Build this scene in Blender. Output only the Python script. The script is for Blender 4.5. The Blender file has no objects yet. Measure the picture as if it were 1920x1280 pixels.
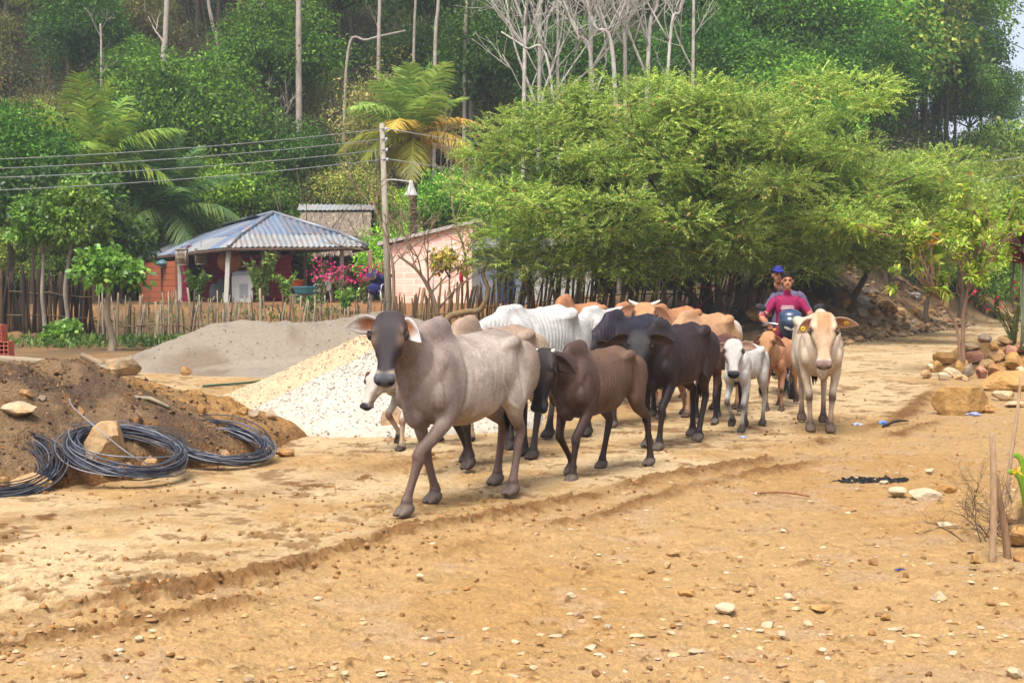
import bpy, bmesh, math, random
import numpy as np
from mathutils import Vector, Matrix

R = math.radians
SC = bpy.context.scene
COL = SC.collection

# ------------------------------------------------------------ camera, sky, sun, exposure
F_PX, CAM_H, Y_HOR = 2667.0, 1.6, 538.0          # focal length in photo pixels, eye height, horizon row
cam_data = bpy.data.cameras.new('camera')
cam_data.sensor_width = 36.0
cam_data.lens = 50.0
cam_data.clip_start, cam_data.clip_end = 0.1, 1500.0
PITCH = math.atan((640.0 - Y_HOR) / F_PX)
cam = bpy.data.objects.new('camera', cam_data)
COL.objects.link(cam)
cam.location = (0, 0, CAM_H)
cam.rotation_euler = (R(90) - PITCH, 0, 0)
SC.camera = cam

SUN_EL, SUN_AZ = R(60), R(-160)                   # azimuth measured from +Y towards +X
world = bpy.data.worlds.new('World')
SC.world = world
world.use_nodes = True
wn, wl = world.node_tree.nodes, world.node_tree.links
sky = wn.new('ShaderNodeTexSky')
sky.sky_type = 'NISHITA'
sky.sun_disc = False
sky.sun_elevation = SUN_EL
sky.sun_rotation = SUN_AZ
sky.air_density, sky.dust_density, sky.ozone_density = 0.6, 4.6, 1.2
hsv = wn.new('ShaderNodeHueSaturation')          # thin high cloud: a whiter sky
hsv.inputs['Saturation'].default_value = 0.5
wl.new(sky.outputs[0], hsv.inputs['Color'])
wl.new(hsv.outputs[0], wn['Background'].inputs[0])
wn['Background'].inputs[1].default_value = 0.15
sun_data = bpy.data.lights.new('sun', 'SUN')
sun_data.energy = 2.1
sun_data.angle = R(24)
sun_data.color = (1.0, 0.94, 0.83)
sun = bpy.data.objects.new('sun', sun_data)
COL.objects.link(sun)
sun_dir = Vector((math.sin(SUN_AZ) * math.cos(SUN_EL), math.cos(SUN_AZ) * math.cos(SUN_EL), math.sin(SUN_EL)))
sun.rotation_euler = sun_dir.to_track_quat('Z', 'Y').to_euler()
SC.view_settings.view_transform = 'Standard'
SC.view_settings.look = 'None'
SC.view_settings.exposure = 1.2
SC.view_settings.gamma = 1.0
SC.cycles.max_bounces = 6
SC.cycles.diffuse_bounces = 3
SC.cycles.transmission_bounces = 3
SC.cycles.transparent_max_bounces = 6
SC.cycles.use_adaptive_sampling = True
SC.cycles.adaptive_threshold = 0.02

# ------------------------------------------------------------ where things stand
def at(px, py, Y):
    """point at distance Y (m along the ground) seen at photo pixel (px, py)"""
    a = math.atan((py - 640.0) / F_PX) + PITCH
    d = math.cos(math.atan((py - 640.0) / F_PX)) / math.cos(a)
    return Vector(((px - 960.0) / F_PX * Y * d, Y, CAM_H - Y * math.tan(a)))

def pick(px, py, zlift=0.0):
    """first surface seen at a photo pixel -> point, normal"""
    bpy.context.view_layer.update()
    d = (at(px, py, 10.0) - Vector((0, 0, CAM_H))).normalized()
    ok, p, n, i, o, m = SC.ray_cast(bpy.context.evaluated_depsgraph_get(), Vector((0, 0, CAM_H)), d)
    return p + Vector((0, 0, zlift)), n

# ------------------------------------------------------------ numpy noise
def _hash(ix, iy, seed):
    h = (ix * 374761393 + iy * 668265263 + seed * 974711) & 0x7fffffff
    h = ((h ^ (h >> 13)) * 1274126177) & 0x7fffffff
    return ((h ^ (h >> 16)) & 0xffff) / 65535.0

def vnoise(x, y, seed=0):
    x = np.asarray(x, float); y = np.asarray(y, float)
    ix = np.floor(x).astype(np.int64); iy = np.floor(y).astype(np.int64)
    fx = x - ix; fy = y - iy
    fx = fx * fx * (3 - 2 * fx); fy = fy * fy * (3 - 2 * fy)
    a = _hash(ix, iy, seed); b = _hash(ix + 1, iy, seed)
    c = _hash(ix, iy + 1, seed); d = _hash(ix + 1, iy + 1, seed)
    return (a + (b - a) * fx) * (1 - fy) + (c + (d - c) * fx) * fy

def fbm(x, y, seed=0, octv=4, gain=0.5):
    s = 0; amp = 1; tot = 0
    for k in range(octv):
        s = s + amp * vnoise(x * 2 ** k + 17.3 * k, y * 2 ** k - 9.1 * k, seed + k)
        tot += amp; amp *= gain
    return s / tot

def sstep(a, b, x):
    t = np.clip((x - a) / (b - a), 0, 1)
    return t * t * (3 - 2 * t)

def mixc(c, d, m):
    return c + (np.asarray(d, float) - c) * np.asarray(m)[:, None]

def lin(r, g, b):
    f = lambda c: ((c / 255 + .055) / 1.055) ** 2.4 if c > 10 else c / 3294.6
    return np.array([f(r), f(g), f(b)])

# ------------------------------------------------------------ mesh building
class MB:
    """collects shapes; build() links them as ONE mesh object"""
    def __init__(self):
        self.v, self.f, self.c, self.m, self.n = [], [], [], [], 0
    def add(self, V, F, col=None, mi=0):
        V = np.asarray(V, float).reshape(-1, 3)
        self.v.append(V)
        groups = F if isinstance(F, (list, tuple)) and len(F) and isinstance(F[0], np.ndarray) else [np.asarray(F, int)]
        for g in groups:
            if len(g):
                self.f.append(g + self.n); self.m.append(np.full(len(g), mi, int))
        if col is None: col = (1, 1, 1)
        col = np.asarray(col, float)
        if col.ndim == 1: col = np.tile(col, (len(V), 1))
        self.c.append(col)
        self.n += len(V)
        return self
    def box(self, c, s, rot=None, col=None, mi=0, taper=1.0):
        x, y, z = np.asarray(s, float) / 2
        V = np.array([[-x, -y, -z], [x, -y, -z], [x, y, -z], [-x, y, -z],
                      [-x * taper, -y * taper, z], [x * taper, -y * taper, z], [x * taper, y * taper, z], [-x * taper, y * taper, z]])
        if rot is not None: V = V @ np.array(rot).T
        return self.add(V + np.asarray(c, float), np.array([[0, 3, 2, 1], [4, 5, 6, 7], [0, 1, 5, 4], [1, 2, 6, 5], [2, 3, 7, 6], [3, 0, 4, 7]]), col, mi)
    def tube(self, pts, r, n=8, col=None, mi=0, **k):
        V, F = loft(pts, r, r, n=n, **k); return self.add(V, F, col, mi)
    def ball(self, c, r, col=None, mi=0, n=12, rot=None):
        V, F = ellipsoid(c, r, n, rot); return self.add(V, F, col, mi)
    def data(self):
        return np.concatenate(self.v), self.f, np.concatenate(self.c), np.concatenate(self.m)
    def build(self, name, mats, parent=None, smooth=True, loc=None, color=True):
        V, F, C, M = self.data()
        me = new_mesh(name, V, F, C if color else None, M, smooth)
        return link(name, me, mats, parent, loc)

def new_mesh(name, V, Fs, C=None, M=None, smooth=True):
    me = bpy.data.meshes.new(name)
    me.vertices.add(len(V)); me.vertices.foreach_set('co', np.ascontiguousarray(V, np.float32).ravel())
    tot = np.concatenate([np.full(len(f), f.shape[1], np.int32) for f in Fs])
    idx = np.concatenate([f.ravel() for f in Fs]).astype(np.int32)
    me.loops.add(len(idx)); me.loops.foreach_set('vertex_index', idx)
    me.polygons.add(len(tot))
    me.polygons.foreach_set('loop_start', np.concatenate([[0], np.cumsum(tot)[:-1]]).astype(np.int32))
    me.polygons.foreach_set('loop_total', tot)
    if M is not None: me.polygons.foreach_set('material_index', M.astype(np.int32))
    me.polygons.foreach_set('use_smooth', np.full(len(tot), smooth, bool))
    if C is not None:
        a = me.color_attributes.new('Col', 'FLOAT_COLOR', 'POINT')
        a.data.foreach_set('color', np.concatenate([C, np.ones((len(C), 1))], 1).astype(np.float32).ravel())
    me.update(calc_edges=True)
    return me

def link(name, data, mats=None, parent=None, loc=None):
    o = bpy.data.objects.new(name, data)
    COL.objects.link(o)
    if mats is not None:
        for m in (mats if isinstance(mats, (list, tuple)) else [mats]): data.materials.append(m)
    if parent is not None: o.parent = parent
    if loc is not None: o.location = loc
    return o

def tag(o, label=None, cat=None, group=None, kind=None):
    if label: o['label'] = label
    if cat: o['category'] = cat
    if group: o['group'] = group
    if kind: o['kind'] = kind
    return o

def thing(name, label, cat, loc=(0, 0, 0), rz=0.0, group=None):
    o = bpy.data.objects.new(name, None); COL.objects.link(o)
    o.empty_display_size = 0.2
    o.location = loc; o.rotation_euler = (0, 0, rz)
    return tag(o, label, cat, group)

def copy_tree(o, parent=None):
    c = o.copy(); COL.objects.link(c)
    if parent is not None: c.parent = parent
    for ch in list(o.children): copy_tree(ch, c)
    return c

def catmull(P, k):
    P = np.asarray(P, float)
    if k <= 1 or len(P) < 3: return P
    Q = np.concatenate([[2 * P[0] - P[1]], P, [2 * P[-1] - P[-2]]])
    out = []
    for i in range(1, len(Q) - 2):
        p0, p1, p2, p3 = Q[i - 1], Q[i], Q[i + 1], Q[i + 2]
        for t in np.arange(k) / k:
            out.append(.5 * (2 * p1 + (p2 - p0) * t + (2 * p0 - 5 * p1 + 4 * p2 - p3) * t * t + (3 * p1 - p0 - 3 * p2 + p3) * t ** 3))
    out.append(P[-1])
    return np.array(out)

def loft(pts, rx, ry=None, n=12, k=1, side=(0, 1, 0), power=2.0, cap=True):
    """tube through pts; rx is the radius along `side`, ry across it"""
    P = np.asarray([tuple(p) for p in pts], float)
    m = len(P)
    rx = np.broadcast_to(np.asarray(rx, float), (m,)); ry = rx if ry is None else np.broadcast_to(np.asarray(ry, float), (m,))
    if k > 1 and m > 2:
        D = catmull(np.column_stack([P, rx, ry]), k); P, rx, ry = D[:, :3], np.maximum(D[:, 3], 1e-4), np.maximum(D[:, 4], 1e-4)
        m = len(P)
    T = np.gradient(P, axis=0); T /= np.linalg.norm(T, axis=1)[:, None] + 1e-12
    s0 = np.asarray(side, float)
    S = s0 - T * (T @ s0)[:, None]
    bad = np.linalg.norm(S, axis=1) < .15
    if bad.any():
        s1 = np.array([1., 0.13, 0.21]); S[bad] = s1 - T[bad] * (T[bad] @ s1)[:, None]
    S /= np.linalg.norm(S, axis=1)[:, None]
    U = np.cross(T, S)
    a = np.arange(n) * 2 * np.pi / n
    ca, sa = np.cos(a), np.sin(a)
    if power != 2:
        e = 2 / power
        ca, sa = np.sign(ca) * np.abs(ca) ** e, np.sign(sa) * np.abs(sa) ** e
    V = P[:, None] + S[:, None] * (rx[:, None] * ca)[..., None] + U[:, None] * (ry[:, None] * sa)[..., None]
    V = V.reshape(-1, 3)
    i = np.arange(m - 1)[:, None] * n; j = np.arange(n)[None]; j2 = (j + 1) % n
    F = np.stack([i + j, i + j2, i + n + j2, i + n + j], -1).reshape(-1, 4)
    if not cap: return V, [F]
    c0, c1 = len(V), len(V) + 1
    b0 = P[0] - T[0] * min(rx[0], ry[0]) * .35; b1 = P[-1] + T[-1] * min(rx[-1], ry[-1]) * .35
    V = np.concatenate([V, [b0], [b1]])
    jj = np.arange(n); jn = (jj + 1) % n
    T0 = np.stack([np.full(n, c0), jn, jj], -1); T1 = np.stack([np.full(n, c1), (m - 1) * n + jj, (m - 1) * n + jn], -1)
    return V, [F, np.concatenate([T0, T1])]

def ellipsoid(c, r, n=12, rot=None):
    r = np.broadcast_to(np.asarray(r, float), (3,))
    m = max(5, n // 2 + 1)
    th = np.linspace(0.02, np.pi - 0.02, m); ph = np.arange(n) * 2 * np.pi / n
    V = np.stack([np.outer(np.sin(th), np.cos(ph)), np.outer(np.sin(th), np.sin(ph)), np.outer(np.cos(th), np.ones(n))], -1).reshape(-1, 3) * r
    if rot is not None: V = V @ np.array(rot).T
    V = V + np.asarray(tuple(c), float)
    i = np.arange(m - 1)[:, None] * n; j = np.arange(n)[None]; j2 = (j + 1) % n
    F = np.stack([i + j, i + n + j, i + n + j2, i + j2], -1).reshape(-1, 4)
    top, bot = V[:n].mean(0), V[-n:].mean(0)
    V = np.concatenate([V, [top], [bot]]); a = np.arange(n); an = (a + 1) % n; q = len(V)
    return V, [F, np.concatenate([np.stack([np.full(n, q - 2), a, an], -1), np.stack([np.full(n, q - 1), (m - 1) * n + an, (m - 1) * n + a], -1)])]

def remesh(mb, voxel, iters=5, factor=0.5):
    """union of the collected closed shapes as one continuous surface -> V, [F]"""
    V, F, C, M = mb.data()
    me = new_mesh('tmp', V, F)
    o = link('tmp', me)
    md = o.modifiers.new('r', 'REMESH'); md.mode = 'VOXEL'; md.voxel_size = voxel
    if iters:
        s = o.modifiers.new('s', 'SMOOTH'); s.iterations = iters; s.factor = factor
    dg = bpy.context.evaluated_depsgraph_get()
    m2 = bpy.data.meshes.new_from_object(o.evaluated_get(dg))
    n = len(m2.vertices); W = np.empty(n * 3, np.float32); m2.vertices.foreach_get('co', W)
    q = len(m2.polygons); lt = np.empty(q, np.int32); m2.polygons.foreach_get('loop_total', lt)
    ix = np.empty(len(m2.loops), np.int32); m2.loops.foreach_get('vertex_index', ix)
    bpy.data.objects.remove(o); bpy.data.meshes.remove(me); bpy.data.meshes.remove(m2)
    assert (lt == 4).all()
    return W.reshape(-1, 3).astype(float), [ix.reshape(-1, 4).astype(int)]

# ------------------------------------------------------------ materials
def mat(name, base=(.5, .5, .5), attr=True, var=.25, scale=6.0, detail=4, rough=.85, bump=.15, bscale=40.0, bdist=.01, spec=.3, metal=0.0,
        stretch=(1, 1, 1), tint=None, tscale=2.0, tfac=.5, fine=0.0, fscale=160.0, fstretch=(1, 1, 1)):
    m = bpy.data.materials.new(name); m.use_nodes = True
    N, L = m.node_tree.nodes, m.node_tree.links
    b = N['Principled BSDF']
    b.inputs['Roughness'].default_value = rough; b.inputs['Metallic'].default_value = metal
    b.inputs['Specular IOR Level'].default_value = spec
    tc = N.new('ShaderNodeTexCoord'); mp = N.new('ShaderNodeMapping'); mp.inputs['Scale'].default_value = stretch
    L.new(tc.outputs['Object'], mp.inputs[0])
    if attr:
        at_ = N.new('ShaderNodeAttribute'); at_.attribute_name = 'Col'
        mul = N.new('ShaderNodeMix'); mul.data_type = 'RGBA'; mul.blend_type = 'MULTIPLY'; mul.inputs[0].default_value = 1
        mul.inputs[6].default_value = (*base, 1); L.new(at_.outputs['Color'], mul.inputs[7]); col = mul.outputs[2]
    else:
        rgb = N.new('ShaderNodeRGB'); rgb.outputs[0].default_value = (*base, 1); col = rgb.outputs[0]
    if tint is not None:
        nz = N.new('ShaderNodeTexNoise'); nz.inputs['Scale'].default_value = tscale; nz.inputs['Detail'].default_value = 5; L.new(mp.outputs[0], nz.inputs[0])
        rp = N.new('ShaderNodeMapRange'); rp.inputs[1].default_value = .45; rp.inputs[2].default_value = .65; rp.inputs[4].default_value = tfac; L.new(nz.outputs[0], rp.inputs[0])
        mx = N.new('ShaderNodeMix'); mx.data_type = 'RGBA'; L.new(rp.outputs[0], mx.inputs[0]); L.new(col, mx.inputs[6]); mx.inputs[7].default_value = (*tint, 1); col = mx.outputs[2]
    if var:
        nz = N.new('ShaderNodeTexNoise'); nz.inputs['Scale'].default_value = scale; nz.inputs['Detail'].default_value = detail; nz.inputs['Roughness'].default_value = .65; L.new(mp.outputs[0], nz.inputs[0])
        rp = N.new('ShaderNodeMapRange'); rp.inputs[1].default_value = .25; rp.inputs[2].default_value = .75
        rp.inputs[3].default_value = 1 - var; rp.inputs[4].default_value = 1 + var; L.new(nz.outputs[0], rp.inputs[0])
        vm = N.new('ShaderNodeVectorMath'); vm.operation = 'SCALE'; L.new(col, vm.inputs[0]); L.new(rp.outputs[0], vm.inputs[3]); col = vm.outputs[0]
    if fine:
        m2 = N.new('ShaderNodeMapping'); m2.inputs['Scale'].default_value = fstretch; L.new(tc.outputs['Object'], m2.inputs[0])
        nz = N.new('ShaderNodeTexNoise'); nz.inputs['Scale'].default_value = fscale; nz.inputs['Detail'].default_value = 3; L.new(m2.outputs[0], nz.inputs[0])
        rp = N.new('ShaderNodeMapRange'); rp.inputs[1].default_value = .3; rp.inputs[2].default_value = .7
        rp.inputs[3].default_value = 1 - fine; rp.inputs[4].default_value = 1 + fine; L.new(nz.outputs[0], rp.inputs[0])
        vm = N.new('ShaderNodeVectorMath'); vm.operation = 'SCALE'; L.new(col, vm.inputs[0]); L.new(rp.outputs[0], vm.inputs[3]); col = vm.outputs[0]
    L.new(col, b.inputs['Base Color'])
    if bump:
        nb = N.new('ShaderNodeTexNoise'); nb.inputs['Scale'].default_value = bscale; nb.inputs['Detail'].default_value = 5; L.new(mp.outputs[0], nb.inputs[0])
        bp = N.new('ShaderNodeBump'); bp.inputs['Strength'].default_value = bump; bp.inputs['Distance'].default_value = bdist
        L.new(nb.outputs[0], bp.inputs['Height']); L.new(bp.outputs[0], b.inputs['Normal'])
    return m

def leaf_mat(name, base=(1, 1, 1), trans=.35, rnd=.25, gloss=.06):
    m = bpy.data.materials.new(name); m.use_nodes = True
    N, L = m.node_tree.nodes, m.node_tree.links
    N.remove(N['Principled BSDF']); out = N['Material Output']
    a = N.new('ShaderNodeAttribute'); a.attribute_name = 'Col'
    oi = N.new('ShaderNodeObjectInfo')
    rp = N.new('ShaderNodeMapRange'); rp.inputs[3].default_value = 1 - rnd; rp.inputs[4].default_value = 1 + rnd; L.new(oi.outputs['Random'], rp.inputs[0])
    hs = N.new('ShaderNodeHueSaturation'); L.new(a.outputs['Color'], hs.inputs['Color']); L.new(rp.outputs[0], hs.inputs['Value'])
    r2 = N.new('ShaderNodeMapRange'); r2.inputs[3].default_value = .485; r2.inputs[4].default_value = .515
    ml = N.new('ShaderNodeMath'); ml.operation = 'MULTIPLY'; ml.inputs[1].default_value = 7.3; L.new(oi.outputs['Random'], ml.inputs[0])
    fr = N.new('ShaderNodeMath'); fr.operation = 'FRACT'; L.new(ml.outputs[0], fr.inputs[0]); L.new(fr.outputs[0], r2.inputs[0]); L.new(r2.outputs[0], hs.inputs['Hue'])
    vm = N.new('ShaderNodeMix'); vm.data_type = 'RGBA'; vm.blend_type = 'MULTIPLY'; vm.inputs[0].default_value = 1
    L.new(hs.outputs[0], vm.inputs[6]); vm.inputs[7].default_value = (*base, 1)
    d = N.new('ShaderNodeBsdfDiffuse'); t = N.new('ShaderNodeBsdfTranslucent'); g = N.new('ShaderNodeBsdfGlossy'); g.inputs['Roughness'].default_value = .45
    L.new(vm.outputs[2], d.inputs[0]); L.new(vm.outputs[2], t.inputs[0])
    m1 = N.new('ShaderNodeMixShader'); m1.inputs[0].default_value = trans; L.new(d.outputs[0], m1.inputs[1]); L.new(t.outputs[0], m1.inputs[2])
    m2 = N.new('ShaderNodeMixShader'); m2.inputs[0].default_value = gloss; L.new(m1.outputs[0], m2.inputs[1]); L.new(g.outputs[0], m2.inputs[2])
    L.new(m2.outputs[0], out.inputs[0])
    return m
# ============================================================ GROUND
def seg_dist(x, y, P):
    """distance, side (+ = left of travel) and run along a polyline"""
    best = np.full(np.shape(x), 1e9); sgn = np.zeros(np.shape(x)); run = np.zeros(np.shape(x)); acc = 0
    for (x0, y0), (x1, y1) in zip(P[:-1], P[1:]):
        ex, ey = x1 - x0, y1 - y0; l = math.hypot(ex, ey)
        t = np.clip(((x - x0) * ex + (y - y0) * ey) / (l * l), 0, 1)
        dx, dy = x - x0 - t * ex, y - y0 - t * ey
        d = np.hypot(dx, dy); m = d < best
        best = np.where(m, d, best); sgn = np.where(m, np.sign(ex * dy - ey * dx), sgn); run = np.where(m, acc + t * l, run)
        acc += l
    return best, sgn, run

RUT = [(-6.5, 3.2), (-2.25, 6.97), (-1.36, 7.87), (-.71, 9.04), (.15, 10.1), (1.28, 11.8), (2.86, 14.1), (4.6, 17.0), (6.6, 22)]
RUT2 = [(-6.0, 2.6), (-1.95, 6.6), (-1.05, 7.45), (-.3, 8.65), (.55, 9.8), (1.66, 11.5), (3.2, 13.8), (5.0, 16.8), (7.2, 22)]
RUT3 = [(-9, 7.6), (-3.6, 9.5), (-2.3, 10.7), (-1.2, 12.3), (0, 14.2)]
ROAD_EDGE = [(4.2, 22), (5.2, 27), (8.5, 36.5), (26, 72), (60, 130)]
FENCE_Y = lambda x: np.interp(x, [-30, -9, -3, 2, 8], [36, 37.5, 39.5, 41, 42.5])

def terrain(x, y, fine=True):
    x = np.asarray(x, float); y = np.asarray(y, float)
    yf = FENCE_Y(x)
    zf = np.interp(x, [-12, -5, 0, 4, 8, 12], [0, 0.05, .40, .70, .80, .5])
    left = sstep(-.5, 2.5, -1 * (seg_dist(x, y, ROAD_EDGE)[1] * -1) * seg_dist(x, y, ROAD_EDGE)[0])   # 1 on the bank side of the far road
    d, sg, _ = seg_dist(x, y, ROAD_EDGE)
    ld = d * sg
    bankside = sstep(.3, 5.0, ld)
    z = zf * sstep(yf - 6, yf, y) * np.where(x > 3, sstep(-.5, 4, ld), 1)
    terr = np.where(x > 2, 1.3, 1.05) - zf
    z = z + np.maximum(terr, 0) * sstep(yf + 1.5, yf + 6.5, y) * np.where(x > 3, bankside, 1)
    z = z + 1.3 * bankside * sstep(40, 50, y) * sstep(6, 11, x)
    hx = 1 - .86 * sstep(15, 36, x)
    hill = .60 * np.maximum(0, y - 64) ** 1.03 * hx
    hill = np.minimum(hill, 60)
    z = z + hill * np.where(x > 10, bankside, 1) + (fbm(x * .12, y * .12, 5, 3) - .5) * 3.0 * sstep(64, 76, y)
    z = z + .012 * np.maximum(0, y - 16) * sstep(16, 24, y) * sstep(40, 26, y)
    z = z + (fbm(x * .35, y * .35, 11, 3) - .5) * .10 * sstep(4, 12, y)
    z = z + (fbm(x * 1.1, y * 1.1, 15, 4) - .5) * .7 * bankside * sstep(32, 38, y) * sstep(2, 6, x) * sstep(75, 62, y)
    return z

def ground_fine(x, y):
    d1, s1, r1 = seg_dist(x, y, RUT); d2, s2, r2 = seg_dist(x, y, RUT2); d3, s3, r3 = seg_dist(x, y, RUT3)
    onroad = sstep(-.35, .25, d1 * s1)                                    # left of the rut: packed road
    cl = fbm(x * 13, y * 13, 21, 4, .6); cl2 = fbm(x * 34, y * 34, 31, 3, .6)
    wob = (fbm(x * 2.2, y * 2.2, 41, 2) - .5) * .16
    k1 = sstep(.30, .62, fbm(r1 * .55, r1 * 0 + 3, 51, 2) + .12); k2 = sstep(.35, .62, fbm(r2 * .7, r2 * 0 + 7, 52, 2) + .1)
    g1 = np.exp(-((d1 + wob) / .12) ** 2) * k1; g2 = np.exp(-((d2 + wob) / .11) ** 2) * k2
    g3 = np.exp(-((d3 + wob * 2) / .22) ** 2) * .45
    mud = np.clip(g1 + g2 + g3, 0, 1)
    z = (g1 * .040 + g2 * .034 + g3 * .022) * (.10 + 1.0 * sstep(.38, .62, cl) + .9 * (cl2 - .3))
    mid = np.exp(-(((d1 + d2) - .36) / .10) ** 2) * np.clip(k1 + k2, 0, 1)
    z = z - .014 * mid
    rough = (1 - onroad) * .8 + .2 + .6 * sstep(.52, .66, fbm(x * .8, y * .8, 61, 3)) * onroad
    far = sstep(30, 14, y)
    z = z + rough * far * ((fbm(x * 7, y * 7, 71, 5, .6) - .5) * .026 + (np.maximum(0, fbm(x * 36, y * 36, 81, 3, .6) - .52)) * .050)
    z = z + (fbm(x * 1.3, y * 1.3, 91, 2) - .5) * .05 * far
    hv = np.maximum(0, fbm(x * 14, y * 12, 101, 4, .6) - .60) * .055 * far * (.3 + rough)    # scattered clods and hoof marks
    return z + hv - np.maximum(0, .34 - fbm(x * 4.7, y * 4.9, 111, 2)) * .12 * far, onroad, np.clip(mud + sstep(.005, .014, hv) * .8, 0, 1), rough

HERD_A = math.atan2(-.84, -.545)
def make_ground():
    yy = np.concatenate([[-6, -3, 0, 2, 3.2], 1 / np.linspace(1 / 4.2, 1 / 62, 1100), np.linspace(63, 190, 75), [240, 320]])
    uu = np.concatenate([np.linspace(-1.6, -.44, 40), np.linspace(-.43, .43, 760), np.linspace(.44, 1.6, 40)])
    Yg, Ug = np.meshgrid(yy, uu, indexing='ij')
    X = Ug * (np.maximum(Yg, 3) + .6); Y = Yg
    x, y = X.ravel(), Y.ravel()
    z = terrain(x, y)
    zf, road, mud, rough = ground_fine(x, y)
    z = z + zf * (y < 62)
    d, sg, _ = seg_dist(x, y, ROAD_EDGE); ld = d * sg
    # colours of the soil itself
    n1 = fbm(x * .7, y * .7, 131, 4); n2 = fbm(x * 3.1, y * 3.1, 141, 4); n3 = fbm(x * 12, y * 12, 151, 3)
    tanc, pale, ochre, brown, dark = lin(194, 158, 108), lin(222, 195, 152), lin(188, 148, 94), lin(132, 94, 56), lin(96, 78, 64)
    C = np.tile(tanc, (len(x), 1))
    C = mixc(C, pale, road * sstep(.40, .62, n1 * .6 + n2 * .4 + .04) * .9)
    C = mixc(C, ochre, (1 - road) * sstep(.45, .66, n1) * .8)
    C = mixc(C, lin(214, 182, 144), (1 - road) * sstep(.54, .70, n2) * .55)
    C = mixc(C, brown, np.clip(mud * .9 + sstep(.53, .66, n2 * .65 + n3 * .35) * .8 * (.35 + .65 * road), 0, 1))
    C = C * (1 + (n3 - .5)[:, None] * .35)
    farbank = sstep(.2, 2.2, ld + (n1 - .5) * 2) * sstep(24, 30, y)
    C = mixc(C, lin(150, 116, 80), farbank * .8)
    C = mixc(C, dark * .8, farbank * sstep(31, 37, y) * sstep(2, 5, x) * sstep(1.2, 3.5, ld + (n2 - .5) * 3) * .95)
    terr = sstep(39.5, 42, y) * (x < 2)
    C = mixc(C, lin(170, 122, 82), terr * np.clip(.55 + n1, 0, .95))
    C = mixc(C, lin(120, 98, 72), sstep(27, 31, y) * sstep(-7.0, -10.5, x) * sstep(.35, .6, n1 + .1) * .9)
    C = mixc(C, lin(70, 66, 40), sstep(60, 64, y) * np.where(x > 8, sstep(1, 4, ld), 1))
    nx, ny = len(uu), len(yy)
    # hoof prints trodden into the road: two toe marks each, with a pushed up rim
    rp = np.random.default_rng(44); zg = z.reshape(ny, nx); xg = x.reshape(ny, nx); yg = y.reshape(ny, nx); dk = np.zeros((ny, nx))
    for _ in range(900):
        yp = 1 / (1 / 6.2 + (1 / 26 - 1 / 6.2) * rp.random()); off = rp.normal(.9, .9); xp = np.interp(yp, [p[1] for p in RUT], [p[0] for p in RUT]) - off; a = HERD_A + rp.normal(0, .35); dp = rp.uniform(.008, .020)
        r0, r1 = np.searchsorted(yy, [yp - .16, yp + .16]); 
        if r1 <= r0 or abs(xp) > .42 * yp: continue
        u0 = xp / (max(yp, 3) + .6); c0, c1 = np.searchsorted(uu, [u0 - .17 / yp, u0 + .17 / yp])
        dx, dy = xg[r0:r1, c0:c1] - xp, yg[r0:r1, c0:c1] - yp; f = dx * math.cos(a) + dy * math.sin(a); s_ = -dx * math.sin(a) + dy * math.cos(a)
        e = np.minimum(np.hypot(f / .062, (s_ - .032) / .027), np.hypot(f / .062, (s_ + .032) / .027))
        zg[r0:r1, c0:c1] += -dp * sstep(1.15, .6, e) + dp * .5 * np.exp(-((e - 1.35) / .3) ** 2); dk[r0:r1, c0:c1] = np.maximum(dk[r0:r1, c0:c1], sstep(1.1, .5, e) * .6)
    z = zg.ravel(); C = mixc(C, lin(150, 112, 70), dk.ravel())
    i = np.arange(ny - 1)[:, None] * nx; j = np.arange(nx - 1)[None]
    F = np.stack([i + j, i + j + 1, i + nx + j + 1, i + nx + j], -1).reshape(-1, 4)
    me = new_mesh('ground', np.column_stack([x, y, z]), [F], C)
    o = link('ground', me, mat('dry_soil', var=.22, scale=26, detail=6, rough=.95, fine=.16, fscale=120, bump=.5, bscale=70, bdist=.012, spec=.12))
    tag(o, 'ochre dirt road and stony verge with wheel ruts', 'ground', kind='structure')
    return o
make_ground()

def gz(x, y):
    x = np.atleast_1d(np.asarray(x, float)); y = np.atleast_1d(np.asarray(y, float))
    return float((terrain(x, y) + ground_fine(x, y)[0] * (y < 62))[0])

_Ys = 1 / np.linspace(1 / 4.5, 1 / 130, 2600)
def gp(px, py):
    """ground point seen at a photo pixel"""
    d = at(px, py, 1.0); X = d.x * _Ys; Z = CAM_H + (d.z - CAM_H) * _Ys
    h = terrain(X, _Ys) + ground_fine(X, _Ys)[0] * (_Ys < 62)
    k = int(np.argmax(Z <= h)); return Vector((X[k], _Ys[k], h[k]))

# ------------------------------------------------------------ stones and heaps
def rock_mesh(rng, size, planes=10, n=16, rough=.06):
    V, F = ellipsoid((0, 0, 0), 1, n)
    for _ in range(planes):
        a = np.array([rng.gauss(0, 1), rng.gauss(0, 1), rng.gauss(0, 1)]); a /= np.linalg.norm(a)
        d = rng.uniform(.50, .86); e = np.maximum(0, V @ a - d); V = V - e[:, None] * a
    sd = rng.randrange(999)
    r = 1 + rough * (fbm(V[:, 0] * 3 + V[:, 2] * 2.1, V[:, 1] * 3 + V[:, 2] * 1.3, sd, 3) - .5) * 2
    return V * r[:, None] * np.asarray(size, float) / 2, F

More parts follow.
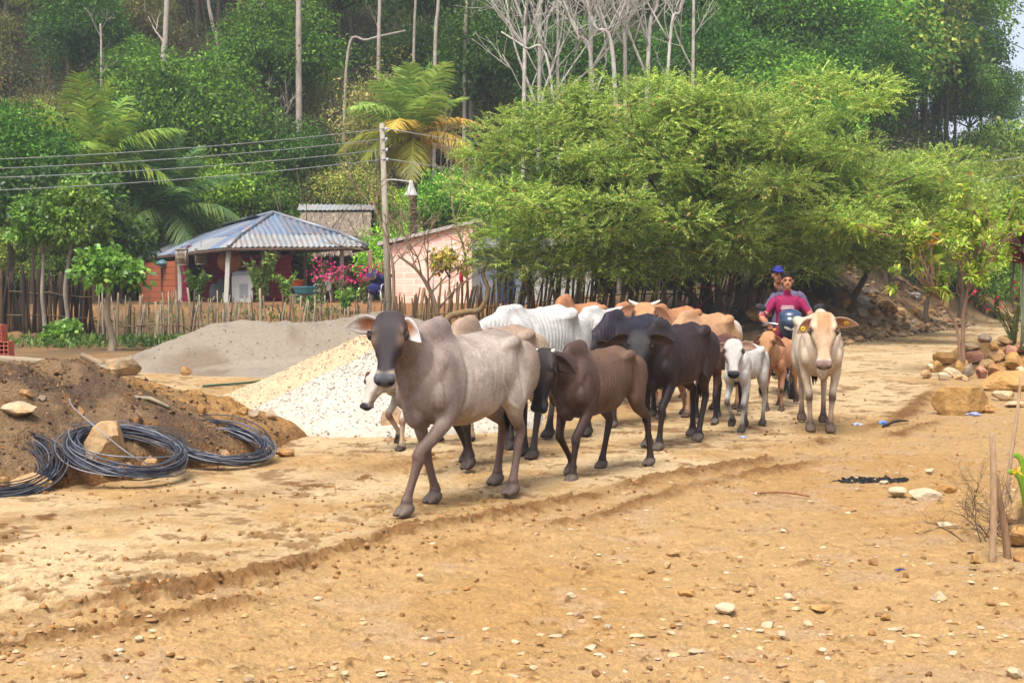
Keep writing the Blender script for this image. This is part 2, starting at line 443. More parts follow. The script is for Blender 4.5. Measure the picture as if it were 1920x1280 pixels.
M_STONE = mat('limestone', var=.28, scale=9, detail=6, rough=.92, bump=.6, bscale=22, bdist=.03, spec=.15, tint=lin(176, 132, 80), tscale=5, tfac=.45)
def rock(name, label, cat, pos, size, rng, col, rz=None, sink=.25, group=None, tilt=0, n=18, planes=10):
    V, F = rock_mesh(rng, size, planes, n)
    if tilt: V = V @ np.array(Matrix.Rotation(tilt, 3, 'Y')).T
    V[:, 2] += size[2] * (.5 - sink)
    b = MB(); b.add(V, F, np.asarray(col) * rng.uniform(.9, 1.08))
    o = b.build(name, M_STONE, loc=pos, smooth=False)
    o.rotation_euler = (0, 0, rng.uniform(0, 6.28) if rz is None else rz)
    return tag(o, label, cat, group)

def heap(name, label, cat, c, rx, ry, h, prof, material, colf, rz=0, seed=0, lobes=None, amp=.1, freq=1.2, nr=110, na=220, fine=.01, ffreq=14, extra=None, sink=.05, pw=1.15):
    """a poured heap: height field over a disc, its edge sunk in the ground"""
    r = np.linspace(0, 1, nr)[:, None] ** .8; a = (np.arange(na) * 2 * np.pi / na)[None]
    wob = 1 + .16 * (fbm(np.cos(a) * 1.5 + 5, np.sin(a) * 1.5 + seed, seed, 3) - .5) * 2
    X = (r * np.cos(a) * rx * wob).ravel(); Y = (r * np.sin(a) * ry * wob).ravel(); q = np.broadcast_to(r, (nr, na)).ravel()
    Z = h * prof(X / rx, Y / ry, q)
    Z = Z + (fbm(X * freq, Y * freq, seed + 3, 4) - .5) * 2 * amp * sstep(1, .8, q) * (.3 + Z / h)
    Z = Z + (fbm(X * ffreq, Y * ffreq, seed + 9, 3) - .5) * 2 * fine * sstep(1, .93, q)
    cx, cy = c; ca, sa = math.cos(rz), math.sin(rz)
    wx, wy = cx + X * ca - Y * sa, cy + X * sa + Y * ca
    g = terrain(wx, wy)
    V = np.column_stack([wx, wy, g + Z + .03 - (sink + .12) * sstep(.90, 1.0, q)])
    i = np.arange(nr - 1)[:, None] * na; j = np.arange(na)[None]; j2 = (j + 1) % na
    F = np.stack([i + j, i + na + j, i + na + j2, i + j2], -1).reshape(-1, 4)
    b = MB(); b.add(V - np.array([cx, cy, 0]), F, colf(X, Y, Z, q))
    if extra is not None: extra(b, V - np.array([cx, cy, 0]), q)
    o = b.build(name, [material, material], loc=(cx, cy, 0))
    for p_ in o.data.polygons:
        if p_.material_index == 1: p_.use_smooth = False
    return tag(o, label, cat)
# ============================================================ HEAPS, STONES AND WIRE ON THE LEFT
rngH = random.Random(7)
def pebbles_on(n, size, cols, seed, top=.97):
    def f(b, V, q):
        rng = np.random.default_rng(seed)
        ok = np.where((q < top) & (V[:, 1] < 1.2))[0]
        ids = rng.choice(ok, n)
        P = V[ids] + rng.normal(0, .02, (n, 3)) * [1, 1, .0] - [0, 0, .009]
        base = np.array([[1, 0, 0], [-1, 0, 0], [0, 1, 0], [0, -1, 0], [0, 0, 1], [0, 0, -1]], float)
        tri = np.array([[0, 2, 4], [2, 1, 4], [1, 3, 4], [3, 0, 4], [2, 0, 5], [1, 2, 5], [3, 1, 5], [0, 3, 5]])
        s = rng.uniform(size * .5, size * 1.3, (n, 1, 3)) * [1, 1, .8]
        W = base[None] * s * rng.uniform(.7, 1.25, (n, 6, 1))
        a = rng.uniform(0, 6.28, n); ca, sa = np.cos(a)[:, None], np.sin(a)[:, None]
        W = np.stack([W[..., 0] * ca - W[..., 1] * sa, W[..., 0] * sa + W[..., 1] * ca, W[..., 2]], -1) + P[:, None]
        F = (tri[None] + (np.arange(n) * 6)[:, None, None]).reshape(-1, 3)
        c = np.array(cols)[rng.integers(0, len(cols), n)] * rng.uniform(.75, 1.15, (n, 1))
        b.add(W.reshape(-1, 3), F, np.repeat(c, 6, 0), mi=1)
    return f
def prof_mound(u, v, q):
    return np.maximum(0, 1 - q ** 1.7) ** .95 * (1 - .34 * sstep(.0, .9, u)) * (1 - .10 * np.exp(-((u - .30) / .13) ** 2))
def col_mound(X, Y, Z, q):
    n = fbm(X * 2.2, Y * 2.2, 71, 4); n2 = fbm(X * 9, Y * 9, 72, 3)
    C = np.tile(lin(142, 116, 88), (len(X), 1))
    C = mixc(C, lin(106, 86, 70), sstep(.42, .62, n))
    gold = sstep(.5, 1.3, X + (n - .5) * 2.2) * sstep(-1.5, -.1, Y + 0.55 + (n2 - .5) * 1.6)
    C = mixc(C, lin(196, 150, 92), gold * .9)
    C = mixc(C, lin(160, 114, 66), sstep(.62, .75, n2) * .5)
    C = mixc(C, lin(176, 126, 72), sstep(.86, .99, q) * .7)
    return C
M_EARTH = mat('dug_earth', var=.35, scale=16, detail=7, rough=.97, bump=.9, bscale=34, bdist=.04, spec=.1)
heap('earth_mound', 'long mound of dark dug earth with a golden end behind the wire coils', 'earth mound', (-4.62, 13.25), 3.7, 2.05, .90, prof_mound, M_EARTH, col_mound, rz=R(58), seed=4, amp=.11, freq=1.9, fine=.06, ffreq=6, nr=160, na=320, extra=pebbles_on(4200, .022, [lin(122, 96, 72), lin(96, 76, 60), lin(150, 116, 78), lin(84, 66, 54), lin(176, 138, 94)], 9, top=1.0))

def prof_sand(u, v, q):
    return (np.exp(-(((u + .42) / .33) ** 2 + (v / .50) ** 2)) * .76 + np.exp(-(((u - .25) / .46) ** 2 + (v / .50) ** 2)) * .98) * sstep(1, .72, q)
heap('sand_pile', 'wide pile of grey sand in front of the stick fence', 'sand pile', (-3.35, 26.6), 4.6, 3.0, .96, prof_sand,
     mat('grey_sand', var=.16, scale=12, detail=6, rough=.97, bump=.35, bscale=60, bdist=.01, spec=.1),
     lambda X, Y, Z, q: mixc(mixc(np.tile(lin(164, 152, 136), (len(X), 1)), lin(138, 120, 102), sstep(.46, .66, fbm(X * 1.3 + Y * .4, Y * .5, 77, 4)) * .8), lin(176, 163, 146), sstep(.5, .7, fbm(X * .5, Y * 2.2, 79, 3)) * .6),
     seed=8, amp=.13, freq=1.2, fine=.030, ffreq=6, nr=140, na=260, extra=pebbles_on(1500, .022, [lin(164, 151, 134), lin(154, 141, 124), lin(176, 166, 150)], 10, top=1.0))

M_GRAV = mat('crushed_gravel', var=.12, scale=60, detail=4, rough=.95, bump=.35, bscale=48, bdist=.012, spec=.12)
cone = lambda k: (lambda u, v, q: np.maximum(0, np.sqrt((1 - q) ** 2 * 1.0 + .012) - .11) * k)
beige = [lin(230, 204, 170), lin(220, 186, 150), lin(240, 220, 192), lin(216, 184, 148), lin(238, 226, 206)]
white = [lin(230, 222, 208), lin(222, 213, 199), lin(240, 234, 224), lin(212, 202, 188), lin(228, 210, 186)]
heap('gravel_pile', 'beige gravel pile behind the white one', 'gravel pile', (-1.80, 18.8), 2.5, 1.9, 1.10, cone(1.05), M_GRAV, lambda X, Y, Z, q: np.tile(lin(222, 194, 158), (len(X), 1)) * (.8 + .4 * fbm(X * 20, Y * 20, 5, 2))[:, None],
     seed=12, amp=.05, fine=.02, ffreq=16, extra=pebbles_on(9000, .017, beige, 1))
heap('gravel_pile', 'white gravel pile beside the lead cow', 'gravel pile', (-1.42, 17.0), 2.0, 2.1, 1.0, cone(1.05), M_GRAV, lambda X, Y, Z, q: np.tile(lin(220, 210, 194), (len(X), 1)) * (.8 + .4 * fbm(X * 20, Y * 20, 6, 2))[:, None],
     seed=15, amp=.05, fine=.02, ffreq=16, extra=pebbles_on(15000, .016, white, 2))

SAND_C, WARM, PALE, GREYS = lin(206, 172, 128), lin(196, 152, 104), lin(222, 200, 168), lin(176, 160, 144)
# stones lying on or beside the mound (photo pixel, width in pixels, flatness)
for px, py, w, hgt, col, lab in [
    (42, 768, 82, .42, PALE, 'pale slab of stone high on the left of the earth mound'),
    (80, 748, 20, .7, GREYS, 'small grey stone above the pale slab on the earth mound'),
    (205, 838, 96, .95, SAND_C, 'jagged sandy boulder standing inside the middle wire coil'),
    (232, 876, 36, .65, SAND_C, 'angular stone in the lower half of the middle wire coil'),
    (282, 868, 42, .6, SAND_C, 'stone at the right inside the middle wire coil'),
    (168, 858, 24, .7, GREYS, 'small grey stone left of the jagged boulder'),
    (200, 882, 36, .45, lin(180, 160, 130), 'flat mossy stone below the jagged boulder'),
    (60, 905, 96, .42, SAND_C, 'long low stone inside the left wire coil'),
    (8, 905, 30, .8, WARM, 'stone at the photo edge beside the long low stone'),
    (255, 785, 36, .75, lin(130, 104, 84), 'dull brown stone above the middle wire coil'),
    (283, 815, 18, .9, WARM, 'little tan stone between two wire coils'),
    (420, 852, 26, .9, SAND_C, 'rounded stone inside the right wire coil'),
    (455, 858, 32, .6, lin(200, 180, 152), 'pale flat stone at the right inside the right wire coil'),
    (498, 842, 38, .6, SAND_C, 'pale stone beyond the right wire coil'),
    (532, 848, 42, .55, WARM, 'brown stone at the tip of the earth mound'),
    (378, 768, 20, 1.0, lin(200, 150, 96), 'upright tan stone on the golden end of the earth mound'),
    (478, 776, 26, .7, GREYS, 'grey stone left of its taller neighbour at the gravel'),
    (506, 778, 28, .85, PALE, 'pale grey stone leaning at the edge of the gravel'),
    (456, 770, 22, .8, lin(206, 160, 104), 'tan stone on the golden slope near the gravel'),
    (350, 696, 24, .8, WARM, 'stone on the crest of the golden earth'),
    (152, 772, 15, 1.3, WARM, 'small pointed stone above the middle coil'),
    (50, 738, 30, .7, WARM, 'brown clod near the crest of the earth mound')]:
    p, n = pick(px, py + w * hgt * .3)
    m = w / F_PX * p.y
    rock('rock', lab, 'rock', p, (m, m * .8, m * hgt * 1.1), rngH, col, rz=rngH.uniform(-.3, .3), sink=.22, n=18)
p, n = pick(735, 790)
b = MB(); V, F = rock_mesh(random.Random(3), (.26, .2, .36), 8, 14); b.add(V, F, lin(206, 176, 150))
tag(b.build('rock', M_STONE, loc=p, smooth=False), 'broken pinkish stone stuck in the white gravel', 'rock')
p = gp(232, 704); rock('rock', 'big squared boulder under the leafy sapling by the fence', 'rock', p, (.82, .5, .46), random.Random(5), lin(178, 156, 124), rz=.1, sink=.15, planes=14)

# wire coils lying on the slope
M_WIRE = mat('steel_wire', var=.35, scale=5, detail=3, rough=.5, bump=0, spec=.45, metal=.5)
def wire_coil(label, c, Rm, nrm, seed, loops=40, wob=1.0, tail=None):
    rng = random.Random(seed)
    N = Vector(nrm).normalized(); q = N.to_track_quat('Z', 'X').to_matrix()
    b = MB(); t = np.linspace(0, 2 * np.pi, 73)
    for k in range(loops):
        u = k / loops
        r = Rm + rng.gauss(0, .036); h = abs(rng.gauss(0, .042)) + .01
        ex, ey = rng.gauss(0, .014) * wob, rng.gauss(0, .014) * wob; ph = rng.uniform(0, 6.28); e2 = rng.uniform(.005, .022) * wob
        loose = rng.random() < .16 * wob
        rr = r + e2 * np.cos(2 * t + ph) + (.03 * np.sin(t + ph) if loose else 0)
        zz = h + .018 * np.sin(t + ph) + .012 * np.sin(3 * t + ph * 2) + (.05 * np.maximum(0, np.sin(t + ph * 3)) if loose else 0)
        P = np.column_stack([rr * np.cos(t) + ex, rr * np.sin(t) + ey, zz]) @ np.array(q).T
        s = rng.choice([lin(112, 118, 136), lin(84, 88, 104), lin(150, 156, 168), lin(70, 70, 84), lin(104, 92, 88)])
        b.tube(P, .0052, n=5, col=s, cap=False)
    for a in (0.4, 2.6, 4.6):
        m_ = np.array([Rm * math.cos(a), Rm * math.sin(a), .05]); e = np.linspace(0, 6.28, 15); rad = np.array([math.cos(a), math.sin(a), 0])
        P = np.array([m_ + rad * math.cos(x) * .085 + np.array([0, 0, 1]) * math.sin(x) * .075 for x in e]) @ np.array(q).T
        b.tube(P, .004, n=4, col=lin(120, 90, 76), cap=False)
    if tail is not None:
        b.tube(catmull(np.array(tail), 8), .0055, n=5, col=lin(168, 172, 178))
    o = b.build('wire_coil', M_WIRE, loc=c)
    return tag(o, label, 'wire coil', 'coils of steel wire along the earth mound')
NRM = (.23, -.22, .95)
p, n = pick(212, 842); c2 = p + Vector((0, -.02, .0))
wire_coil('middle coil of blue-grey wire with a stray end sticking up', c2 + Vector((.09, .03, -.05)), .445, NRM, 1, tail=[(.33, .05, -.14), (.1, -.1, .0), (-.2, -.05, .22), (-.42, 0, .40), (-.46, .02, .47)])
p, n = pick(400, 833)
wire_coil('rightmost coil of blue-grey wire below the golden earth', p + Vector((.05, .02, -.03)), .41, (.20, -.22, .95), 2)
p, n = pick(8, 868)
wire_coil('leftmost loose coil of wire cut by the edge of the picture', p + Vector((-.16, .0, -.03)), .52, (.22, -.34, .92), 3, loops=46, wob=1.8)

# log, wood offcuts and bricks behind the mound
b = MB(); p0, p1 = at(-40, 672, 16.5), at(145, 687, 16.2)
b.tube([p0, p0.lerp(p1, .5) + Vector((0, 0, .015)), p1], [.05, .048, .042], n=12, k=4, col=lin(178, 160, 136))
tag(b.build('log', mat('grey_wood', var=.3, scale=6, stretch=(1, 8, 8), bump=.4)), 'straight grey log lying along the crest of the earth mound', 'log')
M_WOOD = mat('old_wood', var=.35, scale=9, stretch=(1, 1, .25), rough=.9, bump=.4, bscale=30)
p, n = pick(282, 755); b = MB(); b.tube([(-.16, 0, .05), (0, 0, .04), (.17, -.02, -.035)], [.022, .02, .016], n=7, col=lin(176, 160, 138)); tag(b.build('wood_offcut', M_WOOD, loc=p), 'short piece of pale broken wood on the earth mound', 'wood offcut')
M_BRICK = mat('fired_clay', var=.18, scale=12, rough=.9, bump=.3, bscale=50)
def clay_block(label, c, dx, nx, ny):
    w, h, d, t = dx, dx * ny / nx, .20, .010
    b = MB(); col = lin(206, 112, 90)
    for i in range(nx + 1): b.box((-w / 2 + w * i / nx, 0, h / 2), (t, d, h), col=col)
    for j in range(ny + 1):
        for i in range(nx): b.box((-w / 2 + w * (i + .5) / nx, 0, h * j / ny + (t / 2 if j == 0 else -t / 2 if j == ny else 0)), (w / nx - t, d - .004, t), col=col)
    b.box((0, d / 2 - .02, h / 2), (w - t, .01, h - t * 2), col=lin(80, 40, 34))
    tag(b.build('clay_block', M_BRICK, loc=c, smooth=False), label, 'clay block', 'hollow clay blocks stacked by the log')
q0 = at(8, 668, 16.9); z0_ = q0.z - .02
for i, (lx, lz, lab) in enumerate([(-.02, 0, 'lower hollow clay block of the stack at the left edge'), (-.10, .20, 'upper hollow clay block of the stack at the left edge')]):
    clay_block(lab, (q0.x + lx, q0.y, z0_ + lz), .20, 4, 4)
# green hose in front of the sand
b = MB(); P = [gp(x, y) + Vector((0, 0, .02)) for x, y in ((380, 726), (470, 719), (540, 709), (600, 701), (660, 697))]
b.tube(P, .018, n=6, k=5, col=lin(70, 112, 84)); tag(b.build('hose', mat('hose_rubber', var=.1, rough=.6, bump=0)), 'green hose lying at the foot of the grey sand', 'hose')
# ============================================================ CATTLE
M_HIDE = mat('hide', var=.26, scale=11, detail=7, rough=.62, bump=.35, bscale=80, bdist=.004, spec=.24, stretch=(1, 1.6, .8), fine=.20, fscale=70, fstretch=(.5, 1.4, 1.6))
M_EYE = mat('wet_eye', (.012, .008, .006), attr=False, var=0, rough=.12, bump=0, spec=.6)
M_HORN = mat('horn', (.55, .5, .4), attr=False, var=.25, scale=20, rough=.5)

def trunk_rings(st, n=28):
    st = np.asarray(st, float)
    D = catmull(st, 5)
    t = np.arange(n) * 2 * np.pi / n
    V = []
    for x, zt, zb, hw, zw in D:
        zc = zb + (zt - zb) * zw
        c, s = np.cos(t), np.sin(t)
        up = c > 0
        pu, pl = 1.85, 2.25
        z = np.where(up, zc + (zt - zc) * np.abs(c) ** (2 / pu), zc - (zc - zb) * np.abs(c) ** (2 / pl))
        y = hw * np.sign(s) * np.abs(s) ** np.where(up, 2 / pu, 2 / pl)
        V.append(np.stack([np.full(n, x), y, z], -1))
    m = len(V); V = np.concatenate(V)
    i = np.arange(m - 1)[:, None] * n; j = np.arange(n)[None]; j2 = (j + 1) % n
    F = np.stack([i + j, i + j2, i + n + j2, i + n + j], -1).reshape(-1, 4)
    q = len(V); a = np.arange(n); an = (a + 1) % n
    V = np.concatenate([V, [V[:n].mean(0)], [V[-n:].mean(0)]])
    return V, [F, np.concatenate([np.stack([np.full(n, q), an, a], -1), np.stack([np.full(n, q + 1), (m - 1) * n + a, (m - 1) * n + an], -1)])]

def rot_axes(x, zref):
    x = np.asarray(x, float); x = x / np.linalg.norm(x)
    y = np.cross(zref, x); y /= np.linalg.norm(y); z = np.cross(x, y)
    return np.array([x, y, z])                      # rows: axis, side, normal

HEAD = np.array([  # u, half width, above the axis, below the axis
    [-.05, .045, .035, .07], [-.02, .078, .058, .10], [.04, .104, .076, .125], [.10, .116, .082, .148], [.16, .120, .078, .158],
    [.22, .098, .068, .150], [.29, .070, .058, .122], [.355, .058, .050, .100], [.41, .060, .045, .088], [.455, .072, .043, .084],
    [.49, .074, .034, .074], [.515, .052, .012, .05]])

def head_shape(mb, po, A, k, muzzle=1.0):
    D = catmull(HEAD, 3); n = 20; t = np.arange(n) * 2 * np.pi / n
    V = []
    for u, hw, a, b in D:
        w = 1 + (muzzle - 1) * float(sstep(.3, .45, u))
        c, s = np.cos(t), np.sin(t); up = c > 0
        p = 2.9
        y = hw * w * np.sign(s) * np.abs(s) ** (2 / p) * np.where(up, 1, 1 - .35 * np.abs(c) * float(sstep(.0, .2, u)))
        z = np.where(up, a * np.abs(c) ** (2 / p), -b * np.abs(c) ** (2 / 2.1))
        V.append(np.stack([np.full(n, u), y * (1.15 - .08 * float(sstep(.2, .4, u))), z], -1))
    m = len(V); V = np.concatenate(V); q = len(V)
    i = np.arange(m - 1)[:, None] * n; j = np.arange(n)[None]; j2 = (j + 1) % n; a = np.arange(n); an = (a + 1) % n
    F = np.stack([i + j, i + j2, i + n + j2, i + n + j], -1).reshape(-1, 4)
    V = np.concatenate([V, [V[:n].mean(0)], [V[-n:].mean(0)]]) * k
    T = np.concatenate([np.stack([np.full(n, q), an, a], -1), np.stack([np.full(n, q + 1), (m - 1) * n + a, (m - 1) * n + an], -1)])
    mb.add(po + V @ A, [F, T])
    hp = lambda u, s, nn: po + (np.array([u, s, nn]) * k) @ A
    for sg in (-1, 1):
        mb.ball(hp(.130, sg * .098, .066), np.array([.040, .026, .024]) * k, rot=A.T)      # brow
        mb.ball(hp(.215, sg * .082, -.05), np.array([.075, .022, .045]) * k, rot=A.T)      # cheek
        mb.ball(hp(.480, sg * .046, .016), np.array([.032, .028, .032]) * k, rot=A.T)        # nostril wing
    mb.ball(hp(.43, 0, -.075), np.array([.055, .05, .03]) * k, rot=A.T)                    # lower lip
    return hp

def ear_mesh(mb, root, d, face, L, W, cin, cout, rim=None, cup=.35):
    """leaf shaped cupped ear from root along d, the hollow side facing `face`"""
    d = np.asarray(d, float); d /= np.linalg.norm(d)
    f = np.asarray(face, float); f = f - d * (f @ d); f /= np.linalg.norm(f); s = np.cross(d, f)
    nu, nv = 12, 9
    prof = np.array([.34, .62, .86, .98, 1.0, .97, .89, .77, .62, .43, .22, .03])
    V, C = [], []
    for side in (0, 1):
        for i in range(nu):
            u = i / (nu - 1)
            for j in range(nv):
                v = j / (nv - 1) * 2 - 1
                w = prof[i] * W / 2
                cp = cup * (1 - .45 * u)
                p = root + d * (u * L) + s * (v * w) + f * (cp * w * (v * v) - .02 * math.sin(3 * u) * L) + np.array([0, 0, -.25 * u * u * L * .35])
                edge = max(0, 1 - abs(v)) * max(0, 1 - u)
                th = .004 + .010 * min(1, 3 * edge)
                V.append(p + f * (th if side == 0 else -th))
                if side == 0:
                    m = float(sstep(.42, .85, max(abs(v), u * 1.04)))
                    c = np.asarray(cin) * (1 - m) + np.asarray(rim if rim is not None else cin) * m
                else: c = np.asarray(cout)
                C.append(c)
    n = nu * nv; F = []
    for i in range(nu - 1):
        for j in range(nv - 1):
            a = i * nv + j
            F.append([a, a + 1, a + nv + 1, a + nv]); F.append([n + a, n + a + nv, n + a + nv + 1, n + a + 1])
    for i in range(nu - 1):
        for j in (0, nv - 1):
            a = i * nv + j; b = a + nv
            F.append([a, b, n + b, n + a] if j == 0 else [b, a, n + a, n + b])
    for j in range(nv - 1):
        a = (nu - 1) * nv + j; F.append([a, a + 1, n + a + 1, n + a])
    mb.add(V, np.array(F), np.array(C))

def relax(V, Q, w, it):
    E = np.concatenate([Q[:, [0, 1]], Q[:, [1, 2]], Q[:, [2, 3]], Q[:, [3, 0]]]); E = np.concatenate([E, E[:, ::-1]])
    n = len(V); deg = np.bincount(E[:, 0], minlength=n)[:, None]
    for _ in range(it):
        S = np.stack([np.bincount(E[:, 0], weights=V[E[:, 1], k], minlength=n) for k in range(3)], 1) / deg
        V = V + (S - V) * (w * .55)[:, None]
    return V

def vnormals(V, Q):
    n = np.cross(V[Q[:, 2]] - V[Q[:, 0]], V[Q[:, 3]] - V[Q[:, 1]])
    N = np.stack([np.bincount(Q.ravel(), weights=np.repeat(n[:, k], 4), minlength=len(V)) for k in range(3)], 1)
    return N / (np.linalg.norm(N, axis=1)[:, None] + 1e-12)

def cattle(name, label, group, xy, rz, s, legs, head, coat, z0=0.0, hump=1.0, depth=1.0, thick=1.0, ribs=.6, dewlap=1.0, hk=1.0, voxel=.0125,
           ears=None, ear_len=.25, horns=None, tags=None, tail_side=.03, leg_t=1.0, hip=1.0, belly_low=0.0, naked=None):
    """legs: fl fr hl hr -> (foot forward offset, lift, bend).  head: poll x, z, side offset, yaw (left +), pitch down, roll in degrees"""
    mb = MB()
    dz = lambda z: 1.27 - (1.27 - z) * depth             # pulls the underline up for calves
    st = [(-.75, 1.10, dz(.98), .055, .5), (-.70, 1.185, dz(.90), .115, .5), (-.60, 1.245, dz(.82), .170, .55), (-.46, 1.275, dz(.765), .205, .56),
          (-.32, 1.29, dz(.735 - belly_low * .4), .212, .56), (-.15, 1.265, dz(.68 - belly_low), .215, .50), (.02, 1.25, dz(.635 - belly_low), .235, .46), (.20, 1.25, dz(.61 - belly_low * .6), .242, .45),
          (.36, 1.275, dz(.605), .220, .45), (.50, 1.27, dz(.625), .190, .45), (.62, 1.20, dz(.67), .155, .45), (.71, 1.09, dz(.74), .105, .5), (.75, 1.0, dz(.82), .05, .5)]
    st = [(a, b, c, d * thick, e) for a, b, c, d, e in st]
    V, F = trunk_rings(st); mb.add(V, F)
    for sg in (-1, 1):
        t = thick
        mb.ball((-.345, sg * .170 * t, 1.19), (.12, .058 * hip, .085 * hip), n=14)            # hook bone
        mb.ball((-.70, sg * .085 * t, 1.10), (.055, .035, .05), n=12)                           # pin bone
        mb.ball((-.56, sg * .135 * t, .98), (.19, .10, .24), n=16)                              # thigh
        mb.ball((.47, sg * .130 * t, .95), (.13, .085, .25), n=16, rot=Matrix.Rotation(R(14), 3, 'Y'))   # shoulder blade
        mb.ball((.57, sg * .135 * t, .84), (.095, .075, .12), n=14)                             # point of shoulder
        mb.ball((.05, sg * .12 * t, dz(.80)), (.33, .12, .16), n=16)
    mb.tube([(-.72, 0, 1.18), (-.45, 0, 1.285), (-.2, 0, 1.272), (.1, 0, 1.255), (.35, 0, 1.28)], [.02, .026, .024, .022, .022], n=8, k=3)   # spine
    if hump:
        mb.ball((.43, 0, 1.25), (.23, .095, .17 * hump), n=20, rot=Matrix.Rotation(R(-10), 3, 'Y'))
        mb.ball((.37, 0, 1.28 + .05 * hump), (.13, .075, .12 * hump), n=16)
    # head frame
    hx, hz, hy, yaw, pit, roll = head
    po = np.array([hx, hy, hz])
    a = np.array([math.cos(R(pit)) * math.cos(R(yaw)), math.cos(R(pit)) * math.sin(R(yaw)), -math.sin(R(pit))])
    A = rot_axes(a, np.array([0, 0, 1.0]))
    if roll:
        A = np.array(Matrix.Rotation(R(roll), 3, Vector(a))) @ A.T; A = A.T
    hp = head_shape(mb, po, A, hk)
    # neck
    q = hp(.07, 0, -.055)
    b0 = np.array([.46, 0, 1.02]); b1 = np.array([.60, 0, 1.04])
    mid = (b1 + q) / 2 + np.array([.02, 0, .035])
    mb.add(*loft([b0, b1, b1 * .45 + mid * .55, mid * .5 + q * .5, q], np.array([.15, .135, .11, .092, .080 * hk]) * (0.5 + .5 * thick), [.25, .235, .185, .145, .105 * hk], n=18, k=3))
    # crest and dewlap
    if dewlap:
        th = hp(.20, 0, -.13)
        P0 = [th, th * .6 + np.array([.72, 0, .92]) * .4 - np.array([0, 0, .05]), np.array([.73, 0, .86]), np.array([.68, 0, dz(.72)]), np.array([.52, 0, dz(.64)])]
        mb.add(*loft(P0, np.array([.016, .022, .028, .032, .04]), np.array([.035, .06 * dewlap, .10 * dewlap, .115 * dewlap, .06]), n=14, k=4))
        mb.ball((.66, 0, dz(.70)), (.085, .06, .085 * dewlap), n=14)
    # legs
    segs = []
    L = leg_t * .93
    for i, (sg, front) in enumerate([(1, 1), (-1, 1), (1, 0), (-1, 0)]):
        fx, lift, bend = legs[i][:3]; fy = legs[i][3] if len(legs[i]) > 3 else 0.0
        if front:
            S = np.array([.47, sg * .145 * thick, .86]); Ft = np.array([.49 + fx, sg * (.125 + fy), lift])
            E = np.array([.44 + fx * .12, sg * .150 * thick, .70])
            K = np.array([E[0] * .46 + Ft[0] * .54 + .03 + bend, sg * (.135 + fy * .5), .395 + lift * .62])
            B = Ft + np.array([-.035 - .45 * lift, 0, .115])
            pts = [S + [0, 0, .08], S * .5 + E * .5, E, E * .55 + K * .45, K + [0, 0, .045], K, K + (B - K) * .2, K + (B - K) * .6, B + (K - B) * .12, B, (B + Ft) / 2 + [.01, 0, .0]]
            rx = np.array([.075, .072, .066, .050, .045, .046, .036, .030, .034, .041, .034]) * L
            ry = np.array([.12, .105, .088, .060, .052, .055, .044, .037, .042, .050, .042]) * L
            tk = .55
        else:
            H = np.array([-.52, sg * .125 * thick, 1.02]); Ft = np.array([-.58 + fx, sg * (.115 + fy), lift])
            T = np.array([-.43 + fx * .30, sg * .160 * thick, .76 + lift * .2])
            K = np.array([-.66 + fx * .62 + bend, sg * (.125 + fy * .5), .50 + lift * .55 - .0 * abs(fx)])
            B = Ft + np.array([-.04 - .45 * lift, 0, .125])
            pts = [H, H * .5 + T * .5 + [-.02, 0, 0], T + [-.03, 0, -.02], T * .5 + K * .5 + [.01, 0, 0], K + [.02, 0, .05], K, K + (B - K) * .18, K + (B - K) * .6, B + (K - B) * .1, B, (B + Ft) / 2 + [.01, 0, .0]]
            rx = np.array([.11, .105, .085, .056, .044, .041, .037, .031, .034, .041, .034]) * L
            ry = np.array([.20, .185, .145, .085, .060, .058, .047, .039, .043, .051, .042]) * L
            tk = .6
        mb.add(*loft(pts, rx, ry, n=14, k=3))
        segs.append(np.array([pts[2], K, B, Ft], float))
        # cloven hoof: two toes and dew claws
        tilt = min(1.2, lift * 5 + max(0, -fx) * .25 * (lift > .02))
        d = np.array([math.cos(tilt), 0, -math.sin(tilt)]); up = np.array([math.sin(tilt), 0, math.cos(tilt)])
        base = B + np.array([.0, 0, -.085]) * L if tilt < .3 else B + d * .02 - up * .07
        for q_ in (-1, 1):
            c0 = base + np.array([0, q_ * .030 * L, 0])
            mb.add(*loft([c0 + up * .035 - d * .025, c0 + up * .01 + d * .02, c0 - up * .0 + d * .06, c0 - up * .014 + d * .112], np.array([.029, .036, .034, .018]) * L, np.array([.038, .048, .036, .015]) * L, n=10, k=2))
            mb.ball(B + np.array([-.045 * L, q_ * .02 * L, -.015]), .014 * L, n=8)
    # tail
    ty = tail_side
    tp = [(-.70, 0, 1.20), (-.755, ty * .2, 1.17), (-.79, ty * .6, 1.02), (-.79, ty, .85), (-.775, ty * 1.2, .66)]
    mb.tube(tp, [.035, .03, .022, .017, .015], n=8, k=3)
    # union
    V, F = remesh(mb, voxel, 3 if voxel < .015 else 1, .5)
    hv = (V - po) @ A.T / hk
    isleg = sstep(dz(.70), dz(.60), V[:, 2]) * 1.0
    ishead = sstep(-.10, .0, hv[:, 0]) * (V[:, 0] > .6)
    wt = (1 - isleg) * (1 - ishead)
    V = relax(V, F[0], wt, int(34 * (.0125 / voxel) ** 1.6))
    NV = vnormals(V, F[0])
    nos = np.exp(-(((np.abs(hv[:, 1]) - .046) / .013) ** 2 + ((hv[:, 2] - .006) / .014) ** 2)) * (hv[:, 0] > .45) * (V[:, 0] > .6)
    V = V - NV * (.012 * hk * nos)[:, None]
    x_, y_, z_ = V.T
    win = sstep(-.27, -.17, x_) * sstep(.33, .22, x_ + (z_ - 1) * .2) * sstep(dz(.70), dz(.86), z_) * sstep(1.225, 1.14, z_) * wt
    V = V + NV * (ribs * .0062 * win * (.25 + 1.3 * fbm(x_ * 9, z_ * 5 + np.sign(y_), 7, 2)) * np.cos(2 * np.pi * (x_ + (z_ - 1.1) * .34) / .064))[:, None]
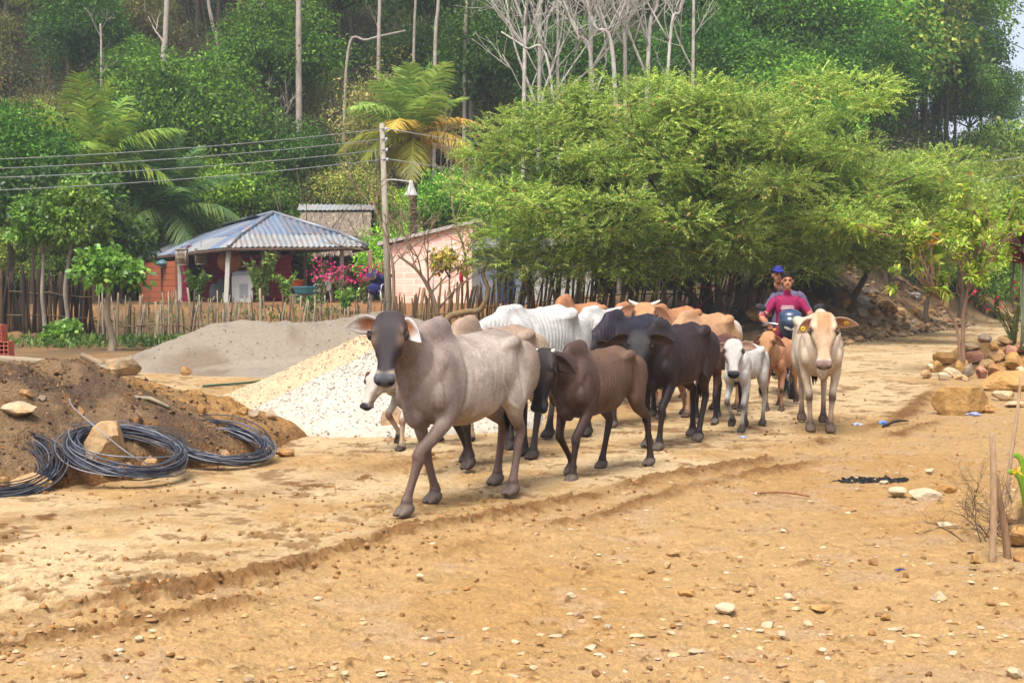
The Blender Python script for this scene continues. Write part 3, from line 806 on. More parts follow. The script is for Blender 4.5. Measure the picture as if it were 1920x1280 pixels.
    hol = np.exp(-(((x_ + .27) / .09) ** 2 + ((z_ - 1.06) / .11) ** 2)) * (np.abs(y_) > .1) * wt
    V = V - NV * (.018 * (ribs + .3) * hol)[:, None]                                       # hollow of the flank
    hips_ = np.exp(-(((x_ + .345) / .05) ** 2 + ((np.abs(y_) - .20 * thick) / .05) ** 2 + ((z_ - 1.215) / .045) ** 2)) * wt
    V = V + NV * (.020 * hip * hips_)[:, None]
    pins = np.exp(-(((x_ + .71) / .04) ** 2 + ((z_ - 1.11) / .04) ** 2)) * (np.abs(y_) > .05) * wt
    V = V + NV * (.012 * pins)[:, None]
    ridge = np.exp(-((z_ - 1.185 + .10 * (x_ + .34)) / .020) ** 2) * sstep(-.36, -.30, x_) * sstep(.12, -.05, x_) * (np.abs(y_) > .06) * wt
    V = V + NV * (.008 * (ribs + .3) * ridge)[:, None]
    thigh = np.exp(-(((x_ + .375 + (1.0 - z_) * .10) / .026) ** 2)) * sstep(dz(.72), dz(.82), z_) * sstep(1.17, 1.05, z_) * wt
    V = V - NV * (.015 * thigh)[:, None]
    rump = np.exp(-(((x_ + .54) / .10) ** 2 + ((z_ - 1.19) / .045) ** 2)) * (np.abs(y_) > .07) * wt
    V = V - NV * (.010 * (ribs + .4) * rump)[:, None]
    big = (fbm(x_ * 6 + np.sign(y_) * 3, z_ * 6, 3, 3) - .5) * wt
    V = V + NV * (.010 * big)[:, None]
    arm = np.exp(-(((x_ - .60 + (z_ - .9) * .35) / .03) ** 2)) * sstep(dz(.74), dz(.82), z_) * sstep(1.10, 1.0, z_) * (np.abs(y_) > .08) * wt
    V = V - NV * (.011 * arm)[:, None]
    fold = np.exp(-(((x_ + .27 - (z_ - .74) * .9) / .022) ** 2)) * sstep(dz(.66), dz(.72), z_) * sstep(dz(.95), dz(.86), z_) * (np.abs(y_) > .10) * wt
    V = V + NV * (.013 * fold)[:, None]
    crease = np.exp(-(((x_ - .335 + (z_ - 1) * .12) / .022) ** 2)) * sstep(dz(.66), dz(.8), z_) * sstep(1.24, 1.1, z_) * wt
    V = V - NV * (.013 * crease)[:, None]                                                  # behind the shoulder blade
    nk = sstep(.54, .62, x_) * wt * sstep(-.02, -.12, hv[:, 0]) * sstep(1.22, 1.05, z_)
    V = V + NV * (.0065 * nk * np.cos(2 * np.pi * (x_ * .9 + z_ * .5 + .01 * np.sin(z_ * 21)) / .045))[:, None]   # neck folds
    # flatten the soles
    lowm = V[:, 2] < .012
    V[lowm, 2] = np.maximum(V[lowm, 2], 0.0)
    # features for the coat
    hv = (V - po) @ A.T / hk
    hu, hs, hn = hv[:, 0], hv[:, 1], hv[:, 2]
    hm = sstep(-.10, .02, hu) * sstep(.26, .17, np.abs(hs)) * sstep(-.30, -.20, hn) * (V[:, 0] > .55)
    legd = np.full(len(V), 9.); legt = np.zeros(len(V))
    for sgm in segs:
        cum = np.array([0, .5, .86, 1.0])
        for i in range(3):
            p, q = sgm[i], sgm[i + 1]; e = q - p; tt = np.clip(((V - p) @ e) / (e @ e), 0, 1.25 if i == 2 else 1)
            dd = np.linalg.norm(V - (p + tt[:, None] * e), axis=1)
            m = dd < legd; legd[m] = dd[m]; legt[m] = np.minimum(1, cum[i] + tt[m] * (cum[i + 1] - cum[i]))
    lm = sstep(.17, .09, legd) * (V[:, 2] < .80)
    f = dict(hu=hu, hs=hs, hn=hn, head=hm, legt=legt * (lm > .2), leg=lm, V=V)
    C = coat(V, f)
    out = MB(); out.add(V, F, C)
    # ears, eyes, horns and tail tuft belong to the same body mesh
    cp = coat.params
    for sg in (-1, 1):
        e = (ears or {}).get(sg, {})
        dv = np.array(e.get('d', (-.10, sg * .9, -.30)), float) @ A
        fv = np.array(e.get('f', (.6, sg * .15, .35)), float) @ A
        root = hp(.035, sg * .085, .005)
        ear_mesh(out, root, dv, fv, ear_len * e.get('L', 1) * hk, .135 * e.get('W', 1) * hk, cp['ear_in'], cp['ear_out'], cp.get('ear_rim'), e.get('cup', .45))
        ec = hp(.160, sg * .129, .036)
        out.ball(ec, np.array([.029, .021, .025]) * hk, rot=A.T, mi=1)
        lid, lf = loft([hp(.126, sg * .136, .038), hp(.142, sg * .140, .062), hp(.174, sg * .137, .064), hp(.194, sg * .126, .040)], np.array([.006, .009, .009, .006]) * hk, n=6, k=3)
        out.add(lid, lf, cp.get('lid', cp['head']) if True else None)
    if horns:
        for sg in (-1, 1):
            L_, up_, out_ = horns
            h0 = hp(-.005, sg * .062, .02)
            hd = (np.array([-.2, sg * out_, .25]) @ A); hd /= np.linalg.norm(hd)
            hu_ = np.array([0, 0, 1.0])
            out.tube([h0, h0 + hd * L_ * .4 + hu_ * up_ * L_ * .1, h0 + hd * L_ * .75 + hu_ * up_ * L_ * .4, h0 + hd * L_ * .9 + hu_ * up_ * L_ * .8],
                     np.array([.026, .022, .014, .004]) * hk, n=8, k=3, mi=2)
    rng = random.Random(int(abs(xy[0]) * 999))
    for i in range(46):
        a0 = rng.uniform(0, 6.28); r0 = rng.uniform(0, .012)
        p0 = np.array([-.775 + math.cos(a0) * r0, ty * 1.2 + math.sin(a0) * r0, .70 + rng.uniform(-.03, .03)])
        l0 = rng.uniform(.16, .27)
        sp = rng.uniform(.01, .04)
        p1 = p0 + np.array([math.cos(a0) * sp, math.sin(a0) * sp, -l0 * .55]); p2 = p0 + np.array([math.cos(a0) * sp * .7, math.sin(a0) * sp * .7, -l0])
        out.tube([p0, p1, p2], [.005, .006, .001], n=4, col=cp.get('tuft', (.02, .016, .015)))
    V, F, C, M = out.data()
    me = new_mesh(name, V * s, F, C, M)
    o = link(name, me, [M_HIDE, M_EYE, M_HORN], loc=(xy[0], xy[1], z0))
    o.rotation_euler = (0, 0, rz)
    tag(o, label, 'calf' if 'calf' in name else 'cow', group)
    if tags:
        for sg in tags:
            e = (ears or {}).get(sg, {})
            dv = np.array(e.get('d', (-.10, sg * .9, -.30)), float) @ A; dv /= np.linalg.norm(dv)
            fv = np.array(e.get('f', (.6, sg * .15, .35)), float) @ A; fv = fv - dv * (fv @ dv); fv /= np.linalg.norm(fv)
            c = hp(.035, sg * .085, .005) + dv * ear_len * hk * .52 - fv * .012 + np.array([0, 0, -.008])
            b = MB(); x_ = np.cross(dv, fv)
            ang = np.linspace(0, 2 * np.pi, 17)[:-1]
            ring = [c + dv * math.cos(t_) * .019 + x_ * math.sin(t_) * .019 + fv * .022 for t_ in ang]
            b.tube(ring + [ring[0]], .0075, n=6)
            b.tube([c - fv * .02, c + fv * .022], .005, n=6)
            b.v = [v * s for v in b.v]
            b.build('ear_tag', M_TAG, o)
    return o

M_TAG = mat('tag_plastic', (.85, .62, .02), attr=False, var=0, rough=.4, bump=0)

class Coat:
    def __init__(self, **p): self.params = p; self.p = p
    def __call__(self, V, f):
        p = self.p; n = len(V); x, y, z = V.T
        nz = lambda k, sd: fbm(x * k + y * k * .7, z * k + y * k * .5, sd, 3)
        C = np.tile(np.asarray(p['base'], float), (n, 1))
        w = (nz(3.0, 3) - .5)
        if 'top' in p: C = mixc(C, p['top'], sstep(1.10, 1.30, z + w * .25) * .85)
        if 'belly' in p: C = mixc(C, p['belly'], sstep(.84, .64, z + w * .2) * (1 - f['leg'] * .6) * (x < .62))
        if 'fore' in p: C = mixc(C, p['fore'], sstep(.18, .50, x + w * .25) * p.get('fore_k', .9))
        if 'rear' in p: C = mixc(C, p['rear'], sstep(-.35, -.62, x + w * .2) * .8)
        if 'humpc' in p: C = mixc(C, p['humpc'], sstep(.15, .32, x + w * .1) * sstep(1.05, 1.2, z))
        if 'patch' in p:
            for (px, pz, r, c, k) in p['patch']:
                C = mixc(C, c, sstep(r, r * .5, np.hypot(x - px, z - pz) + w * r * .9) * k)
        if 'speck' in p: C = mixc(C, p['speck'], sstep(.55, .72, nz(14, 8)) * p.get('speck_k', .5))
        t = f['legt']
        if 'leg' in p: C = mixc(C, p['leg'], sstep(p.get('leg0', .15), p.get('leg1', .55), t + w * .2) * f['leg'])
        if 'knee' in p: C = mixc(C, p['knee'], np.exp(-((t - .52) / .07) ** 2) * f['leg'] * (x > .0) * (.9 if p.get('kneeall') is None else 1))
        if 'shin' in p: C = mixc(C, p['shin'], sstep(.70, .84, t + w * .25) * f['leg'])
        hu, hs, hn = f['hu'], f['hs'], f['hn']
        if 'head' in p: C = mixc(C, p['head'], f['head'])
        if 'face' in p: C = mixc(C, p['face'], f['head'] * sstep(.10, .045, np.abs(hs)) * sstep(-.06, .0, hn))
        if 'poll' in p: C = mixc(C, p['poll'], f['head'] * sstep(.24, .06, hu) * sstep(.09, .04, np.abs(hs)) * sstep(-.04, .02, hn))
        if 'cheek' in p: C = mixc(C, p['cheek'], f['head'] * sstep(-.02, -.07, hn))
        ed = np.hypot(hu - .152, np.abs(hs) - .124) + np.abs(hn - .040) * .5
        C = mixc(C, p.get('eyering', p['nose']), sstep(.06, .028, ed) * f['head'] * p.get('eye_k', .7))
        if 'brow' in p: C = mixc(C, p['brow'], f['head'] * np.exp(-(((hu - .185) / .055) ** 2 + ((np.abs(hs) - .112) / .035) ** 2)) * (hn > -.05) * .9)
        if 'muzzle' in p: C = mixc(C, p['muzzle'], f['head'] * sstep(.392, .430, hu + np.abs(hs) * .35 - np.clip(hn, -.05, .05) * .8))
        nm = f['head'] * sstep(.445, .468, hu + np.clip(hn, -.1, .05) * .35) * sstep(-.062, -.040, hn) * sstep(.084, .070, np.abs(hs))
        C = mixc(C, p['nose'], nm)
        nost = np.hypot((np.abs(hs) - .046) * 1.0, (hn - .006) * 1.1)
        C = mixc(C, (.006, .005, .005), sstep(.022, .012, nost) * (hu > .46) * f['head'])
        C = mixc(C, p.get('hoof', (.06, .045, .035)), sstep(.89, .92, t) * f['leg'])
        C = mixc(C, (.022, .016, .014), np.exp(-((t - .885) / .014) ** 2) * f['leg'] * .6)
        return C

def hd(lx, ly): return math.atan2(ly, lx)
HERD = hd(-.545, -.84)
G_HERD = 'cattle walking down the road in the herd'
coatA = Coat(base=lin(210, 194, 180), top=lin(168, 150, 140), fore=lin(160, 141, 132), rear=lin(170, 142, 122), belly=lin(222, 198, 176), leg=lin(132, 108, 96), leg0=.0, leg1=.5,
             head=lin(80, 62, 62), face=lin(56, 46, 52), cheek=lin(150, 126, 110), muzzle=lin(186, 166, 148), nose=lin(88, 90, 98), eyering=lin(44, 36, 36),
             ear_in=lin(176, 116, 76), ear_out=lin(130, 116, 112), ear_rim=lin(246, 240, 236), lid=lin(70, 56, 58), hoof=lin(120, 104, 94), brow=lin(150, 124, 106), speck=lin(160, 140, 130), speck_k=.35)
cattle('cow', 'large grey-brown cow with a dark face walking at the front of the herd', G_HERD, (-.33, 10.62), HERD, .985,
       legs=[(.40, 0, .03, -.06), (-.20, 0, -.02, .0), (.26, .0, .0, .06), (-.17, 0, -.02, .14)],
       head=(.98, 1.41, .03, 26, 62, 0), coat=coatA, voxel=.0105, hump=.85, ribs=.10, dewlap=1.0, belly_low=.04, thick=1.12, tail_side=-.10, hip=.9,
       ears={-1: dict(d=(.02, -.95, -.16), f=(.7, -.05, .6), L=1.0, W=1.1), 1: dict(d=(.62, .62, .10), f=(.25, -.35, .9), L=.86, cup=.7)})
WHITE = dict(base=lin(222, 219, 214), top=lin(226, 224, 220), belly=lin(212, 204, 196), leg=lin(120, 108, 100), leg0=.3, leg1=.75, shin=lin(52, 46, 46), head=lin(206, 200, 194), muzzle=lin(170, 160, 152),
             nose=lin(44, 42, 46), ear_in=lin(208, 170, 150), ear_out=lin(214, 208, 200), lid=lin(90, 80, 76), hoof=lin(70, 60, 54))
cattle('cow', 'tall white cow with ribs showing, right behind the grey-brown lead cow', G_HERD, (.25, 14.5), HERD, 1.09,
       legs=[(.18, 0, .02), (-.15, .06, .05), (-.14, 0, 0), (.2, 0, 0)], head=(.98, 1.10, 0, 5, 50, 0), coat=Coat(**WHITE), hump=.25, ribs=.6, voxel=.0135, hip=1.15)
TAN = dict(base=lin(190, 164, 142), top=lin(184, 156, 134), belly=lin(200, 180, 160), leg=lin(64, 54, 50), leg0=.1, leg1=.5, head=lin(160, 132, 112), muzzle=lin(200, 184, 168), nose=lin(56, 50, 50),
           ear_in=lin(190, 140, 110), ear_out=lin(170, 144, 124), lid=lin(80, 64, 56), hoof=lin(76, 62, 54))
cattle('cow', 'fawn cow hidden behind the lead cow, only its hump showing', G_HERD, (-.17, 12.7), HERD, .97,
       legs=[(.12, .05, .06), (-.2, .06, .03), (.1, 0, 0), (-.1, 0, 0)], head=(.98, 1.02, 0, -8, 50, 0), coat=Coat(**TAN), hump=.8, ribs=.3, voxel=.0135)
BROWN = dict(base=lin(112, 84, 68), top=lin(128, 96, 74), fore=lin(86, 64, 58), belly=lin(112, 82, 66), leg=lin(70, 54, 48), leg0=.1, leg1=.6, head=lin(54, 42, 42), face=lin(42, 34, 38), cheek=lin(84, 66, 58),
             muzzle=lin(62, 52, 52), nose=lin(50, 48, 54), ear_in=lin(58, 44, 38), ear_out=lin(72, 56, 50), lid=lin(44, 36, 36), hoof=lin(116, 100, 88), brow=lin(92, 72, 62), speck=lin(124, 94, 76), speck_k=.35)
cattle('cow', 'small dark brown cow with a lowered head and tiny horn stubs', G_HERD, (.73, 12.1), HERD, .84,
       legs=[(.22, 0, .02, -.02), (-.10, .05, .10, -.02), (-.24, 0, .0, .04), (.24, 0, 0, .04)], head=(1.0, 1.27, .0, 6, 74, 0), coat=Coat(**BROWN), hump=.70, ribs=.42, voxel=.0115, thick=1.06, hk=1.12,
       ears={1: dict(d=(.45, .85, -.05), f=(.3, -.2, .8), L=.95), -1: dict(d=(.3, -.6, -.3), f=(.7, 0, .5))}, horns=(.05, .4, .4), tail_side=.12)
BLACK = dict(base=lin(58, 41, 40), top=lin(48, 36, 42), fore=lin(46, 34, 38), belly=lin(76, 54, 46), leg=lin(56, 46, 44), leg0=.2, leg1=.6, head=lin(46, 40, 44), face=lin(40, 36, 40),
             muzzle=lin(56, 48, 48), nose=lin(40, 38, 42), ear_in=lin(70, 50, 40), ear_out=lin(52, 42, 42), lid=lin(34, 30, 30), hoof=lin(108, 94, 82), brow=lin(66, 52, 48), speck=lin(90, 66, 58), speck_k=.3)
cattle('cow', 'nearly black cow with protruding hip bones behind the small brown cow', G_HERD, (1.68, 14.45), HERD + .03, .955,
       legs=[(.20, 0, .02, -.02), (-.02, 0, -.02), (.30, 0, .0, .0), (-.14, 0, 0, .04)], head=(.95, 1.20, .02, 24, 60, 0), coat=Coat(**BLACK), hump=.45, ribs=.5, voxel=.0125, thick=.98,
       ears={1: dict(d=(.12, .95, .02), f=(.7, -.1, .5), L=1.1), -1: dict(d=(.1, -.9, -.1), f=(.7, 0, .5))}, hip=1.15, tail_side=-.05)
BLUE = dict(BLACK, base=lin(48, 44, 58), top=lin(44, 42, 60), fore=lin(50, 42, 54))
cattle('cow', 'blue-black cow in the middle of the herd with only its back showing', G_HERD, (1.42, 16.7), HERD - .03, .99,
       legs=[(.2, 0, 0), (-.2, 0, 0), (.1, 0, 0), (-.1, 0, 0)], head=(.95, 1.0, 0, 0, 50, 0), coat=Coat(**BLUE), hump=.55, ribs=.4, voxel=.018)
cattle('cow', 'second white cow farther back, seen between dark and orange backs', G_HERD, (1.30, 19.1), HERD, 1.03,
       legs=[(.2, 0, 0), (-.2, 0, 0), (-.1, 0, 0), (.1, 0, 0)], head=(.95, 1.05, 0, 0, 50, 0), coat=Coat(**WHITE), hump=.3, ribs=.5, voxel=.02)
ORANGE = dict(base=lin(206, 146, 100), top=lin(200, 138, 92), fore=lin(196, 136, 96), belly=lin(224, 180, 140), leg=lin(190, 146, 112), leg0=.3, leg1=.9, head=lin(204, 150, 104), cheek=lin(220, 176, 136), muzzle=lin(226, 196, 168),
              nose=lin(120, 90, 80), ear_in=lin(170, 120, 90), ear_out=lin(206, 156, 116), lid=lin(110, 74, 54), hoof=lin(90, 70, 56), tuft=lin(200, 180, 160), eyering=lin(120, 80, 56))
cattle('cow', 'orange cow farthest back on the left with a tall hump', G_HERD, (1.02, 21.3), HERD, 1.06,
       legs=[(.2, 0, 0), (-.2, 0, 0), (-.1, 0, 0), (.1, 0, 0)], head=(.95, 1.0, 0, 0, 50, 0), coat=Coat(**ORANGE), hump=.9, ribs=.2, voxel=.022)
cattle('cow', 'orange cow at the back of the herd showing only its flat back', G_HERD, (1.95, 22.2), HERD, 1.02,
       legs=[(.2, 0, 0), (-.2, 0, 0), (-.1, 0, 0), (.1, 0, 0)], head=(.95, 1.0, 0, 0, 50, 0), coat=Coat(**ORANGE), hump=.5, ribs=.2, voxel=.022)
cattle('cow', 'orange cow with short pale horns looking over the dark backs', G_HERD, (2.22, 19.45), HERD, 1.03,
       legs=[(.2, 0, 0), (-.2, 0, 0), (-.1, 0, 0), (.1, 0, 0)], head=(.95, 1.30, .05, 30, 42, 0), coat=Coat(**ORANGE), hump=.4, ribs=.2, voxel=.016, horns=(.15, .25, 1.0), hk=1.12,
       ears={1: dict(d=(.25, .9, -.35), f=(.6, 0, .5)), -1: dict(d=(.1, -.9, -.1), f=(.6, 0, .5))})
cattle('cow', 'orange cow with jutting hips and a white patch at its tail', G_HERD, (2.42, 17.9), HERD - .05, .98,
       legs=[(.2, 0, 0), (-.2, 0, 0), (-.1, 0, 0), (.1, 0, 0)], head=(.92, 1.0, 0, 0, 50, 0), coat=Coat(**dict(ORANGE, base=lin(214, 164, 122), top=lin(210, 158, 114), fore=lin(208, 158, 118), patch=[(-.62, 1.16, .20, lin(232, 222, 212), .9)])), hump=.5, ribs=.4, voxel=.016, hip=1.2)
CALF = dict(depth=.74, thick=.86, dewlap=.5, leg_t=1.02, ribs=.35)
cattle('calf', 'white calf with spotted lower legs and a black nose walking beside the black cow', 'calves', (2.64, 16.0), hd(-.42, -.91), .735,
       legs=[(.12, 0, .02, -.03), (.02, .10, .12, -.03), (.06, 0, 0), (.25, 0, 0)], head=(.92, 1.36, .06, 16, 58, 0), hump=.25, hk=1.12, voxel=.0125,
       coat=Coat(**dict(WHITE, base=lin(226, 222, 218), leg=lin(210, 200, 192), shin=lin(120, 104, 96), knee=lin(110, 96, 90), nose=lin(34, 34, 40), eyering=lin(54, 48, 44), eye_k=.9)),
       ears={-1: dict(d=(.20, -.85, -.20), f=(.7, -.1, .5), L=1.0), 1: dict(d=(.1, .9, .05), f=(.5, -.2, .5), L=.9)}, **CALF)
cattle('calf', 'orange calf with dark knees between the white calf and cream cow', 'calves', (3.50, 18.5), hd(-.38, -.92), .72,
       legs=[(.05, 0, .02), (.12, 0, .02), (-.20, .10, .05), (.2, 0, 0)], head=(.90, 1.40, -.02, -14, 66, 0), hump=.25, hk=1.1, voxel=.013,
       ears={1: dict(d=(.45, .7, -.3), f=(.6, 0, .5)), -1: dict(d=(.4, -.7, -.3), f=(.6, 0, .5))},
       coat=Coat(**dict(ORANGE, knee=lin(80, 58, 50), shin=lin(100, 74, 62), nose=lin(70, 56, 54))), **CALF)
cattle('calf', 'dark red-brown calf with black legs behind the white calf', 'calves', (2.46, 17.0), hd(-.42, -.90), .80,
       legs=[(.05, 0, .02), (.15, 0, .02), (-.22, .08, .05), (.2, 0, 0)], head=(.88, 1.26, .02, -18, 60, 0), hump=.25, hk=1.05, voxel=.014,
       coat=Coat(**dict(BROWN, base=lin(104, 62, 50), top=lin(112, 66, 52), fore=lin(96, 58, 48), leg=lin(46, 40, 42), head=lin(110, 72, 60), face=lin(220, 212, 204), poll=lin(226, 220, 214))), **CALF)
cattle('calf', 'white calf peeking out below the chin of the lead cow', 'calves', (-.86, 14.2), hd(-.62, -.78), .74,
       legs=[(.16, 0, .02), (-.02, .10, .10), (-.2, 0, 0), (.2, 0, 0)], head=(.90, 1.06, .0, -10, 62, 0), hump=.2, hk=1.05, voxel=.0135,
       coat=Coat(**dict(WHITE, base=lin(232, 222, 210), leg=lin(216, 190, 160), shin=lin(210, 184, 156), knee=lin(170, 130, 100), head=lin(226, 212, 200), nose=lin(52, 48, 52))),
       ears={-1: dict(d=(.2, -.9, -.2), f=(.6, 0, .5)), 1: dict(d=(.2, .7, -.3), f=(.6, 0, .5))}, **CALF)
CREAM = dict(base=lin(238, 218, 194), top=lin(232, 206, 178), fore=lin(234, 210, 184), belly=lin(236, 216, 196), leg=lin(214, 186, 160), leg0=.2, leg1=.7, knee=lin(92, 76, 70), shin=lin(128, 106, 94), head=lin(232, 204, 172), poll=lin(208, 152, 104),
             face=lin(228, 192, 156), cheek=lin(226, 190, 154), muzzle=lin(236, 220, 204), nose=lin(156, 126, 116), ear_in=lin(186, 128, 96), ear_out=lin(224, 190, 158), ear_rim=lin(226, 186, 152), lid=lin(120, 90, 72), eyering=lin(90, 66, 52), hoof=lin(112, 90, 74))
cattle('cow', 'cream cow with yellow ear tags walking along the right edge of the herd', G_HERD, (3.46, 16.1), hd(-.13, -.99), 1.0,
       legs=[(.03, 0, .0, -.02), (-.02, 0, .0, -.02), (.12, 0, .0, .0), (-.14, 0, 0, .0)], head=(.96, 1.285, -.02, -1, 71, 0), coat=Coat(**CREAM), hump=.55, ribs=.25, voxel=.0125, thick=1.14, hk=1.12, dewlap=1.15,
       ears={1: dict(d=(.10, .98, -.02), f=(.8, -.1, .5), L=1.0), -1: dict(d=(.42, -.62, -.10), f=(.5, .3, .8), L=.8)}, tags=[1, -1])
# ============================================================ TREES AND PLANTS
def unit(a): return a / (np.linalg.norm(a, axis=-1, keepdims=True) + 1e-9)

def leaf_quads(P, D, L, W, rng, flat=.5, fold=0.0):
    """one diamond per leaf: base P, direction D; its face turned up by `flat`"""
    n = len(P); D = unit(D)
    S = np.cross(D, unit(rng.normal(0, 1, (n, 3)) * (1 - flat) + np.array([0, 0, 1.0]) * flat)); S = unit(S)
    L = np.broadcast_to(L, (n,))[:, None]; W = np.broadcast_to(W, (n,))[:, None]
    mid = P + D * L * .45 + np.array([0, 0, 1]) * fold * L
    V = np.stack([P, mid + S * W * .5, P + D * L - np.array([0, 0, 1]) * L * .12, mid - S * W * .5], 1).reshape(-1, 3)
    return V, (np.arange(n) * 4)[:, None] + np.arange(4)[None]

def pick_cols(pal, n, rng, jit=.22):
    pal = np.array(pal); c = pal[rng.integers(0, len(pal), n)] * (1 + rng.normal(0, jit, (n, 1)))
    return np.clip(c, .003, 1)

def clump_leaves(b, C, Rr, n, L, W, pal, rng, droop=.25, flat=.45, shell=.45, jit=.2, clump_jit=.22):
    """leaves spread through irregular ellipsoid clumps: C (m,3) centres, Rr (m,3) radii, n leaves each"""
    m = len(C)
    d = unit(rng.normal(0, 1, (m, n, 3)))
    r = (shell + (1 - shell) * rng.random((m, n, 1)) ** .6) * (1 + rng.normal(0, .10, (m, n, 1)))
    bump = 1 + .22 * np.sin(d[..., :1] * 5 + rng.uniform(0, 6, (m, 1, 1))) * np.cos(d[..., 1:2] * 4 + rng.uniform(0, 6, (m, 1, 1)))
    P = C[:, None] + d * Rr[:, None] * r * bump
    D = d * .8 + rng.normal(0, .55, (m, n, 3)) + np.array([0, 0, -droop])
    P, D = P.reshape(-1, 3), D.reshape(-1, 3); k = len(P)
    V, F = leaf_quads(P, D, L * rng.uniform(.65, 1.3, k), W * rng.uniform(.7, 1.25, k), rng, flat)
    c = pick_cols(pal, k, rng, jit) * np.repeat(np.clip(1 + rng.normal(0, clump_jit, (m, 1)), .5, 1.6), n, 0)
    b.add(V, F, np.repeat(c, 4, 0))

def spray_leaves(b, P, D, k, ll, lw, span, pal, rng, droop=.5, jit=.18):
    """feathery sprays: k leaflet pairs along a drooping twig"""
    n = len(P); D = unit(D); t = (np.arange(k) + .5) / k
    axis = P[:, None] + D[:, None] * (t * span)[None, :, None] - np.array([0, 0, 1.0]) * (droop * span * t ** 2)[None, :, None]
    S = unit(np.cross(D, np.array([0, 0, 1.0]) + rng.normal(0, .35, (n, 3))))
    for sg in (-1, 1):
        dd = (S[:, None] * sg * 1.0 + D[:, None] * .55 + rng.normal(0, .25, (n, k, 3))).reshape(-1, 3)
        V, F = leaf_quads(axis.reshape(-1, 3), dd, ll * rng.uniform(.7, 1.2, n * k), lw, rng, .75)
        c = np.repeat(pick_cols(pal, n, rng, jit), k, 0) * (1 + rng.normal(0, .08, (n * k, 1)))
        b.add(V, F, np.repeat(np.clip(c, .003, 1), 4, 0))

M_BARK = mat('bark', var=.35, scale=7, stretch=(3, 3, .6), rough=.95, bump=.8, bscale=18, bdist=.03, spec=.1)
M_PALEBARK = mat('pale_bark', var=.25, scale=3, stretch=(2, 2, 1.2), rough=.85, bump=.4, bscale=12, bdist=.02, spec=.2, tint=lin(120, 104, 90), tscale=2.2, tfac=.55)
M_LEAF = leaf_mat('leaf', trans=.42, rnd=.0, gloss=.03)
M_FOREST = leaf_mat('forest_leaf', base=(1.7, 1.65, 1.2), trans=.42, rnd=.42, gloss=.012)

DARK = [lin(52, 82, 34), lin(62, 94, 40), lin(44, 72, 36), lin(74, 104, 44)]
MID = [lin(84, 120, 44), lin(70, 106, 42), lin(98, 134, 50), lin(60, 92, 40)]
LIGHT = [lin(120, 152, 56), lin(104, 140, 50), lin(138, 164, 64), lin(88, 124, 46)]
OLIVE = [lin(112, 124, 60), lin(96, 112, 54), lin(128, 134, 70), lin(80, 98, 50)]
DRY = [lin(104, 102, 66), lin(92, 94, 60), lin(118, 106, 74), lin(80, 92, 52)]

def trunk_mb(b, base, top, r0, r1, rng, bend=.12, n=9, col=(1, 1, 1), k=4):
    base, top = np.asarray(tuple(base), float), np.asarray(tuple(top), float); h = np.linalg.norm(top - base)
    m = 5; P = [base + (top - base) * t + np.array([rng.gauss(0, bend), rng.gauss(0, bend), 0]) * h * .18 * math.sin(math.pi * t) for t in np.linspace(0, 1, m)]
    b.tube(P, np.linspace(r0, r1, m) * np.array([1.25, 1, 1, 1, 1]), n=n, k=k, col=col)
    return P

def leafy_tree(name, label, cat, loc, h, crown, nclump, nleaf, L, W, pal, seed, trunk_r=.12, trunk_col=lin(120, 104, 84), group=None, leafmat=None, forked=0,
               crown_z=None, squash=.7, clump_r=(.22, .36), droop=.25, lean=(0, 0), inner=.35, barkmat=None):
    """trunk with limbs and a crown of many leaf-sized faces; crown = (rx, ry, rz)"""
    rng = random.Random(seed); nr = np.random.default_rng(seed)
    root = thing(name, label, cat, loc, 0, group)
    cz = h - crown[2] if crown_z is None else crown_z
    b = MB(); tp = np.array([lean[0], lean[1], cz])
    P = trunk_mb(b, (0, 0, -.25), tp, trunk_r, trunk_r * .45, rng, col=trunk_col)
    d = unit(nr.normal(0, 1, (nclump, 3))); d[:, 2] = np.abs(d[:, 2]) * 1.0 - .35 * (nr.random(nclump) < .5)
    rad = (inner + (1 - inner) * nr.random((nclump, 1)) ** .5)
    C = tp + d * np.array(crown) * rad * .82
    for i in range(min(nclump, 14 + forked)):
        c = C[i]; s = P[-1] * (.9) + P[-2] * .1 if i % 2 else P[3] * .7 + P[-1] * .3
        mid = s * .5 + c * .5 + np.array([rng.gauss(0, .1), rng.gauss(0, .1), -.05]) * crown[0] * .3
        b.tube([s, mid, c], np.array([trunk_r * .38, trunk_r * .25, trunk_r * .08]), n=6, k=3, col=trunk_col * .95)
    b.build('trunk', barkmat or M_BARK, root)
    f = MB(); s = nr.uniform(clump_r[0], clump_r[1], (nclump, 1)) * np.mean(crown)
    clump_leaves(f, C, s * np.array([1.15, 1.15, squash]) * nr.uniform(.8, 1.25, (nclump, 3)), nleaf, L, W, pal, nr, droop)
    f.build('crown', leafmat or M_LEAF, root)
    return root

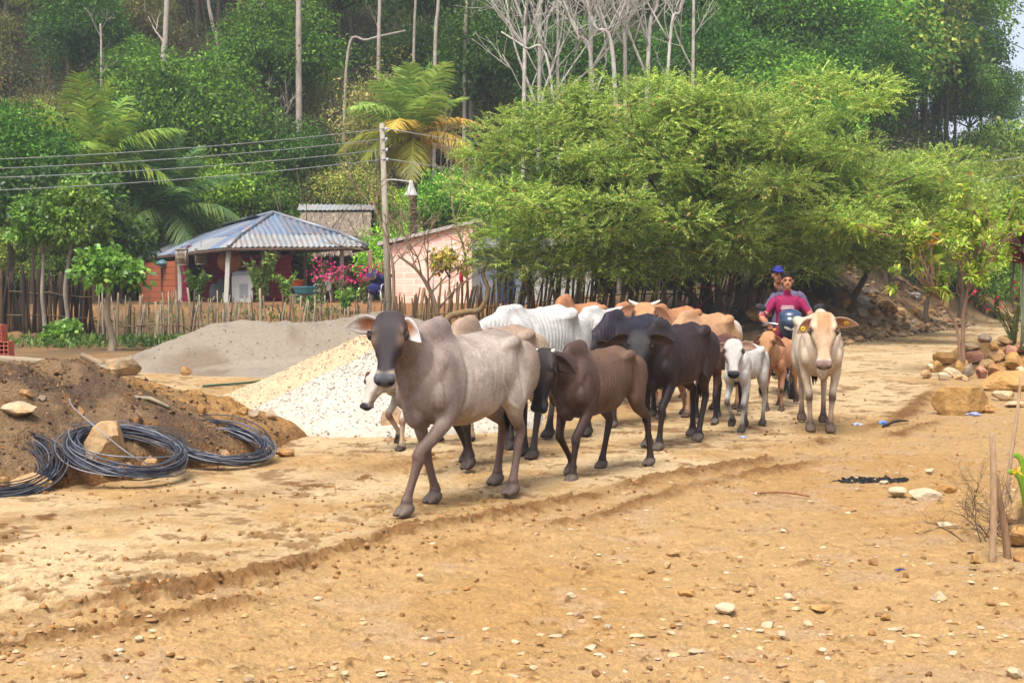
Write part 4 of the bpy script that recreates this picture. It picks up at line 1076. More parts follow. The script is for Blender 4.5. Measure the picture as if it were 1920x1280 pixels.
# ---- the big feathery trees behind the herd
ACACIA = [lin(154, 176, 76), lin(128, 157, 66), lin(168, 186, 86), lin(108, 140, 60), lin(182, 190, 100)]
def feathery_tree(label, base, centre, crown, seed, nclump, nspray, stems, pal=ACACIA, fringe=None):
    rng = random.Random(seed); nr = np.random.default_rng(seed)
    root = thing('feathery_tree', label, 'tree', base, 0)
    base = np.array(tuple(base)); cc = np.array(tuple(centre)) - base
    nl = max(8, nclump // 11); g = (np.arange(nl) + .5) / nl; th = np.arccos(1 - 1.93 * g); ph = np.arange(nl) * 2.399 + rng.uniform(0, 6)
    lobe = np.column_stack([np.sin(th) * np.cos(ph), np.sin(th) * np.sin(ph), np.cos(th)]) * np.array(crown) * nr.uniform(.50, .84, (nl, 1)) + cc
    lr = nr.uniform(.28, .44, (nl, 1)) * np.array([crown[0], crown[1] * 1.2, crown[2]]) * np.array([.80, .85, .85])
    ow = nr.integers(0, nl, nclump); dl = unit(nr.normal(0, 1, (nclump, 3))); dl[:, 2] = np.where(dl[:, 2] < -.2, dl[:, 2] * .55, dl[:, 2])
    C = lobe[ow] + dl * lr[ow] * (.55 + .5 * nr.random((nclump, 1))); C[:, 2] -= .16 * np.linalg.norm((C - cc)[:, :2], axis=1) ** 1.25 * .35
    C[:, 2] = np.maximum(C[:, 2], 1.35 + nr.random(nclump) * .7)
    if fringe is not None: C[:len(fringe)] = np.array(fringe) - base
    lt_ = np.clip(1 + nr.normal(0, .10, nl), .8, 1.25)
    b = MB(); tops = []
    for k in range(stems):
        a = k * 6.28 / stems + rng.uniform(-.4, .4)
        t0 = np.array([math.cos(a) * .25 * stems / 3, math.sin(a) * .2, -.2]); t1 = cc * .75 + np.array([math.cos(a) * crown[0] * .33, math.sin(a) * crown[1] * .3, 0]); t1[2] = cc[2] - crown[2] * .25
        P = trunk_mb(b, t0, t1, .13, .06, rng, bend=.35, col=lin(104, 88, 70)); tops += [P[2], P[3], P[4]]
    T = np.array(tops)
    for i in range(nclump):
        if i % 2: continue
        c = C[i]; s = T[np.argmin(np.linalg.norm(T - c, axis=1))]
        b.tube([s, s * .45 + c * .55 + nr.normal(0, .15, 3), c], [.05, .03, .012], n=5, k=3, col=lin(112, 96, 76))
    b.build('trunk', M_BARK, root)
    f = MB(); rr = nr.uniform(.40, 1.0, (nclump, 1)) * np.array([1.2, 1.1, .50])
    dd = unit(nr.normal(0, 1, (nclump, nspray, 3))); dd[..., 2] = dd[..., 2] * .8 + .15
    P = C[:, None] + dd * rr[:, None] * (.35 + .65 * nr.random((nclump, nspray, 1)) ** .5)
    D = dd + nr.normal(0, .45, dd.shape) + np.array([0, 0, .35]); D[..., 2] *= .7
    tone = np.clip(1 + nr.normal(0, .13, nclump), .7, 1.4) * lt_[ow]
    for g in range(nclump):
        spray_leaves(f, P[g], D[g], 10, .082, .038, .46, [np.array(p) * tone[g] for p in pal], nr, droop=.22)
    # scattered tan seed pods and dying leaflets
    q = nr.choice(nclump * nspray, nclump * nspray // 22, replace=False)
    V, F = leaf_quads(P.reshape(-1, 3)[q] + nr.normal(0, .1, (len(q), 3)), nr.normal(0, 1, (len(q), 3)), .16, .09, nr, .2)
    f.add(V, F, np.repeat(pick_cols([lin(196, 160, 96), lin(188, 132, 84), lin(176, 164, 84)], len(q), nr), 4, 0))
    f.build('crown', M_LEAF, root)
    return root

FRG = [tuple(at(x, y, Y)) for x, y, Y in [(905, 285, 41), (940, 245, 41), (975, 225, 41), (1010, 205, 41), (1050, 190, 41), (1090, 180, 41), (1130, 165, 41), (960, 270, 40), (1020, 250, 40), (1080, 225, 40), (895, 295, 40.5), (905, 355, 40.2), (925, 415, 40), (915, 460, 40), (935, 490, 39.8), (940, 435, 39.6), (980, 460, 39.6), (985, 495, 39.4), (1020, 470, 39.2), (1050, 495, 39), (1090, 480, 38.8), (1120, 510, 38.8), (1160, 490, 38.6), (1200, 510, 38.6), (1250, 490, 38.6), (1290, 505, 38.8), (1330, 485, 38.8), (1370, 500, 39), (1410, 490, 39.2), (1450, 510, 39.6), (1490, 490, 40), (1520, 510, 40.4), (1000, 425, 39), (1070, 435, 38.6), (1140, 435, 38.4), (1220, 459, 38.2), (1300, 435, 38.3), (1380, 454, 38.5), (1460, 459, 39), (1530, 460, 40), (1000, 530, 40.2), (975, 510, 40.4), (1180, 460, 38.2), (1260, 465, 38.3), (1345, 460, 38.4), (1110, 469, 38.6), (1420, 460, 38.8)]]
p = at(1345, 590, 41.5); p.z = gz(p.x, p.y)
feathery_tree('broad feathery bright green tree hanging over the stick fence behind the herd', p, (5.45, 40.0, 4.62), (6.9, 4.2, 3.4), 3, 310, 88, 4, fringe=FRG)
p = at(1575, 560, 46.5); p.z = gz(p.x, p.y)
feathery_tree('paler feathery tree on the bank, right of the broad one', p, (10.5, 46.5, 3.7), (3.9, 3.2, 2.7), 5, 140, 84, 3, pal=[lin(142, 166, 76), lin(124, 152, 66), lin(160, 176, 88), lin(108, 136, 60)])

# ---- palms
def palm(label, loc, trunk_h, fronds, seed, trunk_r=.13, lean=0.0, pal=MID, yellow=0.0, frond_len=2.6, upright=.5):
    rng = random.Random(seed); nr = np.random.default_rng(seed)
    root = thing('coconut_palm', label, 'palm', loc, 0)
    b = MB(); P = [(0, 0, -.2), (lean * .3, 0, trunk_h * .35), (lean * .7, 0, trunk_h * .7), (lean, 0, trunk_h)]
    b.tube(P, [trunk_r * 1.3, trunk_r, trunk_r * .92, trunk_r * .85], n=10, k=8, col=lin(150, 128, 104))
    for i in range(int(trunk_h / .16)):
        z = .1 + i * .16; x = np.interp(z, [0, trunk_h], [0, lean]); b.tube([(x, 0, z), (x, 0, z + .03)], [trunk_r * 1.12, trunk_r * 1.02], n=10, col=lin(120, 100, 80))
    b.build('trunk', M_BARK, root)
    top = np.array([lean, 0, trunk_h])
    for k in range(fronds):
        a = k * 2.399 + rng.uniform(-.25, .25); el = R(84) - (R(84) - R(-30) * (1 - upright)) * (k / (fronds - 1)) ** 1.15
        Lf = frond_len * rng.uniform(.82, 1.12); old = k / fronds
        m = 14; pts = [top.copy()]; e = el + .12
        for i in range(m):
            e -= (.030 + .055 * math.cos(el)) * (.6 + 1.1 * i / m)
            pts.append(pts[-1] + np.array([math.cos(a) * math.cos(e), math.sin(a) * math.cos(e), math.sin(e)]) * Lf / m)
        pts = np.array(pts); f = MB()
        yel = rng.random() < yellow * (old > .45)
        cpal = [lin(206, 172, 84), lin(196, 166, 74), lin(186, 166, 92)] if yel else ([lin(150, 150, 62), lin(128, 136, 54)] if (old > .6 and yellow) else pal)
        f.tube(pts, np.linspace(.03, .006, len(pts)), n=5, col=np.array(cpal[0]) * 1.35)
        Pd = catmull(pts, 4); n = len(Pd); T = unit(np.gradient(Pd, axis=0)); S = unit(np.cross(T, [0, 0, 1.0])); N = np.cross(S, T)
        for sg in (-1, 1):
            q = np.arange(4, n); t = q / n
            ln = Lf * .34 * np.sin(np.pi * (t * .82 + .12)) + .06
            D = S[q] * sg * .85 + T[q] * .55 + N[q] * .15 + nr.normal(0, .10, (len(q), 3)); D[:, 2] -= .15 + .35 * old
            B = Pd[q]; D = unit(D); tip = B + D * ln[:, None] - np.array([0, 0, 1]) * (ln ** 2 * .22)[:, None]; mid = B + D * (ln * .5)[:, None]
            W = T[q] * .034
            V = np.stack([B - W, mid - W, tip, mid + W, B + W], 1).reshape(-1, 3)
            i5 = (np.arange(len(q)) * 5)[:, None]
            f.add(V, [np.concatenate([i5 + np.array([[0, 1, 3, 4]])], 0), i5 + np.array([[1, 2, 3]])], np.repeat(pick_cols(cpal, len(q), nr, .12), 5, 0))
        f.build('frond', M_LEAF, root)
    # nuts and fibre under the crown
    c = MB()
    for k in range(7):
        a = k * .9; c.ball(top + np.array([math.cos(a) * .2, math.sin(a) * .2, -.12 - .05 * (k % 3)]), (.09, .09, .12), n=8, col=lin(150, 120, 60))
    c.build('coconuts', mat('coconut_husk', var=.2), root)
    return root
p = at(774, 470, 50.5); p.z = gz(p.x, p.y)
palm('coconut palm with yellowing fronds standing behind the lamp post', p, at(770, 258, 50.5).z - p.z, 24, 11, yellow=.4, frond_len=2.75, upright=.62, pal=[lin(136, 166, 76), lin(114, 150, 72), lin(156, 178, 92)], lean=.05)
p = at(175, 430, 55); p.z = gz(p.x, p.y)
palm('upright palm with tall fronds among the trees at the upper left', p, at(175, 318, 55).z - p.z, 17, 12, frond_len=3.6, upright=.95, pal=[lin(126, 154, 60), lin(104, 138, 60), lin(152, 168, 66)])
p = at(312, 470, 56.5); p.z = gz(p.x, p.y)
palm('dark palm rising behind the left end of the tin roof', p, at(312, 400, 56.5).z - p.z, 19, 13, frond_len=3.3, upright=.75, pal=[lin(84, 116, 64), lin(70, 104, 60), lin(104, 126, 64)])

# ---- forest on the hillside: eight trees built once, then copied
PROTO = []
def proto(i, pal, h, crown, nclump, nleaf, L, **k):
    t = leafy_tree('forest_tree', '', 'tree', (0, 0, 0), h, crown, nclump, nleaf, L, L * .55, pal, 100 + i, trunk_r=.16, leafmat=M_FOREST, barkmat=M_BARK, **k)
    PROTO.append(t); return t
proto(0, DARK, 9, (3.4, 3.4, 3.4), 60, 260, .19)
proto(1, MID, 8, (3.0, 3.0, 2.8), 54, 260, .18)
proto(2, DARK, 11, (2.8, 2.8, 4.4), 60, 260, .19, squash=1.0)
proto(3, OLIVE, 7, (3.6, 3.6, 2.2), 56, 230, .17, squash=.45)
proto(4, DRY, 8, (2.6, 2.6, 3.2), 40, 190, .15)
proto(5, LIGHT, 7, (2.6, 2.6, 2.4), 48, 230, .18)
proto(6, DARK + MID, 12, (4.2, 4.2, 4.8), 74, 280, .21)
proto(7, DRY + OLIVE, 6, (2.4, 2.4, 2.6), 40, 190, .15)
proto(8, MID + LIGHT, 3.2, (2.3, 2.0, 1.7), 46, 200, .14, crown_z=1.5)
proto(9, OLIVE + DARK, 3.6, (2.2, 2.0, 1.9), 46, 190, .14, crown_z=1.7)
KIND_LABEL = ['dark green rounded tree in the forest on the hill', 'mid green rounded tree in the forest on the hill', 'tall narrow dark tree in the forest on the hill', 'flat layered olive tree in the forest on the hill',
              'thin dry brownish tree in the forest on the hill', 'light green tree in the forest on the hill', 'very large dark tree in the forest on the hill', 'low dry olive tree in the forest on the hill',
              'bright bushy shrub at the foot of the hill', 'dull green shrub at the foot of the hill']
used = set()
def plant(kind, x, y, s=1.0, rz=None, label=None, group=True, sz=None):
    rng = FR
    o = PROTO[kind] if kind not in used else copy_tree(PROTO[kind]); used.add(kind)
    o.location = (x, y, gz(x, y) - .1); o.rotation_euler = (0, 0, rng.uniform(0, 6.28) if rz is None else rz)
    o.scale = (s, s, sz or s * rng.uniform(.9, 1.15))
    o['label'] = label or KIND_LABEL[kind]
    if group: o['group'] = 'forest trees on the hillside'
    return o
FR = random.Random(42)
for iy, Y in enumerate(np.arange(67, 112, 4.3)):
    half = .40 * Y + 3
    step = 4.6 if Y < 90 else 5.4
    for X in np.arange(-half + (iy % 2) * 2.2, half, step):
        x, y = X + FR.uniform(-1.5, 1.5), Y + FR.uniform(-1.5, 1.5); px = 960 + x / y * F_PX
        if y > 84 and px > 1500: continue
        if px > 1640 and y < 72: continue
        if px > 1560 and y > 70: continue
        if px < 560: w = [5, 3, 4, 2, 4, 2, 3, 4]
        elif px < 1000: w = [3, 3, 3, 2, 6, 2, 1, 5]
        elif px < 1340: w = [5, 2, 5, 0, 2, 0, 4, 1]
        elif px < 1700: w = [6, 1, 5, 0, 0, 0, 6, 0]
        else: w = [2, 2, 2, 4, 0, 1, 2, 2]
        plant(FR.choices(range(8), w)[0], x, y, FR.uniform(.75, 1.15))
# nearer trees that fill the foot of the hill, left of and behind the house
for px, Y, k, s, lab in [(20, 50, 0, .80, 'dark bushy tree at the far left edge behind the stake fence'), (-40, 47, 6, .62, 'very dark tree cut by the left edge'), (75, 58, 1, .9, 'mid green tree above the slender pair at the left'),
                         (255, 62, 0, .85, 'dark tree between the two left palms'), (395, 62.5, 5, .95, 'light green tree above the tin roof'), (470, 64.5, 1, .8, 'mid green tree right above the roof peak'),
                         (528, 60, 8, .95, 'yellow-green bush beside the thatched roof'), (640, 66, 7, 1.0, 'low dry tree above the thatched roof'), (850, 60, 1, .72, 'green tree right of the palm'), (900, 63, 5, .7, 'light green tree behind the left side of the broad feathery tree'),
                         (1480, 64, 6, .86, 'big dark tree rising above the paler feathery tree'), (1620, 66, 2, 1.0, 'narrow dark tree behind the paler feathery tree'), (1000, 64, 0, .8, 'dark tree below the bare white trees'),
                         (1340, 68, 0, 1.1, 'dark tree right of the bare white trees'), (1905, 74, 3, 1.25, 'flat layered olive tree at the right edge'), (1800, 60, 3, .85, 'layered olive tree beyond the bend of the road'),
                         (1740, 52, 1, .62, 'mid green bush on the bank at the bend of the road'), (1900, 56, 5, .6, 'green bush at the right edge beyond the road'), (1840, 66, 0, .75, 'dark rounded tree beyond the bend of the road'),
                         (1660, 56, 0, .6, 'dark green bush on the bank behind the feathery trees'), (1905, 82, 9, 2.2, 'dull green bushy tree at the right edge under the sky'), (1870, 90, 0, .62, 'dark tree right below the sky patch'), (1740, 90, 6, 1.15, 'dark leafy tree beside the withered palm'), (1762, 94, 6, 1.2, 'tallest dark tree against the sky at the upper right'), (1815, 98, 0, .95, 'rounded dark tree against the sky, right of the tallest one'), (1610, 84, 6, 1.3, 'dark tree high above the paler feathery tree'), (1690, 86, 6, 1.35, 'massive dark tree left of the one against the sky')]:
    x = (px - 960) / F_PX * Y
    plant(k, x, Y, s, label=lab, group=False)

for q_, Y, k, s_ in ((1690, 79, 9, 2.3), (1735, 80, 0, .85), (1790, 81, 0, .72), (1848, 80, 9, 1.25), (1912, 79, 9, .95), (1640, 76, 9, 2.2), (1775, 86, 0, 1.05), (1835, 88, 0, .85), (1890, 84, 3, .95), (1730, 84, 2, .95), (1700, 80, 0, 1.0), (1640, 78, 6, .8), (500, 66.3, 5, .62), (560, 66.6, 7, .95), (600, 66.8, 1, .62), (660, 66.4, 7, .9), (720, 66.6, 5, .6), (300, 66, 1, .8), (400, 67, 7, 1.0), (340, 66.5, 0, .7)): plant(k, (q_ - 960) / F_PX * Y, Y, s_)
for i, px in enumerate(range(-60, 1960, 46)):
    for Y0 in (58.5, 62.5, 66):
        Y = Y0 + FR.uniform(-1.5, 1.5); q = px + FR.uniform(-25, 25)
        if q > 1480 and Y0 < 66: continue
        if 520 < q < 730 and Y0 < 66: continue
        plant(FR.choice([8, 9, 9 if q < 500 else 8]), (q - 960) / F_PX * Y, Y, FR.uniform(.75, 1.25))
# undergrowth on the hill floor
nr = np.random.default_rng(9); b = MB(); n = 9000
Yu = 61 + 52 * nr.random(n) ** 1.2; Xu = (nr.random(n) * 2 - 1) * .42 * Yu
keep = ~((Xu > 9) & (seg_dist(Xu, Yu, ROAD_EDGE)[0] * seg_dist(Xu, Yu, ROAD_EDGE)[1] < 3)); Xu, Yu = Xu[keep], Yu[keep]
Zu = terrain(Xu, Yu); m = len(Xu)
C_ = np.column_stack([Xu, Yu, Zu + .35]); clump_leaves(b, C_, nr.uniform(.4, 1.3, (m, 1)) * np.array([1, 1, 1.1]), 20, .22, .10, DARK + MID + DRY + DRY, nr)
tag(b.build('undergrowth', M_LEAF), 'low leafy undergrowth covering the forest floor', 'undergrowth', kind='stuff')

# hanging vines and dry stems between the trees
b = MB(); n = 1500
Yv = 60 + 34 * nr.random(n); Xv = (nr.random(n) * 2 - 1) * .40 * Yv; k_ = (Xv < .02 * Yv) | (nr.random(n) < .25); k_ &= Xv < .18 * Yv; Xv, Yv = Xv[k_], Yv[k_]; Zv = terrain(Xv, Yv)
for x, y, z in zip(Xv, Yv, Zv):
    h = FR.uniform(2.0, 6.5); c = FR.choice([lin(128, 108, 92), lin(104, 90, 74), lin(150, 130, 110), lin(92, 84, 60)]); b.tube([(x, y, z - .1), (x + FR.gauss(0, .3), y, z + h * .5), (x + FR.gauss(0, .6), y + FR.gauss(0, .3), z + h)], [.03, .024, .012], n=3, k=2, col=c, cap=False)
tag(b.build('vines', M_BARK), 'tangle of thin dry stems and vines through the forest', 'vines', kind='stuff')

# ---- pale trunks and bare trees
def bare_tree(name, label, pts, r0, r1, seed, branches=5, blen=2.2, bang=.7, group=None, depth=2, col=lin(206, 194, 180), start=.35, crown=0, stems=0):
    rng = random.Random(seed); root = thing(name, label, 'tree', pts[0], 0, group); o0 = Vector(pts[0]); b = MB()
    P = catmull(np.array([tuple(Vector(p) - o0) for p in pts]), 6)
    b.tube(P, np.linspace(r0, r1, len(P)), n=9, col=col)
    br = MB(); ends = []
    def grow(p, d, l, r, dep):
        r = max(r, .012)
        m = 4; q = [np.array(p)]; d = np.array(d)
        for i in range(m):
            d = d + np.array([rng.gauss(0, .16), rng.gauss(0, .16), rng.uniform(-.02, .16)]); d /= np.linalg.norm(d); q.append(q[-1] + d * l / m)
        br.tube(q, np.linspace(r, r * .4, m + 1), n=6, k=2, col=col * .97)
        ends.append(q[-1])
        if dep > 0:
            for k in range(rng.choice([2, 3])):
                i = rng.choice([1, 2, 3]); e = d + np.array([rng.gauss(0, .6), rng.gauss(0, .5), rng.gauss(.1, .4)]); e /= np.linalg.norm(e)
                grow(q[i], e, l * rng.uniform(.45, .75), r * .5, dep - 1)
    for k in range(branches):
        t = start + (1 - start) * (k + rng.random()) / branches; i = int(t * (len(P) - 1)); a = rng.uniform(0, 6.28)
        if rng.random() < .7: a = rng.choice([0, math.pi]) + rng.gauss(0, .5)
        d = np.array([math.cos(a) * bang, math.sin(a) * bang, 1.0]); d /= np.linalg.norm(d)
        grow(P[i], d, blen * rng.uniform(.6, 1.2), r0 * (1 - t * .6) * .5, depth)
    for k in range(stems):
        sg = 1 if (k + seed) % 2 else -1; i = int(len(P) * rng.uniform(.30, .48)); d = np.array([sg * rng.uniform(.22, .62), rng.gauss(0, .15), 1.0]); grow(P[i], d / np.linalg.norm(d), rng.uniform(4.5, 7.0), r0 * rng.uniform(.5, .7), 3)
    b.build('trunk', M_PALEBARK, root)
    if branches: br.build('branches', M_PALEBARK, root)
    if crown:
        nrr = np.random.default_rng(seed); f = MB(); top = P[-1]
        clump_leaves(f, top + nrr.normal(0, 1, (crown, 3)) * [1.6, 1.6, 1.0] + [0, 0, 1.2], np.full((crown, 3), .9), 120, .26, .14, MID, nrr); f.build('crown', M_LEAF, root)
    return root
def vpts(pp, Y):
    g = at(pp[0][0], pp[0][1], Y); g.z = min(gz(g.x, g.y) - .2, g.z)
    return [tuple(g)] + [tuple(at(x, y, Y)) for x, y in pp[1:]]
GT = 'pale straight trunks rising out of the forest'
for i, (pp, Y, w, br, lab) in enumerate([
    ([(300, 262), (306, 130), (310, 70), (315, -60), (318, -200)], 68.5, 12, 3, 'tall pale trunk with a side branch above the left palms'),
    ([(560, 240), (560, 120), (560, 0), (562, -240)], 69, 13, 0, 'thick straight pale trunk above the tin roof'),
    ([(422, 200), (412, 110), (398, 45), (390, -20), (400, -160)], 71, 8, 2, 'bent pale trunk between the two tall straight ones'),
    ([(186, 170), (190, 110), (188, 45)], 70, 5, 3, 'thin pale stem over the upright left palm'),
    ([(706, 200), (710, 90), (712, 0), (714, -200)], 68, 8, 0, 'pale trunk above the lamp post'),
    ([(772, 180), (776, 90), (780, -20), (782, -180)], 70, 6, 0, 'thin pale trunk rising right above the palm'),
    ([(812, 175), (816, 90), (822, 0), (826, -180)], 69, 8, 0, 'pale trunk right of the palm'),
    ([(868, 165), (872, 80), (876, 0), (880, -180)], 70, 8, 0, 'left trunk of the close pair right of the palm'),
    ([(880, 165), (884, 70), (888, -10), (890, -180)], 71, 8, 0, 'right trunk of the close pair right of the palm'),
    ([(640, 130), (652, 100), (690, 75), (760, 58)], 70, 6, 1, 'fallen pale trunk leaning across the forest above the palm'),
    ([(490, 150), (492, 60), (492, -120)], 74, 9, 0, 'greyish trunk half hidden by leaves, left of the thick one'),
    ([(517, 340), (519, 270), (520, 200)], 66.2, 3, 7, 'small bare tree sticking out of the bushes over the roof peak')]):
    bare_tree('slender_tree' if i not in (9,) else 'fallen_tree', lab, vpts(pp, Y), w / F_PX * Y * .5, w / F_PX * Y * .36, 60 + i, branches=br, blen=1.6, group=None, crown=6 if pp[-1][1] < -100 else 0)
for i, (pp, Y, w, br, bl, lab) in enumerate([
    ([(978, 190), (984, 90), (988, 0), (992, -120)], 60, 9, 4, 2.2, 'leftmost bare white tree in the leafless group'),
    ([(1008, 200), (1012, 80), (1016, -60)], 61, 10, 6, 2.6, 'bare white tree with many twigs reaching left'),
    ([(1045, 190), (1046, 60), (1044, -100)], 62, 7, 2, 2.0, 'slim bare white tree second from the left of the leafless group'),
    ([(1070, 200), (1030, 130), (985, 90), (940, 60)], 57, 6, 7, 1.8, 'low bare tree leaning left out of the bright green crown'),
    ([(1105, 190), (1108, 80), (1102, 0), (1100, -100)], 60, 10, 6, 2.4, 'bare white tree in the middle of the leafless group'),
    ([(1120, 190), (1110, 130), (1080, 60), (1040, -40)], 58, 8, 6, 2.2, 'bare tree slanting left across the leafless group'),
    ([(1162, 190), (1150, 110), (1115, 50), (1090, -30)], 57, 10, 7, 2.2, 'forked bare white tree behind the top of the bright green crown'),
    ([(1165, 180), (1172, 90), (1150, 10), (1140, -90)], 59, 9, 6, 2.2, 'bare white tree standing close behind the forked one'),
    ([(1210, 170), (1216, 90), (1232, 10), (1240, -90)], 58, 10, 6, 2.2, 'bare white tree leaning right in the leafless group'),
    ([(1235, 160), (1256, 80), (1275, 20), (1290, -60)], 57, 7, 6, 2.0, 'rightmost bare tree fanning out to the right'),
    ([(1298, 150), (1300, 70), (1302, -60)], 61, 8, 2, 1.6, 'straight bare white stem at the right end of the leafless group')]):
    bare_tree('bare_tree', lab, vpts(pp, Y), w / F_PX * Y * .48, w / F_PX * Y * .26, 80 + i, branches=br + 3, blen=bl * 1.7, bang=.52, start=.36, col=lin(240, 232, 220), stems=3 if br > 2 else 1)

# withered palm head high in the dark trees
pw = at(1708, 20, 82); g = gz(pw.x, 82); root = thing('withered_palm', 'withered palm with brown drooping fronds high in the dark trees at the upper right', 'palm', (pw.x, 82, g)); b = MB(); b.tube([(0.25, 0, -.2), (.2, 0, (pw.z - g) * .5), (0, 0, pw.z - g)], [.12, .10, .08], n=8, k=4, col=lin(190, 180, 164)); b.build('trunk', M_PALEBARK, root)
f = MB(); nq = 420; rg = np.random.default_rng(4); a = rg.uniform(0, 6.28, nq); c0 = np.where(rg.random(nq) < .55, .30, -.55)
Pq = np.column_stack([c0, np.zeros(nq), np.full(nq, pw.z - g)]) + rg.normal(0, .16, (nq, 3)); V, F = leaf_quads(Pq, np.column_stack([np.cos(a), np.sin(a), rg.uniform(-.8, .5, nq)]), rg.uniform(.4, .8, nq), .09, rg, .2)
f.add(V, F, np.repeat(pick_cols([lin(190, 150, 96), lin(160, 118, 76), lin(206, 170, 112)], nq, rg), 4, 0)); f.build('frond', M_LEAF, root)
# ============================================================ HOUSES
M_PLANK = mat('painted_plank', var=.16, scale=7, stretch=(.5, .5, 3), rough=.8, bump=.3, bscale=25)
M_PAINT = mat('white_paint', var=.10, scale=8, rough=.6, bump=.15)
M_TIN = mat('corrugated_tin', var=.22, scale=3.5, detail=6, rough=.42, bump=.1, metal=.25, spec=.5, tint=lin(150, 116, 96), tscale=2.6, tfac=.35)
def zfix(px, py, Y):
    p = at(px, py, Y); return p
def quad_grid(A, B, C, D, nu, nv):
    """A-B along the eave, D-C along the ridge"""
    A, B, C, D = [np.array(tuple(p), float) for p in (A, B, C, D)]
    u = np.linspace(0, 1, nu)[None, :, None]; v = np.linspace(0, 1, nv)[:, None, None]
    P = (A * (1 - u) + B * u) * (1 - v) + (D * (1 - u) + C * u) * v
    return P.reshape(-1, 3)
def tin_sheet(b, A, B, C, D, pitch=.19, amp=.022, cols=None, seed=0, sheetw=.85, nv=7, thick=.012):
    """corrugated sheets laid up the slope; A-B is the eave, D-C the ridge (or one point)"""
    rng = random.Random(seed); A, B, C, D = [np.array(tuple(p), float) for p in (A, B, C, D)]
    E = B - A; w = np.linalg.norm(E); e = E / w; N = np.cross(E, C + D - A - B); N /= np.linalg.norm(N); N = N if N[2] > 0 else -N
    U = np.cross(N, e); U = U if U @ (C + D - A - B) > 0 else -U
    pl = [((p - A) @ e / w, (p - A) @ U, (p - A) @ N) for p in (A, D, C, B)]
    us = np.unique(np.concatenate([np.linspace(0, 1, int(w / pitch * 6) + 2), [np.clip(pl[1][0], 0, 1), np.clip(pl[2][0], 0, 1)]])); nu = len(us)
    xu = np.array([pl[0][0], max(pl[1][0], 1e-4), max(pl[2][0], pl[1][0] + 2e-4), max(1.0, pl[2][0] + 2e-4)])
    top = np.interp(us, xu, [p[1] for p in pl])
    v = np.linspace(0, 1, nv)[:, None]
    lo, hi = A[None] + us[:, None] * E[None], None
    P = lo[None] + (v * top[None])[..., None] * U
    off = np.interp(us, xu, [p[2] for p in pl])
    P = P + (v * off[None])[..., None] * N
    u = np.tile(us, nv); P = P.reshape(-1, 3)
    P = P + N * (amp * np.sin(u * w / pitch * 2 * np.pi) + .035 * (fbm(u * w * .7, np.repeat(np.arange(nv), nu) * .6, seed, 2) - .5))[:, None]
    cs = [np.array(rng.choice(cols)) * rng.uniform(.80, 1.18) for _ in range(int(w / sheetw) + 2)]
    c = np.array([cs[int(x * w / sheetw)] for x in u])
    i = np.arange(nv - 1)[:, None] * nu; j = np.arange(nu - 1)[None]
    F = np.stack([i + j, i + j + 1, i + nu + j + 1, i + nu + j], -1).reshape(-1, 4)
    b.add(P, F, c); b.add(P - N * thick, F[:, ::-1], c * .6)
TINC = [lin(120, 144, 178), lin(144, 166, 194), lin(104, 126, 162), lin(166, 182, 202), lin(128, 146, 170)]
TINL = [lin(186, 192, 196), lin(160, 172, 182), lin(176, 180, 180)]

hx0, hy0 = -9.9, 50.0
house = thing('house', 'small house with a blue-grey tin roof, magenta and orange plank walls and an open veranda', 'house', (hx0, hy0, gz(hx0, hy0)))
HB = Vector(house.location)
def hl(p): return Vector(p) - HB
eA, eB, eC = at(243, 486, 56), at(428, 463, 49.4), at(690, 462, 51.5)
apex, rq = at(512, 400, 52.5), at(388, 431, 60)
bC = Vector((eC.x - 1.2, 57.5, eC.z + .05)); bA = Vector((eA.x + 1.5, 62.5, eA.z + .1))
b = MB()
kA, kB, kC = rq.lerp(eA, .70), apex.lerp(eB, .72), apex.lerp(eC, .72)
for k in (kA, kB, kC): k.z += .10
tin_sheet(b, hl(kA), hl(kB), hl(apex), hl(rq), cols=TINC, seed=1)
tin_sheet(b, hl(eA), hl(eB), hl(kB) + Vector((0, 0, .0)), hl(kA), cols=TINC + TINL, seed=2, nv=4)
tin_sheet(b, hl(kB), hl(kC), hl(apex) + Vector((.12, 0, 0)), hl(apex), cols=TINC, seed=3, pitch=.2)
tin_sheet(b, hl(eB), hl(eC), hl(kC), hl(kB), cols=TINL, seed=4, pitch=.2, nv=4)
tin_sheet(b, hl(eC), hl(bC), hl(apex) + Vector((.1, .5, -.02)), hl(apex), cols=TINC, seed=5)
tin_sheet(b, hl(bC), hl(bA), hl(rq), hl(apex), cols=TINC, seed=6)
tin_sheet(b, hl(bA), hl(eA), hl(rq) + Vector((-.1, 0, 0)), hl(rq), cols=TINC, seed=7)
roof = b.build('roof', M_TIN, house)
b = MB()
for p, q in ((apex, rq), (apex, kB), (kB, eB), (apex, kC), (kC, eC)):
    b.tube([hl(p) + Vector((0, 0, .035)), hl(q) + Vector((0, 0, .035))], .07, n=8, col=lin(150, 164, 180))
b.build('ridge_cap', M_TIN, roof)
b = MB()      # rafters and eave beams under the tin
for p, q in ((eA, eB), (eB, eC), (eC, bC)):
    b.tube([hl(p) - Vector((0, 0, .09)), hl(q) - Vector((0, 0, .09))], .06, n=6, col=lin(110, 84, 66))
for t in np.linspace(.06, .94, 9):
    p = eB.lerp(eC, t); b.tube([hl(p) - Vector((0, 0, .06)), hl(p.lerp(apex, .9)) - Vector((0, 0, .12))], .035, n=5, col=lin(96, 74, 60))
    p = eA.lerp(eB, t); b.tube([hl(p) - Vector((0, 0, .06)), hl(p.lerp(rq.lerp(apex, t), .9)) - Vector((0, 0, .12))], .035, n=5, col=lin(96, 74, 60))
b.build('rafter', M_WOOD, house)
